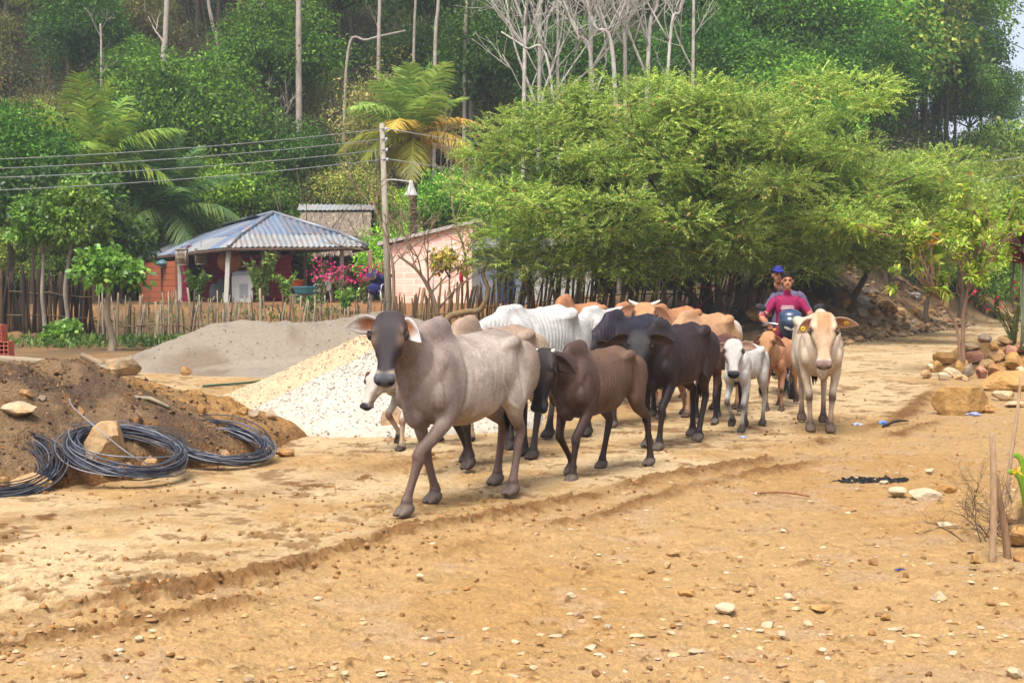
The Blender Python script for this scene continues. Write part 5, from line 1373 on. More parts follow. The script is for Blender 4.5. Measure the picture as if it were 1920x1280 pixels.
def plank_wall(name, p0, p1, z0, z1, col, nplank, parent, base, slot=.018, th=.05, jit=.06, seed=0):
    rng = random.Random(seed); b = MB(); p0, p1 = Vector(p0), Vector(p1); d = (p1 - p0); L = math.hypot(d.x, d.y); a = math.atan2(d.y, d.x)
    rot = Matrix.Rotation(a, 3, 'Z'); hgt = (z1 - z0) / nplank
    for i in range(nplank):
        c = (p0 + p1) / 2; c.z = z0 + (i + .5) * hgt
        b.box(tuple(c - base), (L, th, hgt - slot), rot=rot, col=np.array(col) * rng.uniform(1 - jit, 1 + jit))
    c = (p0 + p1) / 2; c.z = (z0 + z1) / 2
    b.box(tuple(c - base + rot @ Vector((0, th * .5 + .012, 0))), (L, .02, z1 - z0), rot=rot, col=np.array(col) * .35)
    return b.build(name, M_PLANK, parent, smooth=False)
fz = gz(-11, 51) - .1
ORG, MAG = lin(214, 122, 84), lin(186, 44, 88)
w0, w1, w2, w3 = at(262, 560, 55.5), at(333, 560, 52.4), at(352, 560, 52.6), at(546, 560, 55.5)
plank_wall('wall', w0, w1, fz, 2.56, ORG, 7, house, HB, seed=1)
plank_wall('wall', w1.lerp(w2, .05), w2, fz, 2.62, MAG, 9, house, HB, seed=2)
d0 = at(352, 560, 52.62); d1 = at(379, 560, 53.0)
plank_wall('wall', d1, w3, fz, 2.86, MAG, 10, house, HB, seed=3)
plank_wall('wall', w3, Vector((w3.x - 2.6, 62, 0)), fz, 3.3, MAG * .9, 10, house, HB, seed=4)
plank_wall('wall', Vector((w3.x - 2.6, 62, 0)), Vector((w0.x - 1, 62.3, 0)), fz, 3.0, ORG, 9, house, HB, seed=5)
plank_wall('wall', Vector((w0.x - 1, 62.3, 0)), w0, fz, 2.5, ORG, 9, house, HB, seed=6)
b = MB(); c = (w0 + w1) / 2; 
for t in (.62,):
    p = w0.lerp(w1, t); b.box(hl((p.x, p.y - .06, (fz + 2.6) / 2)), (.09, .06, 2.6 - fz), col=lin(120, 74, 50))
p = w1; b.box(hl((p.x, p.y - .05, (fz + 2.6) / 2)), (.12, .09, 2.6 - fz), col=lin(150, 90, 60))
b.build('batten', M_WOOD, house, smooth=False)
# doorway: frame and a half open door inside
df = MB()
for p in (d0, d1): df.box(hl((p.x, p.y - .02, fz + 1.05)), (.08, .1, 2.1), col=lin(120, 40, 60))
df.box(hl(((d0.x + d1.x) / 2, (d0.y + d1.y) / 2 - .02, fz + 2.14)), (abs(d1.x - d0.x) + .08, .1, .08), col=lin(120, 40, 60))
door = df.build('door_frame', M_WOOD, house, smooth=False)
b = MB(); b.box(hl((d0.x + .06, d0.y + .45, fz + 1.02)), (.04, .8, 2.0), col=lin(96, 60, 60)); b.build('door', M_WOOD, door, smooth=False)
# posts
for px, yt, Y, wd, col in ((337, 478, 51.2, .15, lin(214, 206, 196)), (429, 462, 49.9, .17, lin(226, 222, 214)), (641, 464, 51.8, .15, lin(216, 210, 200)), (572, 478, 57, .14, lin(196, 176, 150)), (536, 476, 57, .14, lin(180, 160, 140)), (694, 468, 56, .16, lin(188, 150, 124))):
    p = at(px, yt, Y); g = gz(p.x, p.y); tilt = .12 if px == 429 else .0
    b = MB(); b.tube([(p.x - HB.x - tilt, p.y - HB.y, g - .15 - HB.z), (p.x - HB.x, p.y - HB.y, p.z - .03 - HB.z)], wd * .62, n=4, col=col, side=(1, 1, 0))
    b.build('post', M_PAINT, house, smooth=False)

# things on the veranda
M_PLAST = mat('plastic', var=.05, rough=.4, bump=0, spec=.4)
def plastic_chair(label, x, y, rz, col=lin(228, 228, 226)):
    t = thing('plastic_chair', label, 'chair', (x, y, gz(x, y)), rz)
    b = MB(); b.box((0, 0, .42), (.44, .44, .03), col=col); b.build('seat', M_PLAST, t, smooth=False)
    b = MB(); V, F = loft([(-.20, -.20, .44), (-.25, -.2, .66), (-.30, -.12, .86), (-.31, 0, .9), (-.30, .12, .86), (-.25, .2, .66), (-.20, .20, .44)], .03, .025, n=6, k=3); b.add(V, F, col)
    for y_ in (-.1, 0, .1): b.box((-.255, y_, .65), (.02, .05, .42), rot=Matrix.Rotation(-.2, 3, 'Y'), col=col)
    b.build('backrest', M_PLAST, t, smooth=False)
    for sy in (-1, 1):
        b = MB(); b.tube([(-.22, sy * .22, .62), (.05, sy * .25, .64), (.20, sy * .23, .60), (.21, sy * .21, .42)], .02, n=6, k=3, col=col); b.build('armrest', M_PLAST, t)
        for sx in (-1, 1):
            b = MB(); b.tube([(sx * .19, sy * .19, .41), (sx * .25, sy * .24, 0)], [.028, .02], n=6, col=col); b.build('leg', M_PLAST, t)
    return t
def vx(px, Y): return (px - 960) / F_PX * Y
plastic_chair('white plastic chair beside the turquoise basin on the veranda', vx(604, 50.6), 50.6, R(160))
plastic_chair('white plastic chair under the dark blue bundle near the pole', vx(706, 47.6), 47.6, R(-100))
t = thing('washing_machine', 'white washing machine leaning by the veranda post', 'washing machine', (vx(455, 50.6), 50.6, gz(vx(455, 50.6), 50.6)), R(8))
b = MB(); b.box((0, 0, .46), (.72, .5, .92), col=lin(232, 232, 230)); b.build('body', M_PAINT, t, smooth=False)
b = MB(); b.box((0, -.02, .945), (.66, .46, .045), col=lin(210, 212, 214)); b.build('lid', M_PLAST, t, smooth=False)
b = MB(); b.box((0, .2, 1.02), (.72, .1, .16), col=lin(200, 204, 210)); b.build('control_panel', M_PLAST, t, smooth=False)
b = MB(); b.box((.05, -.256, .40), (.3, .012, .5), col=lin(170, 176, 180)); b.build('front_panel', M_PLAST, t, smooth=False)
def basin(label, x, y, z, r, col):
    b = MB(); prof = [(r * .72, 0), (r * .80, .05), (r * .96, .22), (r * 1.06, .235), (r * 1.06, .25), (r * .93, .235), (r * .76, .06), (0.02, .05)]
    a = np.arange(24) * 2 * np.pi / 24
    V = np.concatenate([np.column_stack([np.cos(a) * q, np.sin(a) * q, np.full(24, h)]) for q, h in prof] + [np.array([[0, 0, 0.0]])]); m = len(prof)
    i = np.arange(m - 1)[:, None] * 24; j = np.arange(24)[None]; j2 = (j + 1) % 24
    F = np.stack([i + j, i + j2, i + 24 + j2, i + 24 + j], -1).reshape(-1, 4); j = np.arange(24)
    b.add(V, [F, np.stack([np.full(24, m * 24), (j + 1) % 24, j], -1)], col)
    return tag(b.build('basin', M_PLAST, loc=(x, y, z)), label, 'basin')
bx, by = vx(573, 49.2), 49.2; bz = gz(bx, by)
b = MB()
for dx in (-.34, .34): b.box((dx, 0, .16), (.09, .4, .32), col=lin(150, 140, 128))
b.box((0, 0, .30), (.8, .44, .06), col=lin(160, 150, 136)); tag(b.build('low_bench', M_WOOD, loc=(bx, by, bz), smooth=False), 'low grey bench carrying the turquoise basin', 'bench')
basin('turquoise plastic basin standing on the low bench', bx, by, bz + .335, .46, lin(70, 190, 222))
ox, oy = vx(556, 50.9), 50.9
b = MB()
for dx in (-.2, .2):
    for dy in (-.15, .15): b.box((dx, dy, .25), (.05, .05, .5), col=lin(140, 110, 84))
b.box((0, 0, .52), (.5, .4, .04), col=lin(150, 120, 90)); tag(b.build('stool', M_WOOD, loc=(ox, oy, gz(ox, oy)), smooth=False), 'small wooden stool under the orange basin', 'stool')
basin('orange-red plastic basin behind the turquoise one', ox, oy, gz(ox, oy) + .545, .30, lin(220, 92, 50))
b = MB(); rngc = random.Random(4)
for k in range(13): b.ball((rngc.uniform(-.3, .3), rngc.gauss(0, .10), .12 + .5 * rngc.random()), (rngc.uniform(.10, .22), rngc.uniform(.10, .2), rngc.uniform(.12, .24)), n=12, col=rngc.choice([lin(40, 44, 110), lin(34, 36, 92), lin(52, 56, 130)]))
V, F = remesh(b, .03, 4); b2 = MB(); b2.add(V, F, lin(44, 46, 116)); cx = vx(706, 47.6)
tag(b2.build('cloth_bundle', mat('blue_cloth', var=.35, scale=9, rough=.9, bump=.4, bscale=14), loc=(cx, 47.55, gz(cx, 47.6) + .32)), 'dark blue bundle of cloth heaped on a white plastic chair', 'cloth bundle')
def hang(name, label, cat, px, py, Y, build, m):
    p = at(px, py, Y); b = MB(); build(b); o = b.build(name, m, loc=p); return tag(o, label, cat)
def cage(b):
    c = lin(206, 186, 160); s = .17; 
    for sx in (-1, 1):
        for sy in (-1, 1): b.box((sx * s, sy * s, 0), (.03, .03, .55), col=c)
    for z in (-.26, 0, .26):
        for sx in (-1, 1): b.box((sx * s, 0, z), (.03, .34, .03), col=c); b.box((0, sx * s, z), (.34, .03, .03), col=c)
    for i in range(-3, 4):
        for sx in (-1, 1): b.box((i * .045, sx * s, 0), (.012, .012, .52), col=c)
    b.box((0, 0, -.265), (.36, .36, .02), col=c * .6); b.box((0, 0, .29), (.4, .4, .04), col=c * .8); b.tube([(0, 0, .3), (0, 0, .62)], .01, n=5, col=c * .5)
hang('bird_cage', 'small wooden bird cage hanging under the eave by the doorway', 'bird cage', 377, 482, 51.6, cage, M_WOOD)
hang('bird_cage', 'wooden bird cage hanging in front of the left white post', 'bird cage', 341, 483, 50.9, cage, M_WOOD)
def tray(b): b.add(*loft([(0, 0, 0), (0, .05, 0)], [.44, .40], n=20), lin(206, 130, 66)); b.add(*loft([(0, -.012, 0), (0, .0, 0)], [.30, .30], n=20), lin(186, 112, 54)); b.tube([(0, .02, .40), (0, .02, .75)], .012, n=5, col=lin(100, 80, 60))
hang('woven_tray', 'round orange-brown woven tray hanging behind the middle post', 'woven tray', 430, 489, 50.7, tray, M_WOOD)
def shade(b): b.add(*loft([(0, 0, 0), (0, 0, .16), (0, 0, .34), (0, 0, .5)], [.50, .40, .20, .10], n=18), lin(190, 170, 140)); b.tube([(0, 0, .5), (0, 0, .95)], .01, n=5, col=lin(60, 50, 40))
hang('lamp_shade', 'wide straw lamp shade hanging inside the veranda', 'lamp shade', 506, 482, 53, shade, M_WOOD)
hang('wall_lamp', 'small blue-green lamp on the orange plank wall', 'lamp', 304, 492, 53.3, lambda b: (b.add(*loft([(0, 0, -.08), (0, 0, .02), (0, 0, .10)], [.26, .22, .06], n=14), lin(96, 140, 150)), b.ball((0, 0, -.12), .09, n=10, col=lin(220, 214, 200)), b.tube([(0, 0, .05), (0, .4, .1)], .02, n=5, col=lin(80, 80, 80))), M_PLAST)
p = at(412, 560, 52.0)
b = MB()
for k, (dx, c) in enumerate(((-.2, lin(70, 84, 96)), (.05, lin(90, 96, 104)), (.3, lin(60, 66, 80)))): b.ball((dx, 0, .35 + .1 * k), (.20, .2, .40 + .1 * k), n=12, col=c)
V, F = remesh(b, .03, 3); b = MB(); b.add(V, F, lin(84, 94, 104)); tag(b.build('sacks', mat('sack_cloth', var=.3, scale=8), loc=(p.x, p.y, gz(p.x, p.y) - .05)), 'grey-blue filled sack leaning against the magenta wall', 'sack')

# thatched hut
hu = at(632, 386, 62); hz = gz(hu.x, 62)
hut = thing('thatched_hut', 'thatched hut with a pale metal ridge behind the tin roofed house', 'hut', (hu.x, 62, hz))
rngt = np.random.default_rng(3); zt = hu.z - hz; W, D = 1.52, 2.0
b = MB(); n = 5200
u = rngt.uniform(-1, 1, n); v = rngt.random(n) ** .8; sd = rngt.choice([-1, 1], n)
top = np.column_stack([u * W, sd * (.05 + v * D * .92), zt - v * 1.75]); dl = np.column_stack([rngt.normal(0, .08, n), sd * D * .26, np.full(n, -.52)])
S = np.column_stack([np.full(n, .022), np.zeros(n), np.zeros(n)])
V = np.stack([top - S, top + S, top + dl + S * .6, top + dl - S * .6], 1).reshape(-1, 3)
b.add(V, (np.arange(n) * 4)[:, None] + np.arange(4), np.repeat(pick_cols([lin(150, 134, 116), lin(128, 112, 98), lin(172, 156, 134), lin(110, 96, 84)], n, rngt, .15), 4, 0))
for sg in (-1, 1):
    V = quad_grid((-W, sg * D, zt - 1.82), (W, sg * D, zt - 1.82), (W, 0, zt - .06), (-W, 0, zt - .06), 2, 2); b.add(V, np.array([[0, 1, 3, 2]]), lin(100, 86, 72))
rf = b.build('roof', mat('thatch', var=.2), hut)
b = MB(); tin_sheet(b, (-W - .15, -.42, zt - .20), (W + .15, -.42, zt - .20), (W + .15, 0, zt + .06), (-W - .15, 0, zt + .06), cols=TINL, seed=3, nv=3); tin_sheet(b, (W + .15, .42, zt - .2), (-W - .15, .42, zt - .2), (-W - .15, 0, zt + .06), (W + .15, 0, zt + .06), cols=TINL, seed=4, nv=3)
b.build('ridge_cap', M_TIN, rf)
b = MB(); zw = zt - 1.6
for x in np.arange(-W + .1, W, .11):
    for y in (-D * .7, D * .7): b.tube([(x, y, -.2), (x + rngt.normal(0, .01), y, zw)], .045, n=5, col=lin(130, 108, 84) * rngt.uniform(.7, 1.1))
for y in np.arange(-D * .7, D * .7, .11):
    for x in (-W + .1, W - .1): b.tube([(x, y, -.2), (x, y, zw + .5 * (1 - abs(y) / D))], .045, n=5, col=lin(130, 108, 84) * rngt.uniform(.7, 1.1))
b.build('wall', M_WOOD, hut)

# brick house
def brick_mat():
    m = bpy.data.materials.new('pink_brick'); m.use_nodes = True; N, L = m.node_tree.nodes, m.node_tree.links; bs = N['Principled BSDF']; bs.inputs['Roughness'].default_value = .92
    tc = N.new('ShaderNodeTexCoord'); sp = N.new('ShaderNodeSeparateXYZ'); cb = N.new('ShaderNodeCombineXYZ'); L.new(tc.outputs['Object'], sp.inputs[0])
    ad = N.new('ShaderNodeMath'); ad.operation = 'ADD'; L.new(sp.outputs[0], ad.inputs[0]); L.new(sp.outputs[1], ad.inputs[1]); L.new(ad.outputs[0], cb.inputs[0]); L.new(sp.outputs[2], cb.inputs[1])
    br = N.new('ShaderNodeTexBrick'); L.new(cb.outputs[0], br.inputs[0]); br.inputs['Scale'].default_value = 1.0
    br.inputs['Brick Width'].default_value = .42; br.inputs['Row Height'].default_value = .21; br.inputs['Mortar Size'].default_value = .022; br.inputs['Mortar Smooth'].default_value = .3
    br.inputs['Color1'].default_value = (*lin(228, 180, 164), 1); br.inputs['Color2'].default_value = (*lin(216, 160, 142), 1); br.inputs['Mortar'].default_value = (*lin(222, 194, 180), 1)
    nz = N.new('ShaderNodeTexNoise'); nz.inputs['Scale'].default_value = 2.5; nz.inputs['Detail'].default_value = 5; L.new(tc.outputs['Object'], nz.inputs[0])
    mx = N.new('ShaderNodeMix'); mx.data_type = 'RGBA'; rp = N.new('ShaderNodeMapRange'); rp.inputs[1].default_value = .5; rp.inputs[2].default_value = .7; rp.inputs[4].default_value = .85; L.new(nz.outputs[0], rp.inputs[0]); L.new(rp.outputs[0], mx.inputs[0])
    L.new(br.outputs[0], mx.inputs[6]); mx.inputs[7].default_value = (*lin(224, 196, 180), 1); L.new(mx.outputs[2], bs.inputs['Base Color'])
    bp = N.new('ShaderNodeBump'); bp.inputs['Strength'].default_value = .5; bp.inputs['Distance'].default_value = .02; bp.invert = True; L.new(br.outputs['Fac'], bp.inputs['Height']); L.new(bp.outputs[0], bs.inputs['Normal'])
    return m
b0, b1 = at(722, 560, 49.5), at(886, 560, 48.3)
bz0 = gz(b0.x + 1, 49) - .2
bh = thing('brick_house', 'pink brick house with a rising roof line and bare mortar joints behind the stick fence', 'house', (b0.x, b0.y, bz0))
def prism(b, pts, h0, tops, th, col=(1, 1, 1)):
    pass
ZT = lambda px, py, Y: at(px, py, Y).z - bz0
b = MB(); ex, ey = b1.x - b0.x, b1.y - b0.y
V = [(0, 0, 0), (ex, ey, 0), (ex, ey, ZT(886, 418, 48.3)), (0, 0, ZT(722, 462, 49.5))]; off = (.4, 4.6, 0)
V8 = V + [tuple(np.array(p) + off) for p in V]
b.add(V8, np.array([[0, 1, 2, 3], [5, 4, 7, 6], [1, 5, 6, 2], [4, 0, 3, 7]])); b.build('wall', brick_mat(), bh, smooth=False)
M_PLASTER = mat('plaster', var=.14, scale=3, detail=6, rough=.9, bump=.2, tint=lin(150, 140, 130), tscale=1.5, tfac=.35)
b = MB(); e = .12; Vr = [np.array(V8[i]) + np.array([dx, dy, .02]) for i, dx, dy in ((3, -.25, -.2), (2, .2, -.2), (6, .2, .2), (7, -.25, .2))]
Vr = Vr + [v + np.array([0, 0, .12]) for v in Vr]; b.add(Vr, np.array([[0, 1, 5, 4], [1, 2, 6, 5], [2, 3, 7, 6], [3, 0, 4, 7], [4, 5, 6, 7], [3, 2, 1, 0]]), lin(216, 206, 196)); b.build('roof', M_PLASTER, bh, smooth=False)
b = MB(); b.box((ex + .10, ey - .08, 1.15), (.24, .24, 2.3), col=lin(150, 146, 142)); b.build('pillar', M_PLASTER, bh, smooth=False)
b = MB(); b.tube([(ex * .53, ey * .5 - .05, 2.1), (ex * .56, ey * .5 - .06, 1.0), (ex * .545, ey * .5 - .06, .2)], .035, n=6, col=lin(206, 206, 210)); b.build('drain_pipe', M_PLAST, bh)
gx = at(897, 560, 48); g2 = at(1090, 560, 46.5)
sh = thing('plastered_house', 'grey and white plastered house with a dark blue doorway behind the feathery tree', 'house', (gx.x, gx.y, bz0))
L2, dy2 = g2.x - gx.x, g2.y - gx.y
b = MB(); b.box((.32, .12, 1.0), (.62, .2, 2.0), col=lin(132, 146, 168)); b.box((1.55, .12, 1.0), (.62, .2, 2.0), col=lin(132, 146, 168)); b.box((.93, .12, 1.83), (.62, .198, .34), col=lin(132, 146, 168)); b.box((2.9, .12, 1.0), (2.05, .26, 2.0), col=lin(214, 214, 212)); b.box((1.95, 2.2, 1.0), (3.9, .2, 2.0), col=lin(200, 200, 200))
b.build('wall', M_PLASTER, sh, smooth=False)
b = MB(); b.box((.93, .16, .84), (.6, .05, 1.66), col=lin(52, 66, 104)); dr = b.build('door', M_PLANK, sh, smooth=False)
b = MB(); b.ball((1.15, .12, .85), .03, n=8, col=lin(180, 170, 150)); b.build('handle', M_PLAST, dr)
b = MB(); tin_sheet(b, (-.2, -.35, 2.02), (4.1, -.35, 2.02), (4.1, 2.6, 2.5), (-.2, 2.6, 2.5), cols=TINL, seed=8); b.build('roof', M_TIN, sh)
c = at(866, 516, 47.2); b = MB(); V, F = loft([(0, 0, .36), (.02, 0, .2), (-.02, 0, -.1), (.03, 0, -.34)], [.10, .2, .26, .16], [.05, .07, .07, .05], n=12, k=3); b.add(V, F, lin(196, 30, 52)); b.tube([(0, 0, .3), (.05, .8, .45)], .012, n=5, col=lin(90, 80, 70))
tag(b.build('hanging_cloth', mat('red_cloth', var=.25, scale=8, rough=.9), loc=c), 'red cloth hanging at the corner of the brick house', 'cloth')
# ============================================================ FENCES, POLE, WIRES
M_STICK = mat('dry_stick', var=.35, scale=8, stretch=(3, 3, .8), rough=.95, bump=.5, bscale=20, bdist=.02)
def stick_fence(label, px0, px1, step, hgt, jit, lean, seed, rails=(.55,), r=.024, cols=None, yfun=None, posts=9, double=.3):
    rng = random.Random(seed); yfun = yfun or FENCE_Y
    def pos(px):
        Y = 40.0
        for _ in range(5): Y = float(yfun((px - 960) / F_PX * Y))
        return (px - 960) / F_PX * Y, Y
    x0, y0 = pos(px0); root = thing('stick_fence', label, 'fence', (x0, y0, gz(x0, y0)))
    o = Vector(root.location); b = MB(); cols = cols or [lin(156, 136, 112), lin(130, 112, 92), lin(176, 158, 132), lin(108, 92, 76), lin(192, 178, 154)]
    px = px0; i = 0; pp = {}
    while px < px1:
        x, y = pos(px); z = gz(x, y); t = (px - px0) / (px1 - px0)
        h = (hgt[0] + (hgt[1] - hgt[0]) * t) * rng.uniform(1 - jit, 1 + jit); l = (lean[0] + (lean[1] - lean[0]) * t) + rng.gauss(0, .09)
        big = i % posts == 0; rr = r * rng.uniform(.7, 1.35) * (1.7 if big else 1)
        yo = rng.gauss(0, .06) + (rng.uniform(.1, .5) if rng.random() < double else 0)
        P = [(x - o.x, y - o.y + yo, z - o.z - .2), (x - o.x + l * h * .5 + rng.gauss(0, .02), y - o.y + yo + rng.gauss(0, .03), z - o.z + h * .5), (x - o.x + l * h, y - o.y + yo + rng.gauss(0, .04), z - o.z + h * (1.12 if big else 1))]
        c = np.array(rng.choice(cols)) * rng.uniform(.8, 1.1)
        if big and len(pp) < 24: m = MB(); m.tube(P, [rr * 1.1, rr, rr * .8], n=7, k=2, col=c); pp[i] = m
        else: b.tube(P, [rr * 1.05, rr, rr * .75], n=5, k=2, col=c)
        px += step * rng.uniform(.5, 1.5); i += 1
    b.build('pickets', M_STICK, root)
    for m in pp.values(): m.build('post', M_STICK, root)
    for hz in rails:
        m = MB(); P = []
        for q in np.linspace(px0, px1, 12): x, y = pos(q); P.append((x - o.x, y - o.y - .06, gz(x, y) - o.z + hz * (hgt[0] + (hgt[1] - hgt[0]) * (q - px0) / (px1 - px0)) + rng.gauss(0, .02)))
        m.tube(P, .018, n=5, k=2, col=lin(130, 110, 86)); m.build('rail', M_STICK, root)
    return root
stick_fence('thin grey stick fence below the house behind the sand pile', 182, 560, 4.2, (1.30, 1.05), .26, (.05, 0), 1, rails=(.45,), r=.022)
stick_fence('low stick fence with pale stakes between the sand pile and the pole', 562, 742, 3.6, (.95, 1.05), .26, (0, .02), 2, rails=(.5,), r=.02)
stick_fence('dense brown stake fence leaning beside the pink brick house', 746, 1010, 3.7, (1.15, 1.45), .18, (.03, .08), 3, rails=(.5,), r=.028, cols=[lin(150, 120, 84), lin(124, 98, 70), lin(168, 140, 100), lin(96, 76, 58)])
stick_fence('tall leaning stake fence under the feathery tree behind the herd', 1012, 1430, 4.4, (1.45, 1.35), .16, (.10, .16), 4, rails=(.5,), r=.032, cols=[lin(164, 134, 102), lin(136, 110, 84), lin(182, 152, 116), lin(110, 90, 70)])
stick_fence('dark wall of upright stakes under the trees at the far left', -60, 180, 4.2, (1.75, 1.5), .12, (0, 0), 5, rails=(.3, .7), r=.045, cols=[lin(84, 64, 50), lin(70, 54, 44), lin(104, 80, 60), lin(58, 46, 38)], yfun=lambda x: 40.5 + 0 * x)
# crossed rail leaning on the thin fence
b = MB(); p0, p1 = at(248, 643, 35.6), at(342, 655, 35.2); b.tube([p0, p1], .03, n=6, col=lin(166, 146, 118)); q = at(295, 640, 35.4); b.tube([(q.x, q.y - .05, gz(q.x, q.y) - .1), (q.x + .03, q.y - .05, at(296, 592, 35.4).z)], .03, n=6, col=lin(176, 156, 126))
tag(b.build('wooden_crosspiece', M_STICK), 'pale crosspiece of two sticks standing in front of the thin fence', 'crosspiece')
b = MB(); p0, p1 = gp(155, 676), gp(192, 688); b.tube([p0 + Vector((0, 0, .1)), p1 + Vector((0, 0, .06))], .06, n=8, col=lin(176, 150, 120)); tag(b.build('log', M_STICK), 'short pale log on the ground left of the sapling', 'log')

# concrete pole with lamp
M_CONC = mat('weathered_pole', var=.2, scale=5, stretch=(2, 2, .6), rough=.9, bump=.3)
pb = at(731, 595, 41.8); gzp = gz(pb.x, pb.y); pt = at(716, 232, 41.8)
pole = thing('utility_pole', 'leaning grey utility pole with a lamp arm in front of the brick house', 'pole', (pb.x, pb.y, gzp))
o = Vector(pole.location); b = MB(); b.tube([(0, 0, -.3), tuple(pt - o)], [.115, .072], n=14, col=lin(196, 186, 168)); b.build('shaft', M_CONC, pole)
def on_pole(z): t = (z) / (pt.z - o.z); return (pt - o) * t
INS = []
for k, y in enumerate((243, 262, 282, 300)):
    z = at(716, y, 41.8).z - o.z; c = on_pole(z); b = MB(); b.tube([c + Vector((.07, -.02, -.05)), c + Vector((.12, -.03, .0)), c + Vector((.12, -.03, .06))], [.03, .045, .03], n=8, col=lin(200, 204, 208)); b.build('insulator', M_PLAST, pole); INS.append(o + c + Vector((.12, -.03, .03)))
za = at(720, 338, 41.8).z - o.z; c = on_pole(za); le = at(771, 341, 41.6) - o
b = MB(); b.tube([c, c + Vector((.3, -.05, .01)), le], .022, n=7, k=3, col=lin(206, 204, 196)); arm = b.build('lamp_arm', M_PLAST, pole)
b = MB(); V, F = loft([le + Vector((0, 0, .04)), le + Vector((0, 0, -.08)), le + Vector((0, 0, -.20)), le + Vector((.0, 0, -.36)), le + Vector((0, 0, -.40))], [.05, .075, .11, .185, .20], n=18, k=2); b.add(V, F, lin(222, 224, 224)); b.build('lamp_shade', M_PLAST, pole)
b = MB(); b.ball(le + Vector((0, 0, -.41)), (.10, .10, .07), n=12, col=lin(240, 238, 228)); b.build('bulb', M_PLAST, pole)
b = MB(); b.tube([on_pole(za * .2) + Vector((0, 0, 0)), on_pole(za * .2) + Vector((.0, 0, .03))], .12, n=12, col=lin(120, 112, 100)); b.build('band', M_CONC, pole)
M_CABLE = mat('cable', var=.0, rough=.5, bump=0)
def wire(label, a, c, sag, r=.010, col=lin(176, 180, 180)):
    a, c = Vector(a), Vector(c); P = [a.lerp(c, t) - Vector((0, 0, sag * 4 * t * (1 - t))) for t in np.linspace(0, 1, 17)]
    b = MB(); b.tube([p - a for p in P], r, n=5, col=col); return tag(b.build('wire', M_CABLE, loc=a), label, 'wire')
for k, (y, lab) in enumerate(((298, 'topmost of the four wires running left from the pole'), (315, 'second wire from the top running left from the pole'), (332, 'third wire from the top running left from the pole'), (356, 'lowest of the four wires running left from the pole'))):
    a = at(-60, y + 3, 36); wire(lab, INS[k], a, .12, r=.011)
for k, (y, lab) in enumerate(((288, 'upper wire running right from the pole behind the feathery trees'), (320, 'lower wire running right from the pole behind the feathery trees'))):
    wire(lab, INS[[0, 3][k]], at(1990, y - 2, 52), .9, r=.012)
wire('dark wire crossing the patch of sky, lower of the two', at(1700, -40, 40), at(1960, 112, 30), .1, r=.010, col=lin(70, 76, 84))
wire('short dark wire in the very corner of the sky', at(1870, -20, 30), at(1960, 50, 26), .04, r=.010, col=lin(60, 64, 70))
# ============================================================ MOTORBIKE, RIDERS, BICYCLE
M_SKIN = mat('skin_and_cloth', var=.10, scale=14, rough=.75, bump=.12, bscale=60, bdist=.003, spec=.2)
M_HAIR = mat('dark_hair', (.014, .011, .010), attr=False, var=.4, scale=40, rough=.8, bump=.6, bscale=80, spec=.08)
M_CAP = mat('cap_cloth', var=.12, scale=20, rough=.9, bump=.2)
M_RUBBER = mat('rubber', (.02, .02, .021), attr=False, var=.2, rough=.85, bump=.2)
M_METAL = mat('grey_metal', (.35, .36, .38), attr=False, var=.1, rough=.3, metal=.9, bump=0)
M_BODYP = mat('bike_plastic', var=.05, rough=.25, bump=0, spec=.5)
M_LENS = mat('lamp_lens', (.50, .52, .55), attr=False, var=.05, rough=.2, bump=0, spec=.6)

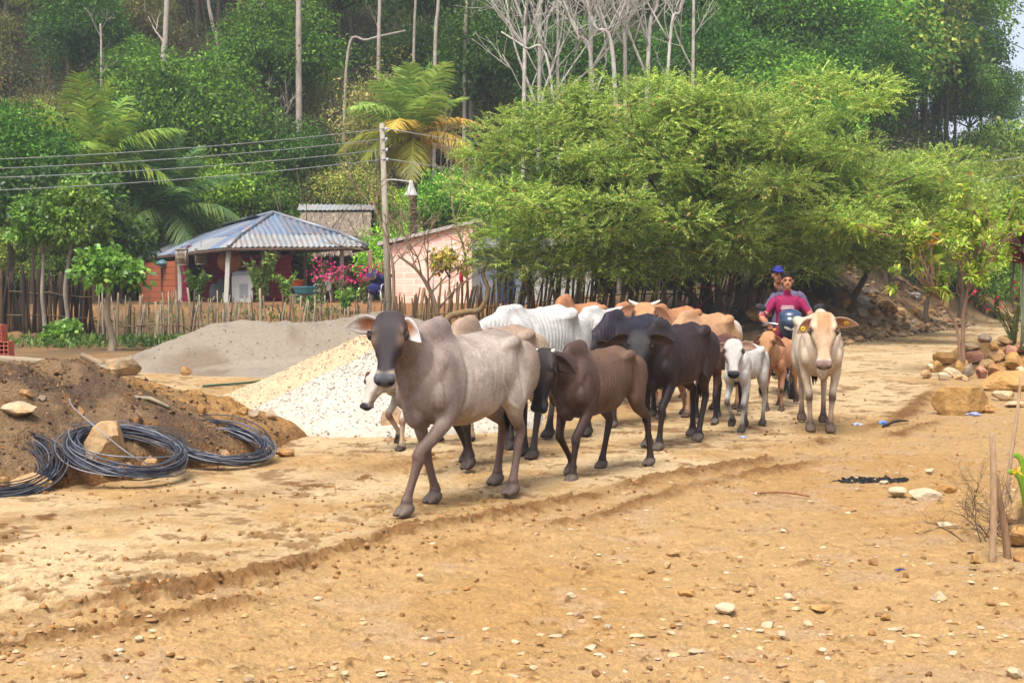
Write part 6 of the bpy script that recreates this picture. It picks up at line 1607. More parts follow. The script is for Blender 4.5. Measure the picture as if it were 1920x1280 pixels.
def person(name, label, loc, rz, s, hips, chest, neck, head_yaw, hands, elbows, shirt, trousers, knees, feet, skin, hair=True, print_=None, sleeve=.52, grip=(0, 1, 0), head_pitch=0):
    """local frame: x forward, y left, z up; a single continuous body with five-fingered hands"""
    mb = MB(); hips, chest, neck = map(np.array, (hips, chest, neck)); cl = []
    def seg(p, r, col, rz_=None, k=3, n=14, side=(0, 1, 0)):
        mb.add(*loft(p, r, rz_, n=n, k=k, side=side)); cl.append((np.array([tuple(map(float, q)) for q in p]), np.max(np.broadcast_to(r, len(p))), col))
    mid = (hips + chest) / 2
    seg([hips - [0, 0, .06], hips + [0, 0, .06], mid, chest - [0, 0, .05], chest + [0, 0, .06], chest + [0, 0, .13]], np.array([.155, .165, .15, .175, .165, .075]), shirt, np.array([.12, .125, .105, .115, .095, .06]))
    seg([chest + [0, 0, .09], neck, neck + [.012, 0, .06]], [.062, .052, .050], skin)
    hd_ = neck + np.array([.025, 0, .155]); yaw = R(head_yaw)
    Rh = np.array(Matrix.Rotation(yaw, 3, 'Z') @ Matrix.Rotation(R(head_pitch), 3, 'Y'))
    H = lambda x, y, z: hd_ + Rh @ np.array([x, y, z])
    mb.ball(H(-.012, 0, .03), (.098, .077, .098), n=18, rot=Rh); mb.ball(H(.022, 0, -.04), (.072, .060, .082), n=16, rot=Rh); mb.ball(H(.055, 0, -.088), (.03, .034, .026), n=10, rot=Rh)
    mb.add(*loft([H(.082, 0, .015), H(.104, 0, -.022), H(.090, 0, -.036)], [.010, .017, .014], n=8, k=2))
    mb.ball(H(.080, 0, .030), (.018, .055, .012), n=10, rot=Rh); mb.ball(H(.083, 0, -.060), (.012, .026, .010), n=8, rot=Rh)
    for sg in (-1, 1):
        mb.ball(H(-.01, sg * .080, -.005), (.022, .010, .034), n=8, rot=Rh)
        S = chest + np.array([0, sg * .175, .045]); E = np.array(elbows[0 if sg > 0 else 1]); Hd = np.array(hands[0 if sg > 0 else 1]); 
        sl = S + (E - S) * sleeve * 1.25
        seg([chest + [0, sg * .09, .05], S, S * .5 + E * .5, E], [.07, .068, .054, .044], shirt); 
        seg([E, E * .55 + Hd * .45, Hd], [.044, .042, .028], skin)
        cl.append((np.array([sl, E]), .07, skin)); cl.append((np.array([E, Hd]), .07, skin))
        d = unit(Hd - E); g = np.array(grip, float); w = Hd + d * .045; upv = np.array([0, 0, 1.0])
        seg([Hd, w, w + d * .03], [.030, .042, .038], skin, [.022, .020, .018], side=tuple(g))
        for fi, (o_, ln) in enumerate(((-.033, .060), (-.011, .070), (.011, .066), (.033, .052))):
            r0 = w + d * .03 + g * o_
            mb.tube([r0, r0 + d * ln * .45 - upv * .004, r0 + d * ln * .62 - upv * .028, r0 + d * ln * .25 - upv * .05], [.0105, .010, .0095, .008], n=7, k=2)
        t0 = Hd + d * .02 - g * .03 * sg * 1; mb.tube([t0, t0 + d * .03 - upv * .022 - g * .012 * sg, t0 + d * .055 - upv * .042], [.012, .011, .009], n=7, k=2)
        cl.append((np.array([Hd, w + d * .09]), .09, skin))
        K = np.array(knees[0 if sg > 0 else 1]); Ft = np.array(feet[0 if sg > 0 else 1])
        seg([hips + [0, sg * .09, 0], hips * .5 + K * .5 + [0, sg * .04, .02], K], [.095, .085, .062], trousers); seg([K, K * .55 + Ft * .45 - [.02, 0, 0], Ft + [0, 0, .07]], [.062, .055, .042], trousers)
        seg([Ft + [-.07, 0, .035], Ft + [.03, 0, .04], Ft + [.15, 0, .02]], [.035, .045, .035], np.array([.03, .025, .022]), [.032, .036, .02])
    V, F = remesh(mb, .0085, 2)
    C = np.tile(np.asarray(skin, float), (len(V), 1)); best = np.full(len(V), 9.)
    for P, rr, col in cl:
        for i in range(len(P) - 1):
            e = P[i + 1] - P[i]; t = np.clip(((V - P[i]) @ e) / (e @ e + 1e-9), 0, 1); d = np.linalg.norm(V - (P[i] + t[:, None] * e), axis=1) / (rr + .02)
            m = d < best; best[m] = d[m]; C[m] = col
    hm = (V - hd_) @ Rh
    C[(hm[:, 2] > -.13) & (np.abs(hm[:, 1]) < .11) & (np.linalg.norm(hm, axis=1) < .17)] = skin
    C[(V[:, 2] < chest[2] + .10) & (V[:, 2] > chest[2] - .2) & (np.abs(V[:, 1]) < .15) & (V[:, 0] < chest[0] + .14) & (V[:, 2] < chest[2] + .085)] = shirt
    face = hm[:, 0] > .03
    for sg in (-1, 1): C[face & (np.hypot(hm[:, 1] - sg * .031, (hm[:, 2] - .008) * 1.6) < .015)] = (.02, .014, .012); C[face & (np.abs(hm[:, 1] - sg * .033) < .022) & (np.abs(hm[:, 2] - .036) < .006)] = (.03, .02, .016)
    C[face & (np.abs(hm[:, 1]) < .026) & (np.abs(hm[:, 2] + .060) < .005)] = np.asarray(skin) * [.7, .45, .45]
    if print_ is not None: C = print_(V, C, chest)
    b = MB(); b.add(V, F, C); o = b.build(name, M_SKIN, loc=loc); o.rotation_euler = (0, 0, rz); o.scale = (s, s, s); tag(o, label, 'person')
    if hair:
        b = MB(); rg = random.Random(5)
        b.ball(H(-.022, 0, .048), (.098, .084, .090), n=18, rot=Rh); b.ball(H(-.05, 0, .0), (.07, .080, .085), n=14, rot=Rh)
        for k in range(60):
            a = rg.uniform(-1.9, 1.9); z = rg.uniform(.05, .125); q = H(.088 * math.cos(a) * math.sqrt(max(.05, 1 - ((z - .03) / .12) ** 2)) - .014, .080 * math.sin(a), z); b.ball(q, (.016, .014, .014), n=6)
        VV, FF = remesh(b, .010, 1)
        hh = (VV - hd_) @ Rh; keep = ~((hh[:, 0] > .045) & (hh[:, 2] < .058))
        VV[~keep] = VV[~keep] - (Rh @ np.array([.05, 0, 0])); b = MB(); b.add(VV, FF); b.build('hair', M_HAIR, o)
    return o, H, o

BX, BY = 3.93, 20.3; BZ = gz(BX, BY); BR = hd(-.10, -1)
bike = thing('motorbike', 'dark motorbike with a blue-grey headlamp fairing ridden by two people', 'motorbike', (BX, BY, BZ), BR)
def wheel(x, r=.30, w=.045):
    b = MB(); a = np.linspace(0, 2 * np.pi, 33); b.tube([(x + math.cos(t) * (r - w), 0, r + math.sin(t) * (r - w)) for t in a], w, n=10, cap=False); wh = b.build('wheel', M_RUBBER, bike)
    b = MB(); b.tube([(x + math.cos(t) * (r - w * 1.9), 0, r + math.sin(t) * (r - w * 1.9)) for t in a], .018, n=8, cap=False); b.tube([(x, -.05, r), (x, .05, r)], .05, n=12)
    for k in range(16): t = k * math.pi / 8; b.tube([(x, .03 * (-1) ** k, r), (x + math.cos(t + .2) * (r - w * 2), 0, r + math.sin(t + .2) * (r - w * 2))], .004, n=4)
    b.build('rim', M_METAL, wh)
wheel(.64); wheel(-.64, .29, .052)
b = MB()
for sg in (-1, 1): b.tube([(.64, sg * .085, .30), (.50, sg * .085, .66), (.42, sg * .075, .90)], [.026, .026, .022], n=9)
b.build('fork', M_METAL, bike)
b = MB(); a = np.linspace(.5, 2.7, 12); b.add(*loft([(.64 + .355 * math.cos(t), 0, .30 + .355 * math.sin(t)) for t in a], .075, .012, n=10), lin(40, 60, 90)); b.build('mudguard', M_BODYP, bike)
b = MB(); b.tube([(-.62, 0, .32), (-.2, 0, .40), (.1, 0, .34), (.36, 0, .76)], .035, n=8, k=3, col=lin(40, 40, 44)); b.tube([(.36, 0, .80), (0, 0, .66), (-.5, 0, .70), (-.78, 0, .78)], .03, n=8, k=3, col=lin(40, 40, 44)); b.build('frame', M_BODYP, bike)
b = MB(); b.ball((.08, 0, .40), (.20, .13, .14), n=14); b.ball((.16, 0, .52), (.09, .09, .13), n=12); b.tube([(.2, -.1, .34), (-.1, -.15, .24), (-.7, -.15, .30)], [.025, .03, .045], n=8, k=3); b.build('engine', M_METAL, bike)
b = MB(); b.add(*loft([(.34, 0, .82), (.22, 0, .86), (.02, 0, .82), (-.08, 0, .76)], [.08, .13, .12, .07], [.07, .10, .09, .05], n=16, k=3), lin(120, 26, 46)); b.build('fuel_tank', M_BODYP, bike)
b = MB(); b.add(*loft([(.0, 0, .79), (-.25, 0, .78), (-.55, 0, .82), (-.80, 0, .84)], [.10, .14, .14, .09], [.04, .05, .05, .035], n=14, k=3), lin(26, 26, 28)); b.build('saddle', M_BODYP, bike)
for sg in (-1, 1):
    b = MB(); b.add(*loft([(.46, sg * .12, .80), (.36, sg * .19, .68), (.22, sg * .20, .56), (.10, sg * .17, .50)], [.03, .03, .03, .02], [.10, .13, .12, .06], n=12, k=3), lin(150, 30, 56)); b.build('side_fairing', M_BODYP, bike)
b = MB(); V, F = loft([(.40, 0, .94), (.48, 0, .95), (.56, 0, .93), (.60, 0, .90)], [.165, .16, .13, .06], [.18, .17, .13, .07], n=24, k=3, power=2.5); b.add(V, F, lin(58, 76, 104)); cow = b.build('headlamp_fairing', M_BODYP, bike); cow.location = (0, 0, .085)
b = MB(); b.ball((.572, 0, .915), (.045, .098, .06), n=18); b.build('headlight', M_LENS, cow)
b = MB(); V, F = loft([(.42, 0, 1.06), (.50, 0, 1.05), (.535, 0, 1.0)], [.165, .15, .12], [.10, .09, .07], n=20, k=3); b.add(V, F, lin(60, 78, 116)); b.build('windscreen', M_BODYP, cow)
for sg in (-1, 1):
    b = MB(); b.ball((.47, sg * .215, .86), (.05, .035, .03), n=10, col=lin(220, 130, 40)); b.build('turn_signal', M_BODYP, cow)
b = MB(); b.tube([(.22, -.36, 1.02), (.33, -.28, 1.04), (.38, 0, 1.0), (.33, .28, 1.04), (.22, .36, 1.02)], .013, n=8, k=4); hb = b.build('handlebar', M_METAL, bike)
for sg in (-1, 1):
    b = MB(); b.tube([(.285, sg * .315, 1.032), (.21, sg * .372, 1.018)], .019, n=10); b.build('grip', M_RUBBER, hb)
    b = MB(); b.tube([(.33, sg * .28, 1.05), (.34, sg * .33, 1.16), (.33, sg * .39, 1.235)], .008, n=6, k=3); mr = b.build('mirror', M_RUBBER, bike)
    b = MB(); b.ball((.33, sg * .40, 1.26), (.025, .085, .05), n=14, rot=Matrix.Rotation(sg * .35, 3, 'X')); b.build('mirror_glass', M_RUBBER, mr)
    b = MB(); b.tube([(.31, sg * .24, 1.045), (.37, sg * .33, 1.02), (.33, sg * .38, 1.01)], .007, n=5, k=2); b.build('lever', M_METAL, hb)
    b = MB(); b.tube([(.0, sg * .12, .30), (.0, sg * .26, .30)], .018, n=8); b.build('footrest', M_RUBBER, bike)
SK1, SK2 = lin(214, 150, 116), lin(196, 138, 110)
def shirt_print(V, C, ch):
    for z0, z1, w in ((-.035, -.018, .088), (-.065, -.042, .094), (-.10, -.078, .084), (-.128, -.112, .094)):
        m = (V[:, 0] > ch[0] + .03) & (V[:, 2] - ch[2] > z0) & (V[:, 2] - ch[2] < z1) & (np.abs(V[:, 1]) < w * (.85 + .3 * fbm(V[:, 1] * 40, V[:, 2] * 30, 3, 2)))
        C[m] = lin(232, 206, 206)
    return C
person('person', 'man in a crimson t-shirt with a pale print steering the motorbike', (BX, BY, BZ), BR, 1.0, (-.12, 0, .93), (-.06, 0, 1.30), (-.03, 0, 1.47), -4, [(.155, .335, 1.065), (.155, -.335, 1.065)], [(.02, .36, 1.10), (.02, -.36, 1.10)],
       lin(168, 34, 92), lin(120, 34, 60), [(.30, .22, .78), (.30, -.22, .78)], [(.02, .24, .315), (.02, -.24, .315)], SK1, print_=shirt_print, grip=(.25, 1, 0))
pas, HH, _ = person('person', 'man in a grey-purple t-shirt and blue cap riding pillion behind the driver', (BX, BY, BZ), BR, 1.0, (-.50, -.02, .96), (-.47, .05, 1.37), (-.44, -.10, 1.56), 6, [(-.22, .30, 1.02), (-.20, -.26, 1.02)], [(-.46, .40, 1.12), (-.42, -.34, 1.14)],
       lin(118, 104, 136), lin(60, 64, 84), [(-.08, .27, .80), (-.08, -.27, .80)], [(-.30, .26, .34), (-.30, -.26, .34)], SK2, hair=True, grip=(.1, 1, 0))
b = MB(); b.ball(HH(-.012, 0, .070), (.106, .090, .072), n=20); b.add(*loft([HH(.06, 0, .072), HH(.11, 0, .066), HH(.165, 0, .050)], [.078, .074, .045], [.010, .008, .005], n=14, k=2)); b.c = [np.tile(lin(48, 52, 150), (len(c), 1)) for c in b.c]
b.build('cap', M_CAP, pas)

# bicycle lying against the stones
q = gp(1382, 655); bc = thing('bicycle', 'red bicycle leaning against the bank behind the calves', 'bicycle', (q.x, q.y + 6, gz(q.x, q.y + 6)), R(8))
bc.rotation_euler = (R(-28), 0, R(8)); bc.scale = (1.25, 1.25, 1.25)
for x in (-.52, .52):
    b = MB(); a = np.linspace(0, 2 * np.pi, 33); b.tube([(x + .33 * math.cos(t), 0, .34 + .33 * math.sin(t)) for t in a], .018, n=7, cap=False); w = b.build('wheel', M_RUBBER, bc)
    b = MB(); 
    for k in range(14): t = k * math.pi / 7; b.tube([(x, 0, .34), (x + .32 * math.cos(t), 0, .34 + .32 * math.sin(t))], .003, n=4)
    b.build('spokes', M_METAL, w)
b = MB(); RED = lin(190, 50, 80)
for P in ([(-.52, 0, .34), (-.08, 0, .30), (.40, 0, .80)], [(-.52, 0, .34), (-.2, 0, .78), (.38, 0, .86)], [(-.08, 0, .30), (-.22, 0, .88)], [(.37, 0, .90), (.52, 0, .34)]): b.tube(P, .02, n=7, col=RED)
b.build('frame', M_BODYP, bc)
b = MB(); b.tube([(.3, -.26, .98), (.40, -.1, .96), (.38, 0, .92), (.40, .1, .96), (.3, .26, .98)], .013, n=7, k=2); b.build('handlebar', M_METAL, bc)
b = MB(); b.add(*loft([(-.36, 0, .92), (-.24, 0, .92), (-.08, 0, .90)], [.08, .06, .02], [.03, .025, .02], n=10)); b.build('saddle', M_RUBBER, bc)
# ============================================================ RIGHT SIDE: STONE BED, SMALL TREE, STAKES
rngR = random.Random(21)
# raised bed of piled stones round the small tree
def prof_bed(u, v, q): return sstep(1, .45, q)
heap('soil_bed', 'low bed of soil ringed with stones under the small leafy tree', 'soil bed', (9.45, 26.4), 1.75, 1.9, .40, prof_bed, M_EARTH, lambda X, Y, Z, q: np.tile(lin(190, 146, 92), (len(X), 1)) * (.8 + .4 * fbm(X * 5, Y * 5, 3, 3))[:, None], seed=31, amp=.05, fine=.03, ffreq=8, nr=60, na=120)
G_BED = 'stones piled round the bed of the small tree'
COLS_BED = [('tan', lin(214, 176, 126)), ('ochre', lin(206, 160, 100)), ('pale', lin(228, 206, 172)), ('pinkish', lin(206, 150, 128)), ('grey', lin(186, 172, 154)), ('brown', lin(176, 132, 88))]
for i, (px, py, w, hgt, ci) in enumerate([
    (1738, 703, 26, .7, 0), (1756, 690, 34, .65, 1), (1775, 672, 50, .5, 1), (1786, 700, 40, .5, 2), (1804, 690, 24, 1.2, 1), (1816, 698, 26, 1.3, 4), (1828, 672, 34, .9, 3), (1822, 652, 38, .4, 2), (1842, 700, 28, .9, 3),
    (1852, 684, 30, .8, 0), (1866, 668, 34, .7, 0), (1868, 698, 36, .8, 5), (1862, 650, 26, .6, 1), (1892, 664, 34, .9, 3), (1902, 682, 44, .8, 1), (1915, 655, 44, .55, 3), (1886, 640, 30, .6, 0), (1846, 636, 26, .7, 4), (1770, 706, 28, .5, 2), (1800, 708, 22, .5, 0), (1915, 700, 34, .6, 2), (1745, 688, 22, .6, 2)]):
    nm, c = COLS_BED[ci]; p, n = pick(px, py + w * hgt * .35); m = w / F_PX * p.y * 1.15
    o = rock('stone', f'{nm} stone in the low ring of stones round the small tree', 'stone', p, (m, m * .8, m * hgt), rngR, c, sink=.12, group=G_BED, n=16)
# label the ring by look so that each group of twins shares one phrase
for px, py, w, hgt, dep, col, lab in [(1808, 778, 112, .62, .7, lin(198, 156, 96), 'big squared tan boulder beside the road on the right'), (1900, 735, 120, .42, .6, lin(206, 162, 100), 'long tan block of stone behind the big squared boulder'),
                                      (1885, 752, 50, .5, .8, lin(228, 200, 160), 'pale flat stone beside the big squared boulder'), (1856, 776, 28, .8, .8, lin(206, 160, 104), 'round tan stone in the shade right of the big squared boulder'), (1905, 764, 44, .3, .8, lin(230, 204, 168), 'thin pale slab right of the big boulder')]:
    p = gp(px, py); m = w / F_PX * p.y
    V, F = rock_mesh(rngR, (m, m * dep, m * hgt), 7, 18, .04); V[:, 2] = np.clip(V[:, 2], -m * hgt * .42, m * hgt * .40) + m * hgt * .36
    V *= np.array([1, 1, 1]); b = MB(); b.add(V, F, col); o = b.build('boulder', M_STONE, loc=p + Vector((0, m * dep * .3, 0)), smooth=False); o.rotation_euler = (0, 0, rngR.uniform(-.2, .2)); tag(o, lab, 'boulder')

# the small leafy tree with long leaves
def long_leaf_tree(label, loc, stems, seed, nleaf, pal, L=.17, W=.062):
    nrr = np.random.default_rng(seed); root = thing('long_leaved_tree', label, 'tree', loc); b = MB(); f = MB(); bark = lin(178, 142, 116)
    for st in stems:
        P = np.array(st['p']); b.tube(P, np.linspace(st['r'], st['r'] * .35, len(P)), n=8, k=4, col=bark)
        for (c, r, n) in st['tufts']:
            c = np.array(c); Pc = catmull(P, 6); near = int(np.argmin(np.linalg.norm(Pc - c, axis=1)))
            for k in range(n):
                j = Pc[max(4, near - int(nrr.integers(0, 9)))] if near > 4 else Pc[near]
                t = c + nrr.normal(0, 1, 3) * np.array(r); mid = j * .45 + t * .55 + nrr.normal(0, .11, 3); mid[2] -= .04
                b.tube([j, mid, t], [.013, .009, .005], n=5, k=3, col=bark * .95)
                d = unit(t - mid); q = nleaf; a = nrr.uniform(0, 6.28, q) + np.arange(q) * 2.4; up = unit(np.cross(d, nrr.normal(0, 1, 3))); sd = np.cross(d, up)
                D = d * .55 + (up * np.cos(a)[:, None] + sd * np.sin(a)[:, None]) * .9 + [0, 0, .05]
                B = t - d * nrr.uniform(0, .22, (q, 1)); D = unit(D); l = L * nrr.uniform(.6, 1.15, q)
                S = unit(np.cross(D, [0, 0, 1.0]) + nrr.normal(0, .25, (q, 3))); w = W * nrr.uniform(.75, 1.2, q)[:, None]
                mid1 = B + D * (l * .35)[:, None]; mid2 = B + D * (l * .7)[:, None] - [0, 0, .012]; tip = B + D * l[:, None] - np.array([0, 0, 1]) * (l * .22)[:, None]; fo = np.array([0, 0, .012])
                V = np.stack([B, mid1 + S * w * .45 + fo, mid2 + S * w * .45 + fo, tip, mid2 - S * w * .45 + fo, mid1 - S * w * .45 + fo, mid1, mid2], 1).reshape(-1, 3); o8 = (np.arange(q) * 8)[:, None]
                F4 = np.concatenate([o8 + np.array([[6, 1, 2, 7]]), o8 + np.array([[5, 6, 7, 4]])]); F3 = np.concatenate([o8 + np.array([[0, 1, 6]]), o8 + np.array([[0, 6, 5]]), o8 + np.array([[7, 2, 3]]), o8 + np.array([[4, 7, 3]])])
                pl = [lin(222, 186, 60), lin(214, 160, 60)] if nrr.random() < .02 else pal
                f.add(V, [F4, F3], np.repeat(pick_cols(pl, q, nrr, .15), 8, 0))
    b.build('trunk', M_BARK, root); f.build('crown', M_LEAF, root); return root
YPAL = [lin(152, 180, 62), lin(130, 164, 54), lin(172, 190, 76), lin(112, 150, 50), lin(186, 190, 84)]
tp = pick(1806, 672)[0]; T0 = Vector(tp)
def lt(px, py, dy=0): p = at(px, py, T0.y + dy) - T0; return (p.x, p.y, p.z)
long_leaf_tree('small long-leaved tree with forked bare stems growing out of the stone bed', T0, [
    dict(p=[(0, 0, -.2), lt(1806, 600), lt(1812, 560), lt(1822, 510), lt(1840, 450)], r=.042, tufts=[(lt(1840, 420), (.34, .3, .24), 11), (lt(1790, 430, -.3), (.34, .3, .2), 10), (lt(1860, 480, .3), (.26, .3, .2), 7), (lt(1885, 420, .2), (.4, .3, .2), 11), (lt(1830, 520, -.3), (.24, .2, .2), 6), (lt(1818, 365), (.10, .1, .12), 2)]),
    dict(p=[(-.03, 0, -.2), lt(1795, 620), lt(1782, 590), lt(1752, 555), lt(1728, 530)], r=.032, tufts=[(lt(1735, 470), (.26, .3, .22), 9), (lt(1700, 478, .2), (.22, .2, .20), 5), (lt(1728, 440, -.2), (.26, .25, .16), 6), (lt(1770, 500), (.24, .25, .2), 6), (lt(1670, 548), (.10, .1, .06), 1)]),
    dict(p=[lt(1815, 540), lt(1790, 480), lt(1740, 440), lt(1680, 445), lt(1640, 432)], r=.026, tufts=[(lt(1750, 425), (.30, .3, .14), 7), (lt(1700, 425), (.18, .2, .10), 3), (lt(1630, 430), (.10, .1, .05), 2), (lt(1598, 424), (.05, .1, .03), 1)]),
    dict(p=[lt(1830, 480), lt(1850, 440), lt(1830, 400), lt(1806, 378)], r=.02, tufts=[(lt(1790, 372), (.09, .08, .06), 2), (lt(1815, 395), (.05, .05, .05), 1)])], 4, 22, YPAL)
# tree leaning in from the right edge
T1 = Vector((11.3, 27.2, gz(11.3, 27.2)))
def l1(px, py, dy=0): p = at(px, py, T1.y + dy) - T1; return (p.x, p.y, p.z)
long_leaf_tree('leafy bush reaching in from the right edge above the red flowers', T1, [dict(p=[(0, 0, -.2), l1(2050, 560), l1(1990, 480), l1(1930, 420)], r=.06, tufts=[(l1(1905, 410), (.30, .3, .24), 20), (l1(1940, 400), (.4, .4, .3), 22), (l1(1870, 430), (.18, .2, .14), 8), (l1(1900, 460), (.22, .2, .14), 9), (l1(1995, 430), (.4, .4, .4), 20)])], 6, 22, [lin(138, 168, 58), lin(116, 150, 52), lin(146, 160, 60), lin(94, 120, 44)])

def flower_plant(name, label, cat, loc, h, stems, seed, flower_cols, leaf_pal, nf, nl, spread, fl=.09, ll=.12, top_only=True, stem_col=lin(120, 130, 80)):
    rg = np.random.default_rng(seed); root = thing(name, label, cat, loc); b = MB(); f = MB(); fl_ = MB()
    for k in range(stems):
        a = rg.uniform(0, 6.28); e = np.array([math.cos(a) * spread[0] * rg.uniform(.3, 1), math.sin(a) * spread[1] * rg.uniform(.3, 1), h * rg.uniform(.6, 1.0)])
        P = catmull(np.array([(rg.normal(0, .03), rg.normal(0, .03), -.1), tuple(e * [.25, .25, .5] + rg.normal(0, .04, 3)), tuple(e)]), 4); b.tube(P, np.linspace(.016, .006, len(P)), n=5, col=stem_col)
        t = rg.random(nl) ** .7 * .7 + .3; B = np.array([P[int(x * (len(P) - 1))] for x in t]) + rg.normal(0, .03, (nl, 3))
        V, F = leaf_quads(B, rg.normal(0, 1, (nl, 3)) + [0, 0, .2], ll * rg.uniform(.6, 1.2, nl), ll * .5, rg, .5); f.add(V, F, np.repeat(pick_cols(leaf_pal, nl, rg), 4, 0))
        if nf:
            B = e + rg.normal(0, 1, (nf, 3)) * np.array([.16, .14, .14]) * h * .55; V, F = leaf_quads(B, rg.normal(0, 1, (nf, 3)), fl * rg.uniform(.7, 1.2, nf), fl * .9, rg, .2); fl_.add(V, F, np.repeat(pick_cols(flower_cols, nf, rg, .15), 4, 0))
    b.build('stem', M_BARK, root)
    if nl: f.build('foliage', M_LEAF, root)
    if nf: fl_.build('blossoms', M_LEAF, root)
    return root
p = pick(1900, 640)[0]; flower_plant('flowering_shrub', 'thin shrub with red blossoms at the right edge of the stone bed', 'shrub', p, 1.05, 12, 3, [lin(214, 40, 70), lin(226, 64, 90)], [lin(120, 130, 60), lin(150, 140, 70)], 2, 8, (.8, .4), fl=.09)
p = pick(1916, 645)[0]
root = thing('croton', 'dark red leaved plant on thin stems at the right edge', 'plant', p); b = MB(); f = MB(); rg = np.random.default_rng(2)
for k in range(4):
    e = np.array([rg.normal(0, .06), rg.normal(0, .05), 1.45 + .12 * k]); b.tube([(rg.normal(0, .04), 0, -.1), e * [.6, .6, .5], e], .018, n=5, k=2, col=lin(150, 160, 130))
    q = 16; a = rg.uniform(0, 6.28, q); D = np.column_stack([np.cos(a), np.sin(a), rg.uniform(.2, 1.2, q)]); V, F = leaf_quads(np.tile(e, (q, 1)) - [0, 0, .05], D, .34, .08, rg, .4); f.add(V, F, np.repeat(pick_cols([lin(112, 40, 50), lin(90, 34, 44), lin(136, 60, 56)], q, rg), 4, 0))
b.build('stem', M_BARK, root); f.build('foliage', M_LEAF, root)

# rocks along the foot of the dark bank beyond the road, and under the fence
G_BANK = 'rocks along the foot of the bank'
for px, py, w, hgt, ci in [(1352, 590, 52, .6, 5), (1300, 600, 40, .7, 5), (1420, 592, 60, .7, 5), (1444, 566, 40, .6, 0), (1470, 600, 30, .6, 0), (1536, 576, 28, .7, 5), (1580, 566, 46, .8, 5), (1612, 588, 36, .55, 4), (1600, 556, 26, .8, 4), (1640, 582, 40, .6, 5), (1664, 578, 56, .6, 5), (1690, 584, 34, .6, 0), (1716, 588, 30, .7, 1), (1734, 566, 30, .7, 0), (1748, 586, 18, .8, 1), (1560, 600, 34, .5, 5), (1590, 540, 18, .9, 4), (1624, 548, 22, .8, 4), (1770, 574, 26, .8, 0), (1880, 516, 36, .6, 2), (1576, 534, 20, .8, 4), (1330, 572, 30, .7, 5), (1390, 570, 34, .7, 5)]:
    nm, c = COLS_BED[ci]; p = gp(px, py + w * .2)
    m = min(w / F_PX * p.y, 1.6); rock('rock', f'{nm} rock in the rubble along the foot of the bank beyond the road', 'rock', p, (m, m * .8, m * hgt), rngR, np.asarray(c) * .8, sink=.22, group=G_BANK, n=14)
def crumple(name, label, cat, px, py, size, col, seed, m=None, lift=0.0):
    p = gp(px, py); rg = random.Random(seed); V, F = ellipsoid((0, 0, 0), 1, 12); V = V * (1 + .5 * (fbm(V[:, 0] * 2 + V[:, 2], V[:, 1] * 2 - V[:, 2], seed, 3) - .5))[:, None] * (.7 + .6 * np.array([[rg.random()] for _ in V])) * np.array(size) / 2; V[:, 2] += size[2] * .4
    b = MB(); b.add(V, F, col); o = b.build(name, m or M_PLAST, loc=p + Vector((0, 0, lift)), smooth=False); return tag(o, label, cat)
crumple('plastic_bag', 'white plastic bag on the dark bank beyond the road', 'bag', 1716, 560, (.42, .3, .26), lin(222, 222, 226), 3)
crumple('plastic_bag', 'white bag among the rocks beside the cream cow', 'bag', 1617, 572, (.5, .3, .3), lin(216, 212, 206), 4)
crumple('plastic_litter', 'bluish white scrap of plastic right of the cream cow', 'litter', 1607, 798, (.13, .06, .035), lin(206, 214, 236), 5)
crumple('plastic_litter', 'blue scrap of plastic beside a dark twig', 'litter', 1656, 797, (.09, .05, .05), lin(110, 150, 226), 6)
crumple('plastic_litter', 'pale blue lid lying by the hooves of the white calf', 'litter', 1393, 821, (.10, .07, .02), lin(196, 206, 240), 7)
crumple('plastic_litter', 'blue and white plastic at the foot of the big squared boulder', 'litter', 1826, 780, (.17, .08, .05), lin(176, 186, 236), 8)
crumple('plastic_litter', 'small dark blue scrap in the stony foreground', 'litter', 1688, 1069, (.05, .03, .015), lin(60, 64, 130), 9)
b = MB(); P = [gp(1655, 803) + Vector((0, 0, .02)), gp(1680, 798) + Vector((0, 0, .05)), gp(1703, 794) + Vector((0, 0, .03))]; b.tube(P, [.012, .016, .008], n=6, k=3, col=lin(60, 52, 46)); tag(b.build('twig', M_STICK), 'dark twig lying beside blue plastic on the road edge', 'twig')
b = MB(); P = [gp(1420, 928) + Vector((0, 0, .015)), gp(1470, 931) + Vector((0, 0, .03)), gp(1518, 934) + Vector((0, 0, .015))]; b.tube(P, .006, n=5, k=3, col=lin(160, 90, 60)); tag(b.build('twig', M_STICK), 'thin reddish twig left of the burnt patch', 'twig')

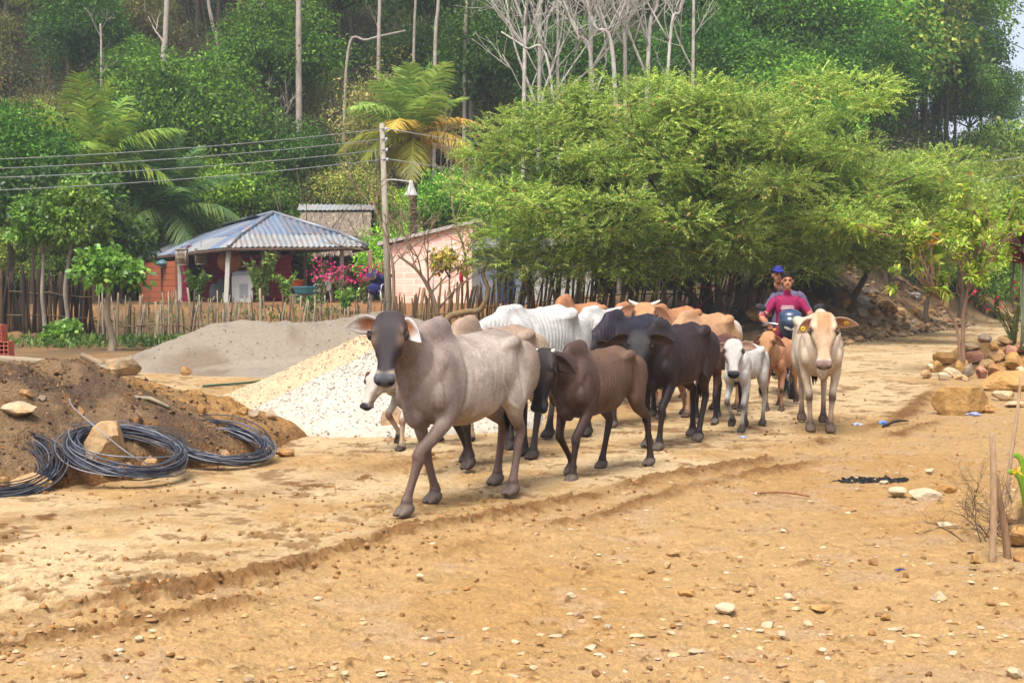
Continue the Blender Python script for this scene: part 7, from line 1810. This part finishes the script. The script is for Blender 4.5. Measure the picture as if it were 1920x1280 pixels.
# burnt patch with charcoal
c = gp(1632, 899); b = MB(); rg = random.Random(8); n = 800
for i in range(n):
    a, r = rg.uniform(0, 6.28), rg.random() ** .6; x, y = r * math.cos(a) * .33, r * math.sin(a) * .17 + .25 * r * math.cos(a) * .33
    s = rg.uniform(.004, .017); V, F = ellipsoid((x, y, gz(c.x + x, c.y + y) - c.z + s * .2), (s * 1.4, s, s * .7), 6, Matrix.Rotation(rg.uniform(0, 3), 3, 'Z')); k = rg.uniform(.3, 1.4); b.add(V, F, np.array(lin(46, 42, 44)) * k)
tag(b.build('charcoal_patch', mat('charcoal', var=.4, scale=30, rough=.95, bump=.5), loc=c, smooth=False), 'black patch of burnt charcoal on the stony ground', 'charcoal')
for px, py, w, hgt, ci, lab in [(1686, 922, 44, .42, 2, 'pale stone at the left of a row of three near the burnt patch'), (1734, 930, 68, .48, 2, 'largest pale stone in the row near the burnt patch'), (1776, 918, 40, .55, 1, 'tan stone at the right of a row of three near the burnt patch'), (1744, 886, 26, .5, 2, 'small pale stone behind the row of three'), (1776, 986, 40, .38, 2, 'flat pale stone left of the dry shrub'),
                                (1830, 1050, 38, .55, 1, 'tan stone at the foot of the two stakes'), (1902, 965, 70, .9, 0, 'large pitted rock at the right edge behind the stakes'), (1905, 1012, 80, .5, 1, 'ochre rock under the pitted one at the right edge'), (1918, 1046, 40, .5, 5, 'brown rock at the right edge beside the leaning stake'),
                                (1760, 1120, 34, .7, 2, 'pale angular stone in the right foreground'), (1660, 1158, 28, .65, 1, 'rounded ochre stone in the foreground'), (1467, 1190, 32, .45, 2, 'pale rounded stone in the foreground below the burnt patch'), (1252, 1060, 20, .8, 0, 'tan pointed stone in the middle foreground'), (1262, 1040, 32, .5, 0, 'tan double stone in the middle foreground'),
                                (1290, 1113, 42, .4, 1, 'ochre flat stone in the middle foreground'), (1072, 1118, 26, .5, 2, 'pale chip of stone in the middle foreground'), (938, 1246, 26, .7, 0, 'grey-tan stone at the bottom of the picture'), (140, 1260, 48, .6, 0, 'knobbly stone in the lower left corner'), (262, 1198, 24, .5, 2, 'pale stone in the left foreground'), (382, 1010, 22, .75, 5, 'lone brown clod on the pale road'),
                                (1636, 1055, 24, .6, 5, 'dark brown clod in the right foreground'), (1442, 1172, 30, .5, 2, 'pale stone beside the rounded one in the foreground'), (1108, 1215, 36, .35, 2, 'flat whitish stone near the bottom of the picture'), (1360, 1140, 56, .3, 2, 'long whitish slab in the right foreground'), (1540, 1140, 50, .3, 1, 'long tan slab in the right foreground'), (1480, 1120, 30, .6, 2, 'whitish stone above the long slab'), (1670, 1215, 24, .7, 0, 'small upright stone near the lower right corner'), (1905, 1262, 50, .4, 2, 'pale flat stone in the lower right corner'), (1812, 712, 20, .5, 0, 'small stone fallen from the ring'), (1660, 905, 24, .4, 2, 'white chip at the edge of the burnt patch')]:
    p = gp(px, py + w * hgt * .25); m = w / F_PX * p.y; o = rock('stone', lab, 'stone', p, (m, m * .75, m * hgt * 1.15), rngR, COLS_BED[ci][1], sink=.2, n=20, planes=12)

# the two stakes and the dry shrub at the lower right
b = MB(); p = gp(1861, 1052); b.tube([p - Vector((0, 0, .12)), p.lerp(at(1862, 812, p.y), .5) + Vector((.006, 0, 0)), at(1861, 812, p.y)], [.021, .02, .0175], n=9, k=3, col=lin(206, 172, 136)); tag(b.build('stake', M_STICK), 'straight pale stake standing at the right foreground', 'stake')
b = MB(); p = gp(1894, 1046); b.tube([p - Vector((0, 0, .12)), at(1884, 990, p.y - .02), at(1872, 925, p.y - .05), at(1868, 890, p.y - .06)], [.024, .022, .02, .017], n=9, k=3, col=lin(176, 140, 106)); tag(b.build('stake', M_STICK), 'thicker stake leaning against the straight pale one', 'stake')
b = MB(); p = gp(1884, 980); b.tube([p - Vector((0, 0, .1)), at(1893, 880, p.y), at(1908, 770, p.y + .1), at(1914, 700, p.y + .15)], [.016, .015, .012, .010], n=8, k=3, col=lin(196, 164, 132)); tag(b.build('stake', M_STICK), 'thin crooked stick behind the two stakes at the right edge', 'stake')
root = thing('dry_shrub', 'leafless dark shrub of fine twigs behind the two stakes', 'shrub', gp(1872, 1010)); b = MB(); rg = random.Random(3)
def twig(p, d, l, r, dep):
    q = [np.array(p)]; d = np.array(d, float)
    for i in range(4): d = unit(d + np.array([rg.gauss(0, .22), rg.gauss(0, .22), rg.gauss(.03, .14)])); q.append(q[-1] + d * l / 4)
    b.tube(q, np.linspace(r, r * .5, 5), n=4, col=lin(112, 92, 82) * rg.uniform(.7, 1.2))
    if dep:
        for k in range(rg.choice([3, 4, 4])): twig(q[rg.choice([1, 2, 3, 4])], unit(d + np.array([rg.gauss(0, .75), rg.gauss(0, .6), rg.gauss(.1, .45)])), l * rg.uniform(.5, .8), r * .6, dep - 1)
for k in range(12): a = rg.uniform(0, 6.28); twig((rg.gauss(0, .12), rg.gauss(0, .06), -.03), unit(np.array([math.cos(a) * .6 - .2, math.sin(a) * .5, .75])), rg.uniform(.2, .34), .0036, 3)
b.build('twigs', M_STICK, root)
root = thing('palm_seedling', 'green strap-leaved seedling with a yellow flower at the right edge', 'plant', gp(1930, 990)); b = MB(); rg2 = np.random.default_rng(1); pz = root.location
for k, (px, py) in enumerate(((1890, 882), (1900, 850), (1935, 830), (1960, 860))):
    e = np.array(at(px, py, pz.y) - pz); P = catmull(np.array([(0, 0, 0), tuple(e * [.45, .5, .85]), tuple(e)]), 6); b.add(*loft(P, np.array([.012] + [.018] * (len(P) - 2) + [.003]), .002, n=6, side=(0, 0, 1)), lin(132, 164, 48))
b.build('foliage', M_LEAF, root); b = MB(); fp = np.array(at(1908, 884, pz.y - .05) - pz); V, F = leaf_quads(np.tile(fp, (9, 1)), rg2.normal(0, 1, (9, 3)), .05, .016, rg2, .3); b.add(V, F, lin(232, 190, 40)); b.tube([fp, fp * .5 + [0, 0, .02], (0, 0, .1)], .004, n=4, k=2, col=lin(120, 140, 50)); b.build('blossoms', M_LEAF, root)

# ============================================================ SMALL PLANTS ON THE LEFT AND BY THE HOUSE
sp = gp(205, 700); sp = Vector((sp.x, 33.5, gz(vx(205, 33.5), 33.5))); sp.x = vx(206, 33.5)
leafy_tree('sapling', 'bright green leafy sapling with a pale stem left of the stick fence', 'tree', sp, 2.55, (.80, .7, .72), 30, 70, .15, .115, [lin(110, 150, 54), lin(92, 134, 48), lin(132, 166, 66), lin(80, 118, 44)], 41, trunk_r=.10, trunk_col=lin(176, 158, 134), squash=.8, clump_r=(.26, .40))
for px, base, h, top, lab, sd in ((84, 640, 4.5, .85, 'slender tree with a pale thin stem at the far left', 42), (117, 620, 4.75, 1.0, 'slender leaning tree with a white stem right beside its twin', 43)):
    x = vx(px, 38.5); leafy_tree('slender_tree', lab, 'tree', (x, 38.5, gz(x, 38.5)), h, (top, .9, 1.4), 44, 90, .13, .085, LIGHT + [lin(84, 116, 44)], sd, trunk_r=.07, trunk_col=lin(186, 172, 156), lean=(.35 if sd == 43 else -.05, 0), squash=.6)
for px, Y, h, cr, pal, lab, sd in ((118, 36.5, .75, (.5, .45, .38), LIGHT, 'low green bush at the foot of the slender trees', 51), (60, 45, 5.0, (1.9, 1.6, 1.9), DARK, 'dark bush filling the space above the stake wall', 52), (150, 46, 4.6, (1.6, 1.4, 1.6), MID, 'green bush behind the slender trees', 53), (230, 47.5, 3.2, (1.2, 1.2, 1.2), DARK + MID, 'dark bush left of the orange wall', 56)):
    x = vx(px, Y); leafy_tree('bush', lab, 'bush', (x, Y, gz(x, Y)), h, cr, 36, 90, .20 if Y > 40 else .14, .12, pal, sd, trunk_r=.06, squash=.8, crown_z=h - cr[2])
for px, Y, h, n, lab, sd, pal in ((372, 45.0, 1.25, 12, 'papaya-like plant with broad leaves in front of the doorway', 61, MID), (490, 43.5, 1.9, 16, 'tall bushy yellow-green shrub in front of the magenta wall', 62, LIGHT + OLIVE), (540, 45.5, 1.2, 9, 'small yellow-green shrub left of the turquoise basin', 63, LIGHT), (648, 43.5, .95, 9, 'light green feathery plant below the pink blossoms', 64, LIGHT), (583, 42.5, .9, 6, 'small weed growing on the orange slope', 65, MID)):
    x = vx(px, Y); flower_plant('garden_plant', lab, 'plant', (x, Y, gz(x, Y)), h, n, sd, [], pal, 0, 34, (.62, .4), ll=.15)
for px, Y, h, lab, sd, nf in ((640, 47.6, 1.25, 'magenta bougainvillea at the right front post of the veranda', 71, 13), (606, 48.3, 1.5, 'smaller magenta bougainvillea beside the white chair', 72, 7), (684, 46.6, 1.15, 'magenta bougainvillea between the veranda and the blue bundle', 73, 8), (716, 48.6, 1.35, 'pink blossoms just behind the utility pole', 74, 5)):
    x = vx(px, Y); flower_plant('bougainvillea', lab, 'shrub', (x, Y, gz(x, Y)), h, 9, sd, [lin(196, 34, 110), lin(170, 26, 92), lin(214, 62, 134)], [lin(96, 110, 60), lin(120, 120, 70)], nf, 22, (.5, .3), fl=.11)
# bare shrub with a crooked limb beside the brick house
bare_tree('bare_shrub', 'bare twisted shrub with yellowish leaves in front of the brick house', [tuple(gp(828, 640) * 1.0)] and [(vx(828, 40.0), 40.0, gz(vx(828, 40.0), 40.0) - .1), tuple(at(812, 560, 40.0)), tuple(at(785, 510, 39.9)), tuple(at(745, 478, 39.8))], .085, .03, 91, branches=9, blen=1.5, col=lin(150, 128, 100), start=.25, bang=.9)
bare_tree('bare_shrub', 'bare shrub of thin upright stems right of the utility pole', [(vx(735, 40.6), 40.6, gz(vx(735, 40.6), 40.6) - .1), tuple(at(738, 520, 40.6)), tuple(at(728, 460, 40.6)), tuple(at(700, 380, 40.6))], .06, .02, 92, branches=8, blen=1.6, col=lin(170, 146, 116), start=.3, bang=.6)
bare_tree('bare_shrub', 'tangle of thin leafless stems against the left side of the feathery tree', [(vx(880, 42.2), 42.2, gz(vx(880, 42.2), 42.2) - .1), tuple(at(872, 480, 42.2)), tuple(at(850, 400, 42.2)), tuple(at(845, 300, 42.2))], .05, .012, 94, branches=9, blen=1.8, col=lin(170, 150, 120), start=.2, bang=.5)
b = MB(); P = [at(836, 640, 39.4), at(838, 598, 39.4), at(870, 585, 39.4), at(900, 580, 39.4), at(915, 545, 39.4), at(905, 512, 39.5), at(918, 490, 39.5)]; b.tube(P, [.10, .095, .085, .075, .06, .05, .03], n=8, k=4, col=lin(160, 134, 98)); tag(b.build('crooked_limb', M_BARK), 'thick crooked limb bending over the stake fence behind the lead cow', 'limb')
x = vx(845, 41.3); leafy_tree('bush', 'yellow-leaved bush at the corner of the brick house', 'bush', (x, 41.3, gz(x, 41.3)), 2.6, (.75, .5, .7), 16, 55, .13, .08, [lin(176, 176, 62), lin(150, 160, 56), lin(196, 170, 70)], 54, trunk_r=.04, squash=.8)
# weeds at the foot of the fence and the mound
b = MB(); rg = np.random.default_rng(12)
for px, Y, n, w in ((120, 36, 260, 1.0), (150, 34.5, 160, .6), (350, 36, 240, .8), (300, 34.8, 130, .5), (420, 38, 120, .7), (100, 37.5, 200, .8), (560, 42.5, 90, .6), (640, 43, 90, .5), (480, 42, 80, .7), (260, 35.5, 90, .4)):
    X = vx(px, Y) + rg.normal(0, w, n); Yp = Y + rg.normal(0, .3, n); Z = terrain(X, Yp); D = rg.normal(0, .6, (n, 3)) + [0, 0, 1.0]
    V, F = leaf_quads(np.column_stack([X, Yp, Z + rg.random(n) * .25]), D, rg.uniform(.10, .30, n), .06, rg, .1); b.add(V, F, np.repeat(pick_cols([lin(84, 112, 44), lin(104, 128, 54), lin(70, 98, 40)], n, rg), 4, 0))
for px, Y, n, w in [(q, 40.6 + (q % 7) * .25, 60, .5) for q in range(200, 740, 38)]:
    X = vx(px, Y) + rg.normal(0, w, n); Yp = Y + rg.normal(0, .5, n); Z = terrain(X, Yp); D = rg.normal(0, .6, (n, 3)) + [0, 0, 1.0]
    V, F = leaf_quads(np.column_stack([X, Yp, Z + rg.random(n) ** 2 * .4]), D, rg.uniform(.08, .26, n), .05, rg, .1); b.add(V, F, np.repeat(pick_cols([lin(104, 122, 58), lin(136, 130, 80), lin(88, 108, 50)], n, rg), 4, 0))
tag(b.build('weeds', M_LEAF), 'low green weeds along the foot of the stick fence', 'weeds', kind='stuff')
# ============================================================ LOOSE STONES AND CLODS ON THE GROUND (nobody could count them)
def scatter(name, label, n, seed, cols, smin, smax, yr, mask, flat=.42, power=2.2):
    rg = np.random.default_rng(seed); protos = []
    for k in range(5):
        V, F = rock_mesh(random.Random(seed * 10 + k), (1, 1, 1), 9, 8); protos.append((V, F))
    v = rg.random(n); Y = 1 / (1 / yr[0] + (1 / yr[1] - 1 / yr[0]) * v); X = (rg.random(n) * 2 - 1) * .40 * (Y + .5)
    k = mask(X, Y, rg); X, Y = X[k], Y[k]; m = len(X); Z = terrain(X, Y) + ground_fine(X, Y)[0]
    S = smin + (smax - smin) * rg.random(m) ** power; kind = rg.integers(0, 5, m); A = rg.uniform(0, 6.28, m); C = np.array(cols)[rg.integers(0, len(cols), m)] * rg.uniform(.78, 1.15, (m, 1))
    fl = rg.uniform(flat * .6, flat * 1.3, m); el = rg.uniform(.7, 1.4, m); b = MB()
    for q in range(5):
        ids = np.where(kind == q)[0]; V, F = protos[q]; nv = len(V)
        W = V[None] * np.stack([S[ids] * el[ids], S[ids], S[ids] * fl[ids]], 1)[:, None]
        ca, sa = np.cos(A[ids])[:, None], np.sin(A[ids])[:, None]
        W = np.stack([W[..., 0] * ca - W[..., 1] * sa + X[ids, None], W[..., 0] * sa + W[..., 1] * ca + Y[ids, None], W[..., 2] + (Z[ids] + S[ids] * fl[ids] * .22)[:, None]], -1)
        off = (np.arange(len(ids)) * nv)[:, None, None]
        b.add(W.reshape(-1, 3), [(f[None] + off).reshape(-1, f.shape[1]) for f in F], np.repeat(C[ids], nv, 0))
    return tag(b.build(name, M_STONE, smooth=False), label, 'loose stones', kind='stuff')
def side(X, Y): d, s, _ = seg_dist(X, Y, RUT); return d * s
scatter('gravel', 'small pale and tan stones strewn over the verge', 6500, 3, [lin(226, 200, 158), lin(214, 180, 132), lin(234, 218, 188), lin(200, 160, 112), lin(186, 148, 110), lin(206, 174, 144), lin(176, 136, 96)], .008, .060, (5.2, 26), lambda X, Y, r: (side(X, Y) < -.15) & ((fbm(X * 1.1, Y * 1.1, 7, 3) + r.normal(0, .09, len(X))) > .47), power=2.4)
scatter('dirt_clods', 'little brown clods of dried mud on the road and along the ruts', 10000, 5, [lin(166, 120, 72), lin(150, 106, 64), lin(180, 134, 84), lin(140, 100, 64)], .006, .046, (5.2, 24), lambda X, Y, r: (np.abs(side(X, Y) + .17) < .12 + r.exponential(.16, len(X))) | ((side(X, Y) > 0) & (fbm(X * .9, Y * .9, 8, 3) + r.normal(0, .1, len(X)) > .58)) | ((side(X, Y) < 0) & (r.random(len(X)) < .10)), flat=.75, power=2.6)
scatter('rubble', 'stones and crumbs of earth scattered over the dark mound edge', 900, 6, [lin(196, 150, 96), lin(150, 112, 76), lin(120, 88, 62)], .01, .06, (10.5, 18), lambda X, Y, r: seg_dist(X, Y, [(-4.4, 10.2), (-2.7, 12.4), (-2.0, 14.2)])[0] < r.exponential(.35, len(X)) + .05, power=2.5)

def rubble_on_bank():
    rg = np.random.default_rng(17); n = 2200; Y = rg.uniform(32, 60, n); ld = rg.exponential(2.2, n) + .2; b = MB()
    X = 8.5 + (Y - 36.5) * .493 - ld * .897 * 1.1; k = X > 3.5; X, Y = X[k], Y[k]; Z = terrain(X, Y); P = [rock_mesh(random.Random(70 + q), (1, 1, 1), 9, 8) for q in range(4)]
    for x, y, z in zip(X, Y, Z):
        V, F = P[rg.integers(0, 4)]; s = .05 + .42 * rg.random() ** 5; a = rg.uniform(0, 6.28); M = np.array([[math.cos(a), -math.sin(a), 0], [math.sin(a), math.cos(a), 0], [0, 0, 1]])
        b.add((V * [s, s * .8, s * .6]) @ M.T + [x, y, z + s * .12], F, np.array([lin(150, 122, 92), lin(120, 98, 78), lin(176, 150, 118), lin(100, 82, 66), lin(160, 148, 132)][rg.integers(0, 5)]) * rg.uniform(.7, 1.1))
    tag(b.build('rubble', M_STONE, smooth=False), 'broken stones and rubble strewn over the dark bank beyond the road', 'rubble', kind='stuff')
rubble_on_bank()

# ============================================================ AIR
hz_ = MB(); hz_.box((0, 150, 32), (330, 360, 72)); hz_.build('haze', [], smooth=False)
HZ = bpy.data.objects['haze']; hm_ = bpy.data.materials.new('haze'); hm_.use_nodes = True; N_, L_ = hm_.node_tree.nodes, hm_.node_tree.links
N_.remove(N_['Principled BSDF']); pv = N_.new('ShaderNodeVolumePrincipled'); pv.inputs['Color'].default_value = (.80, .88, .95, 1); pv.inputs['Density'].default_value = .0008; pv.inputs['Anisotropy'].default_value = .2
L_.new(pv.outputs[0], N_['Material Output'].inputs['Volume']); HZ.data.materials.append(hm_); tag(HZ, 'thin pale haze in the air over the hillside', 'haze', kind='stuff')
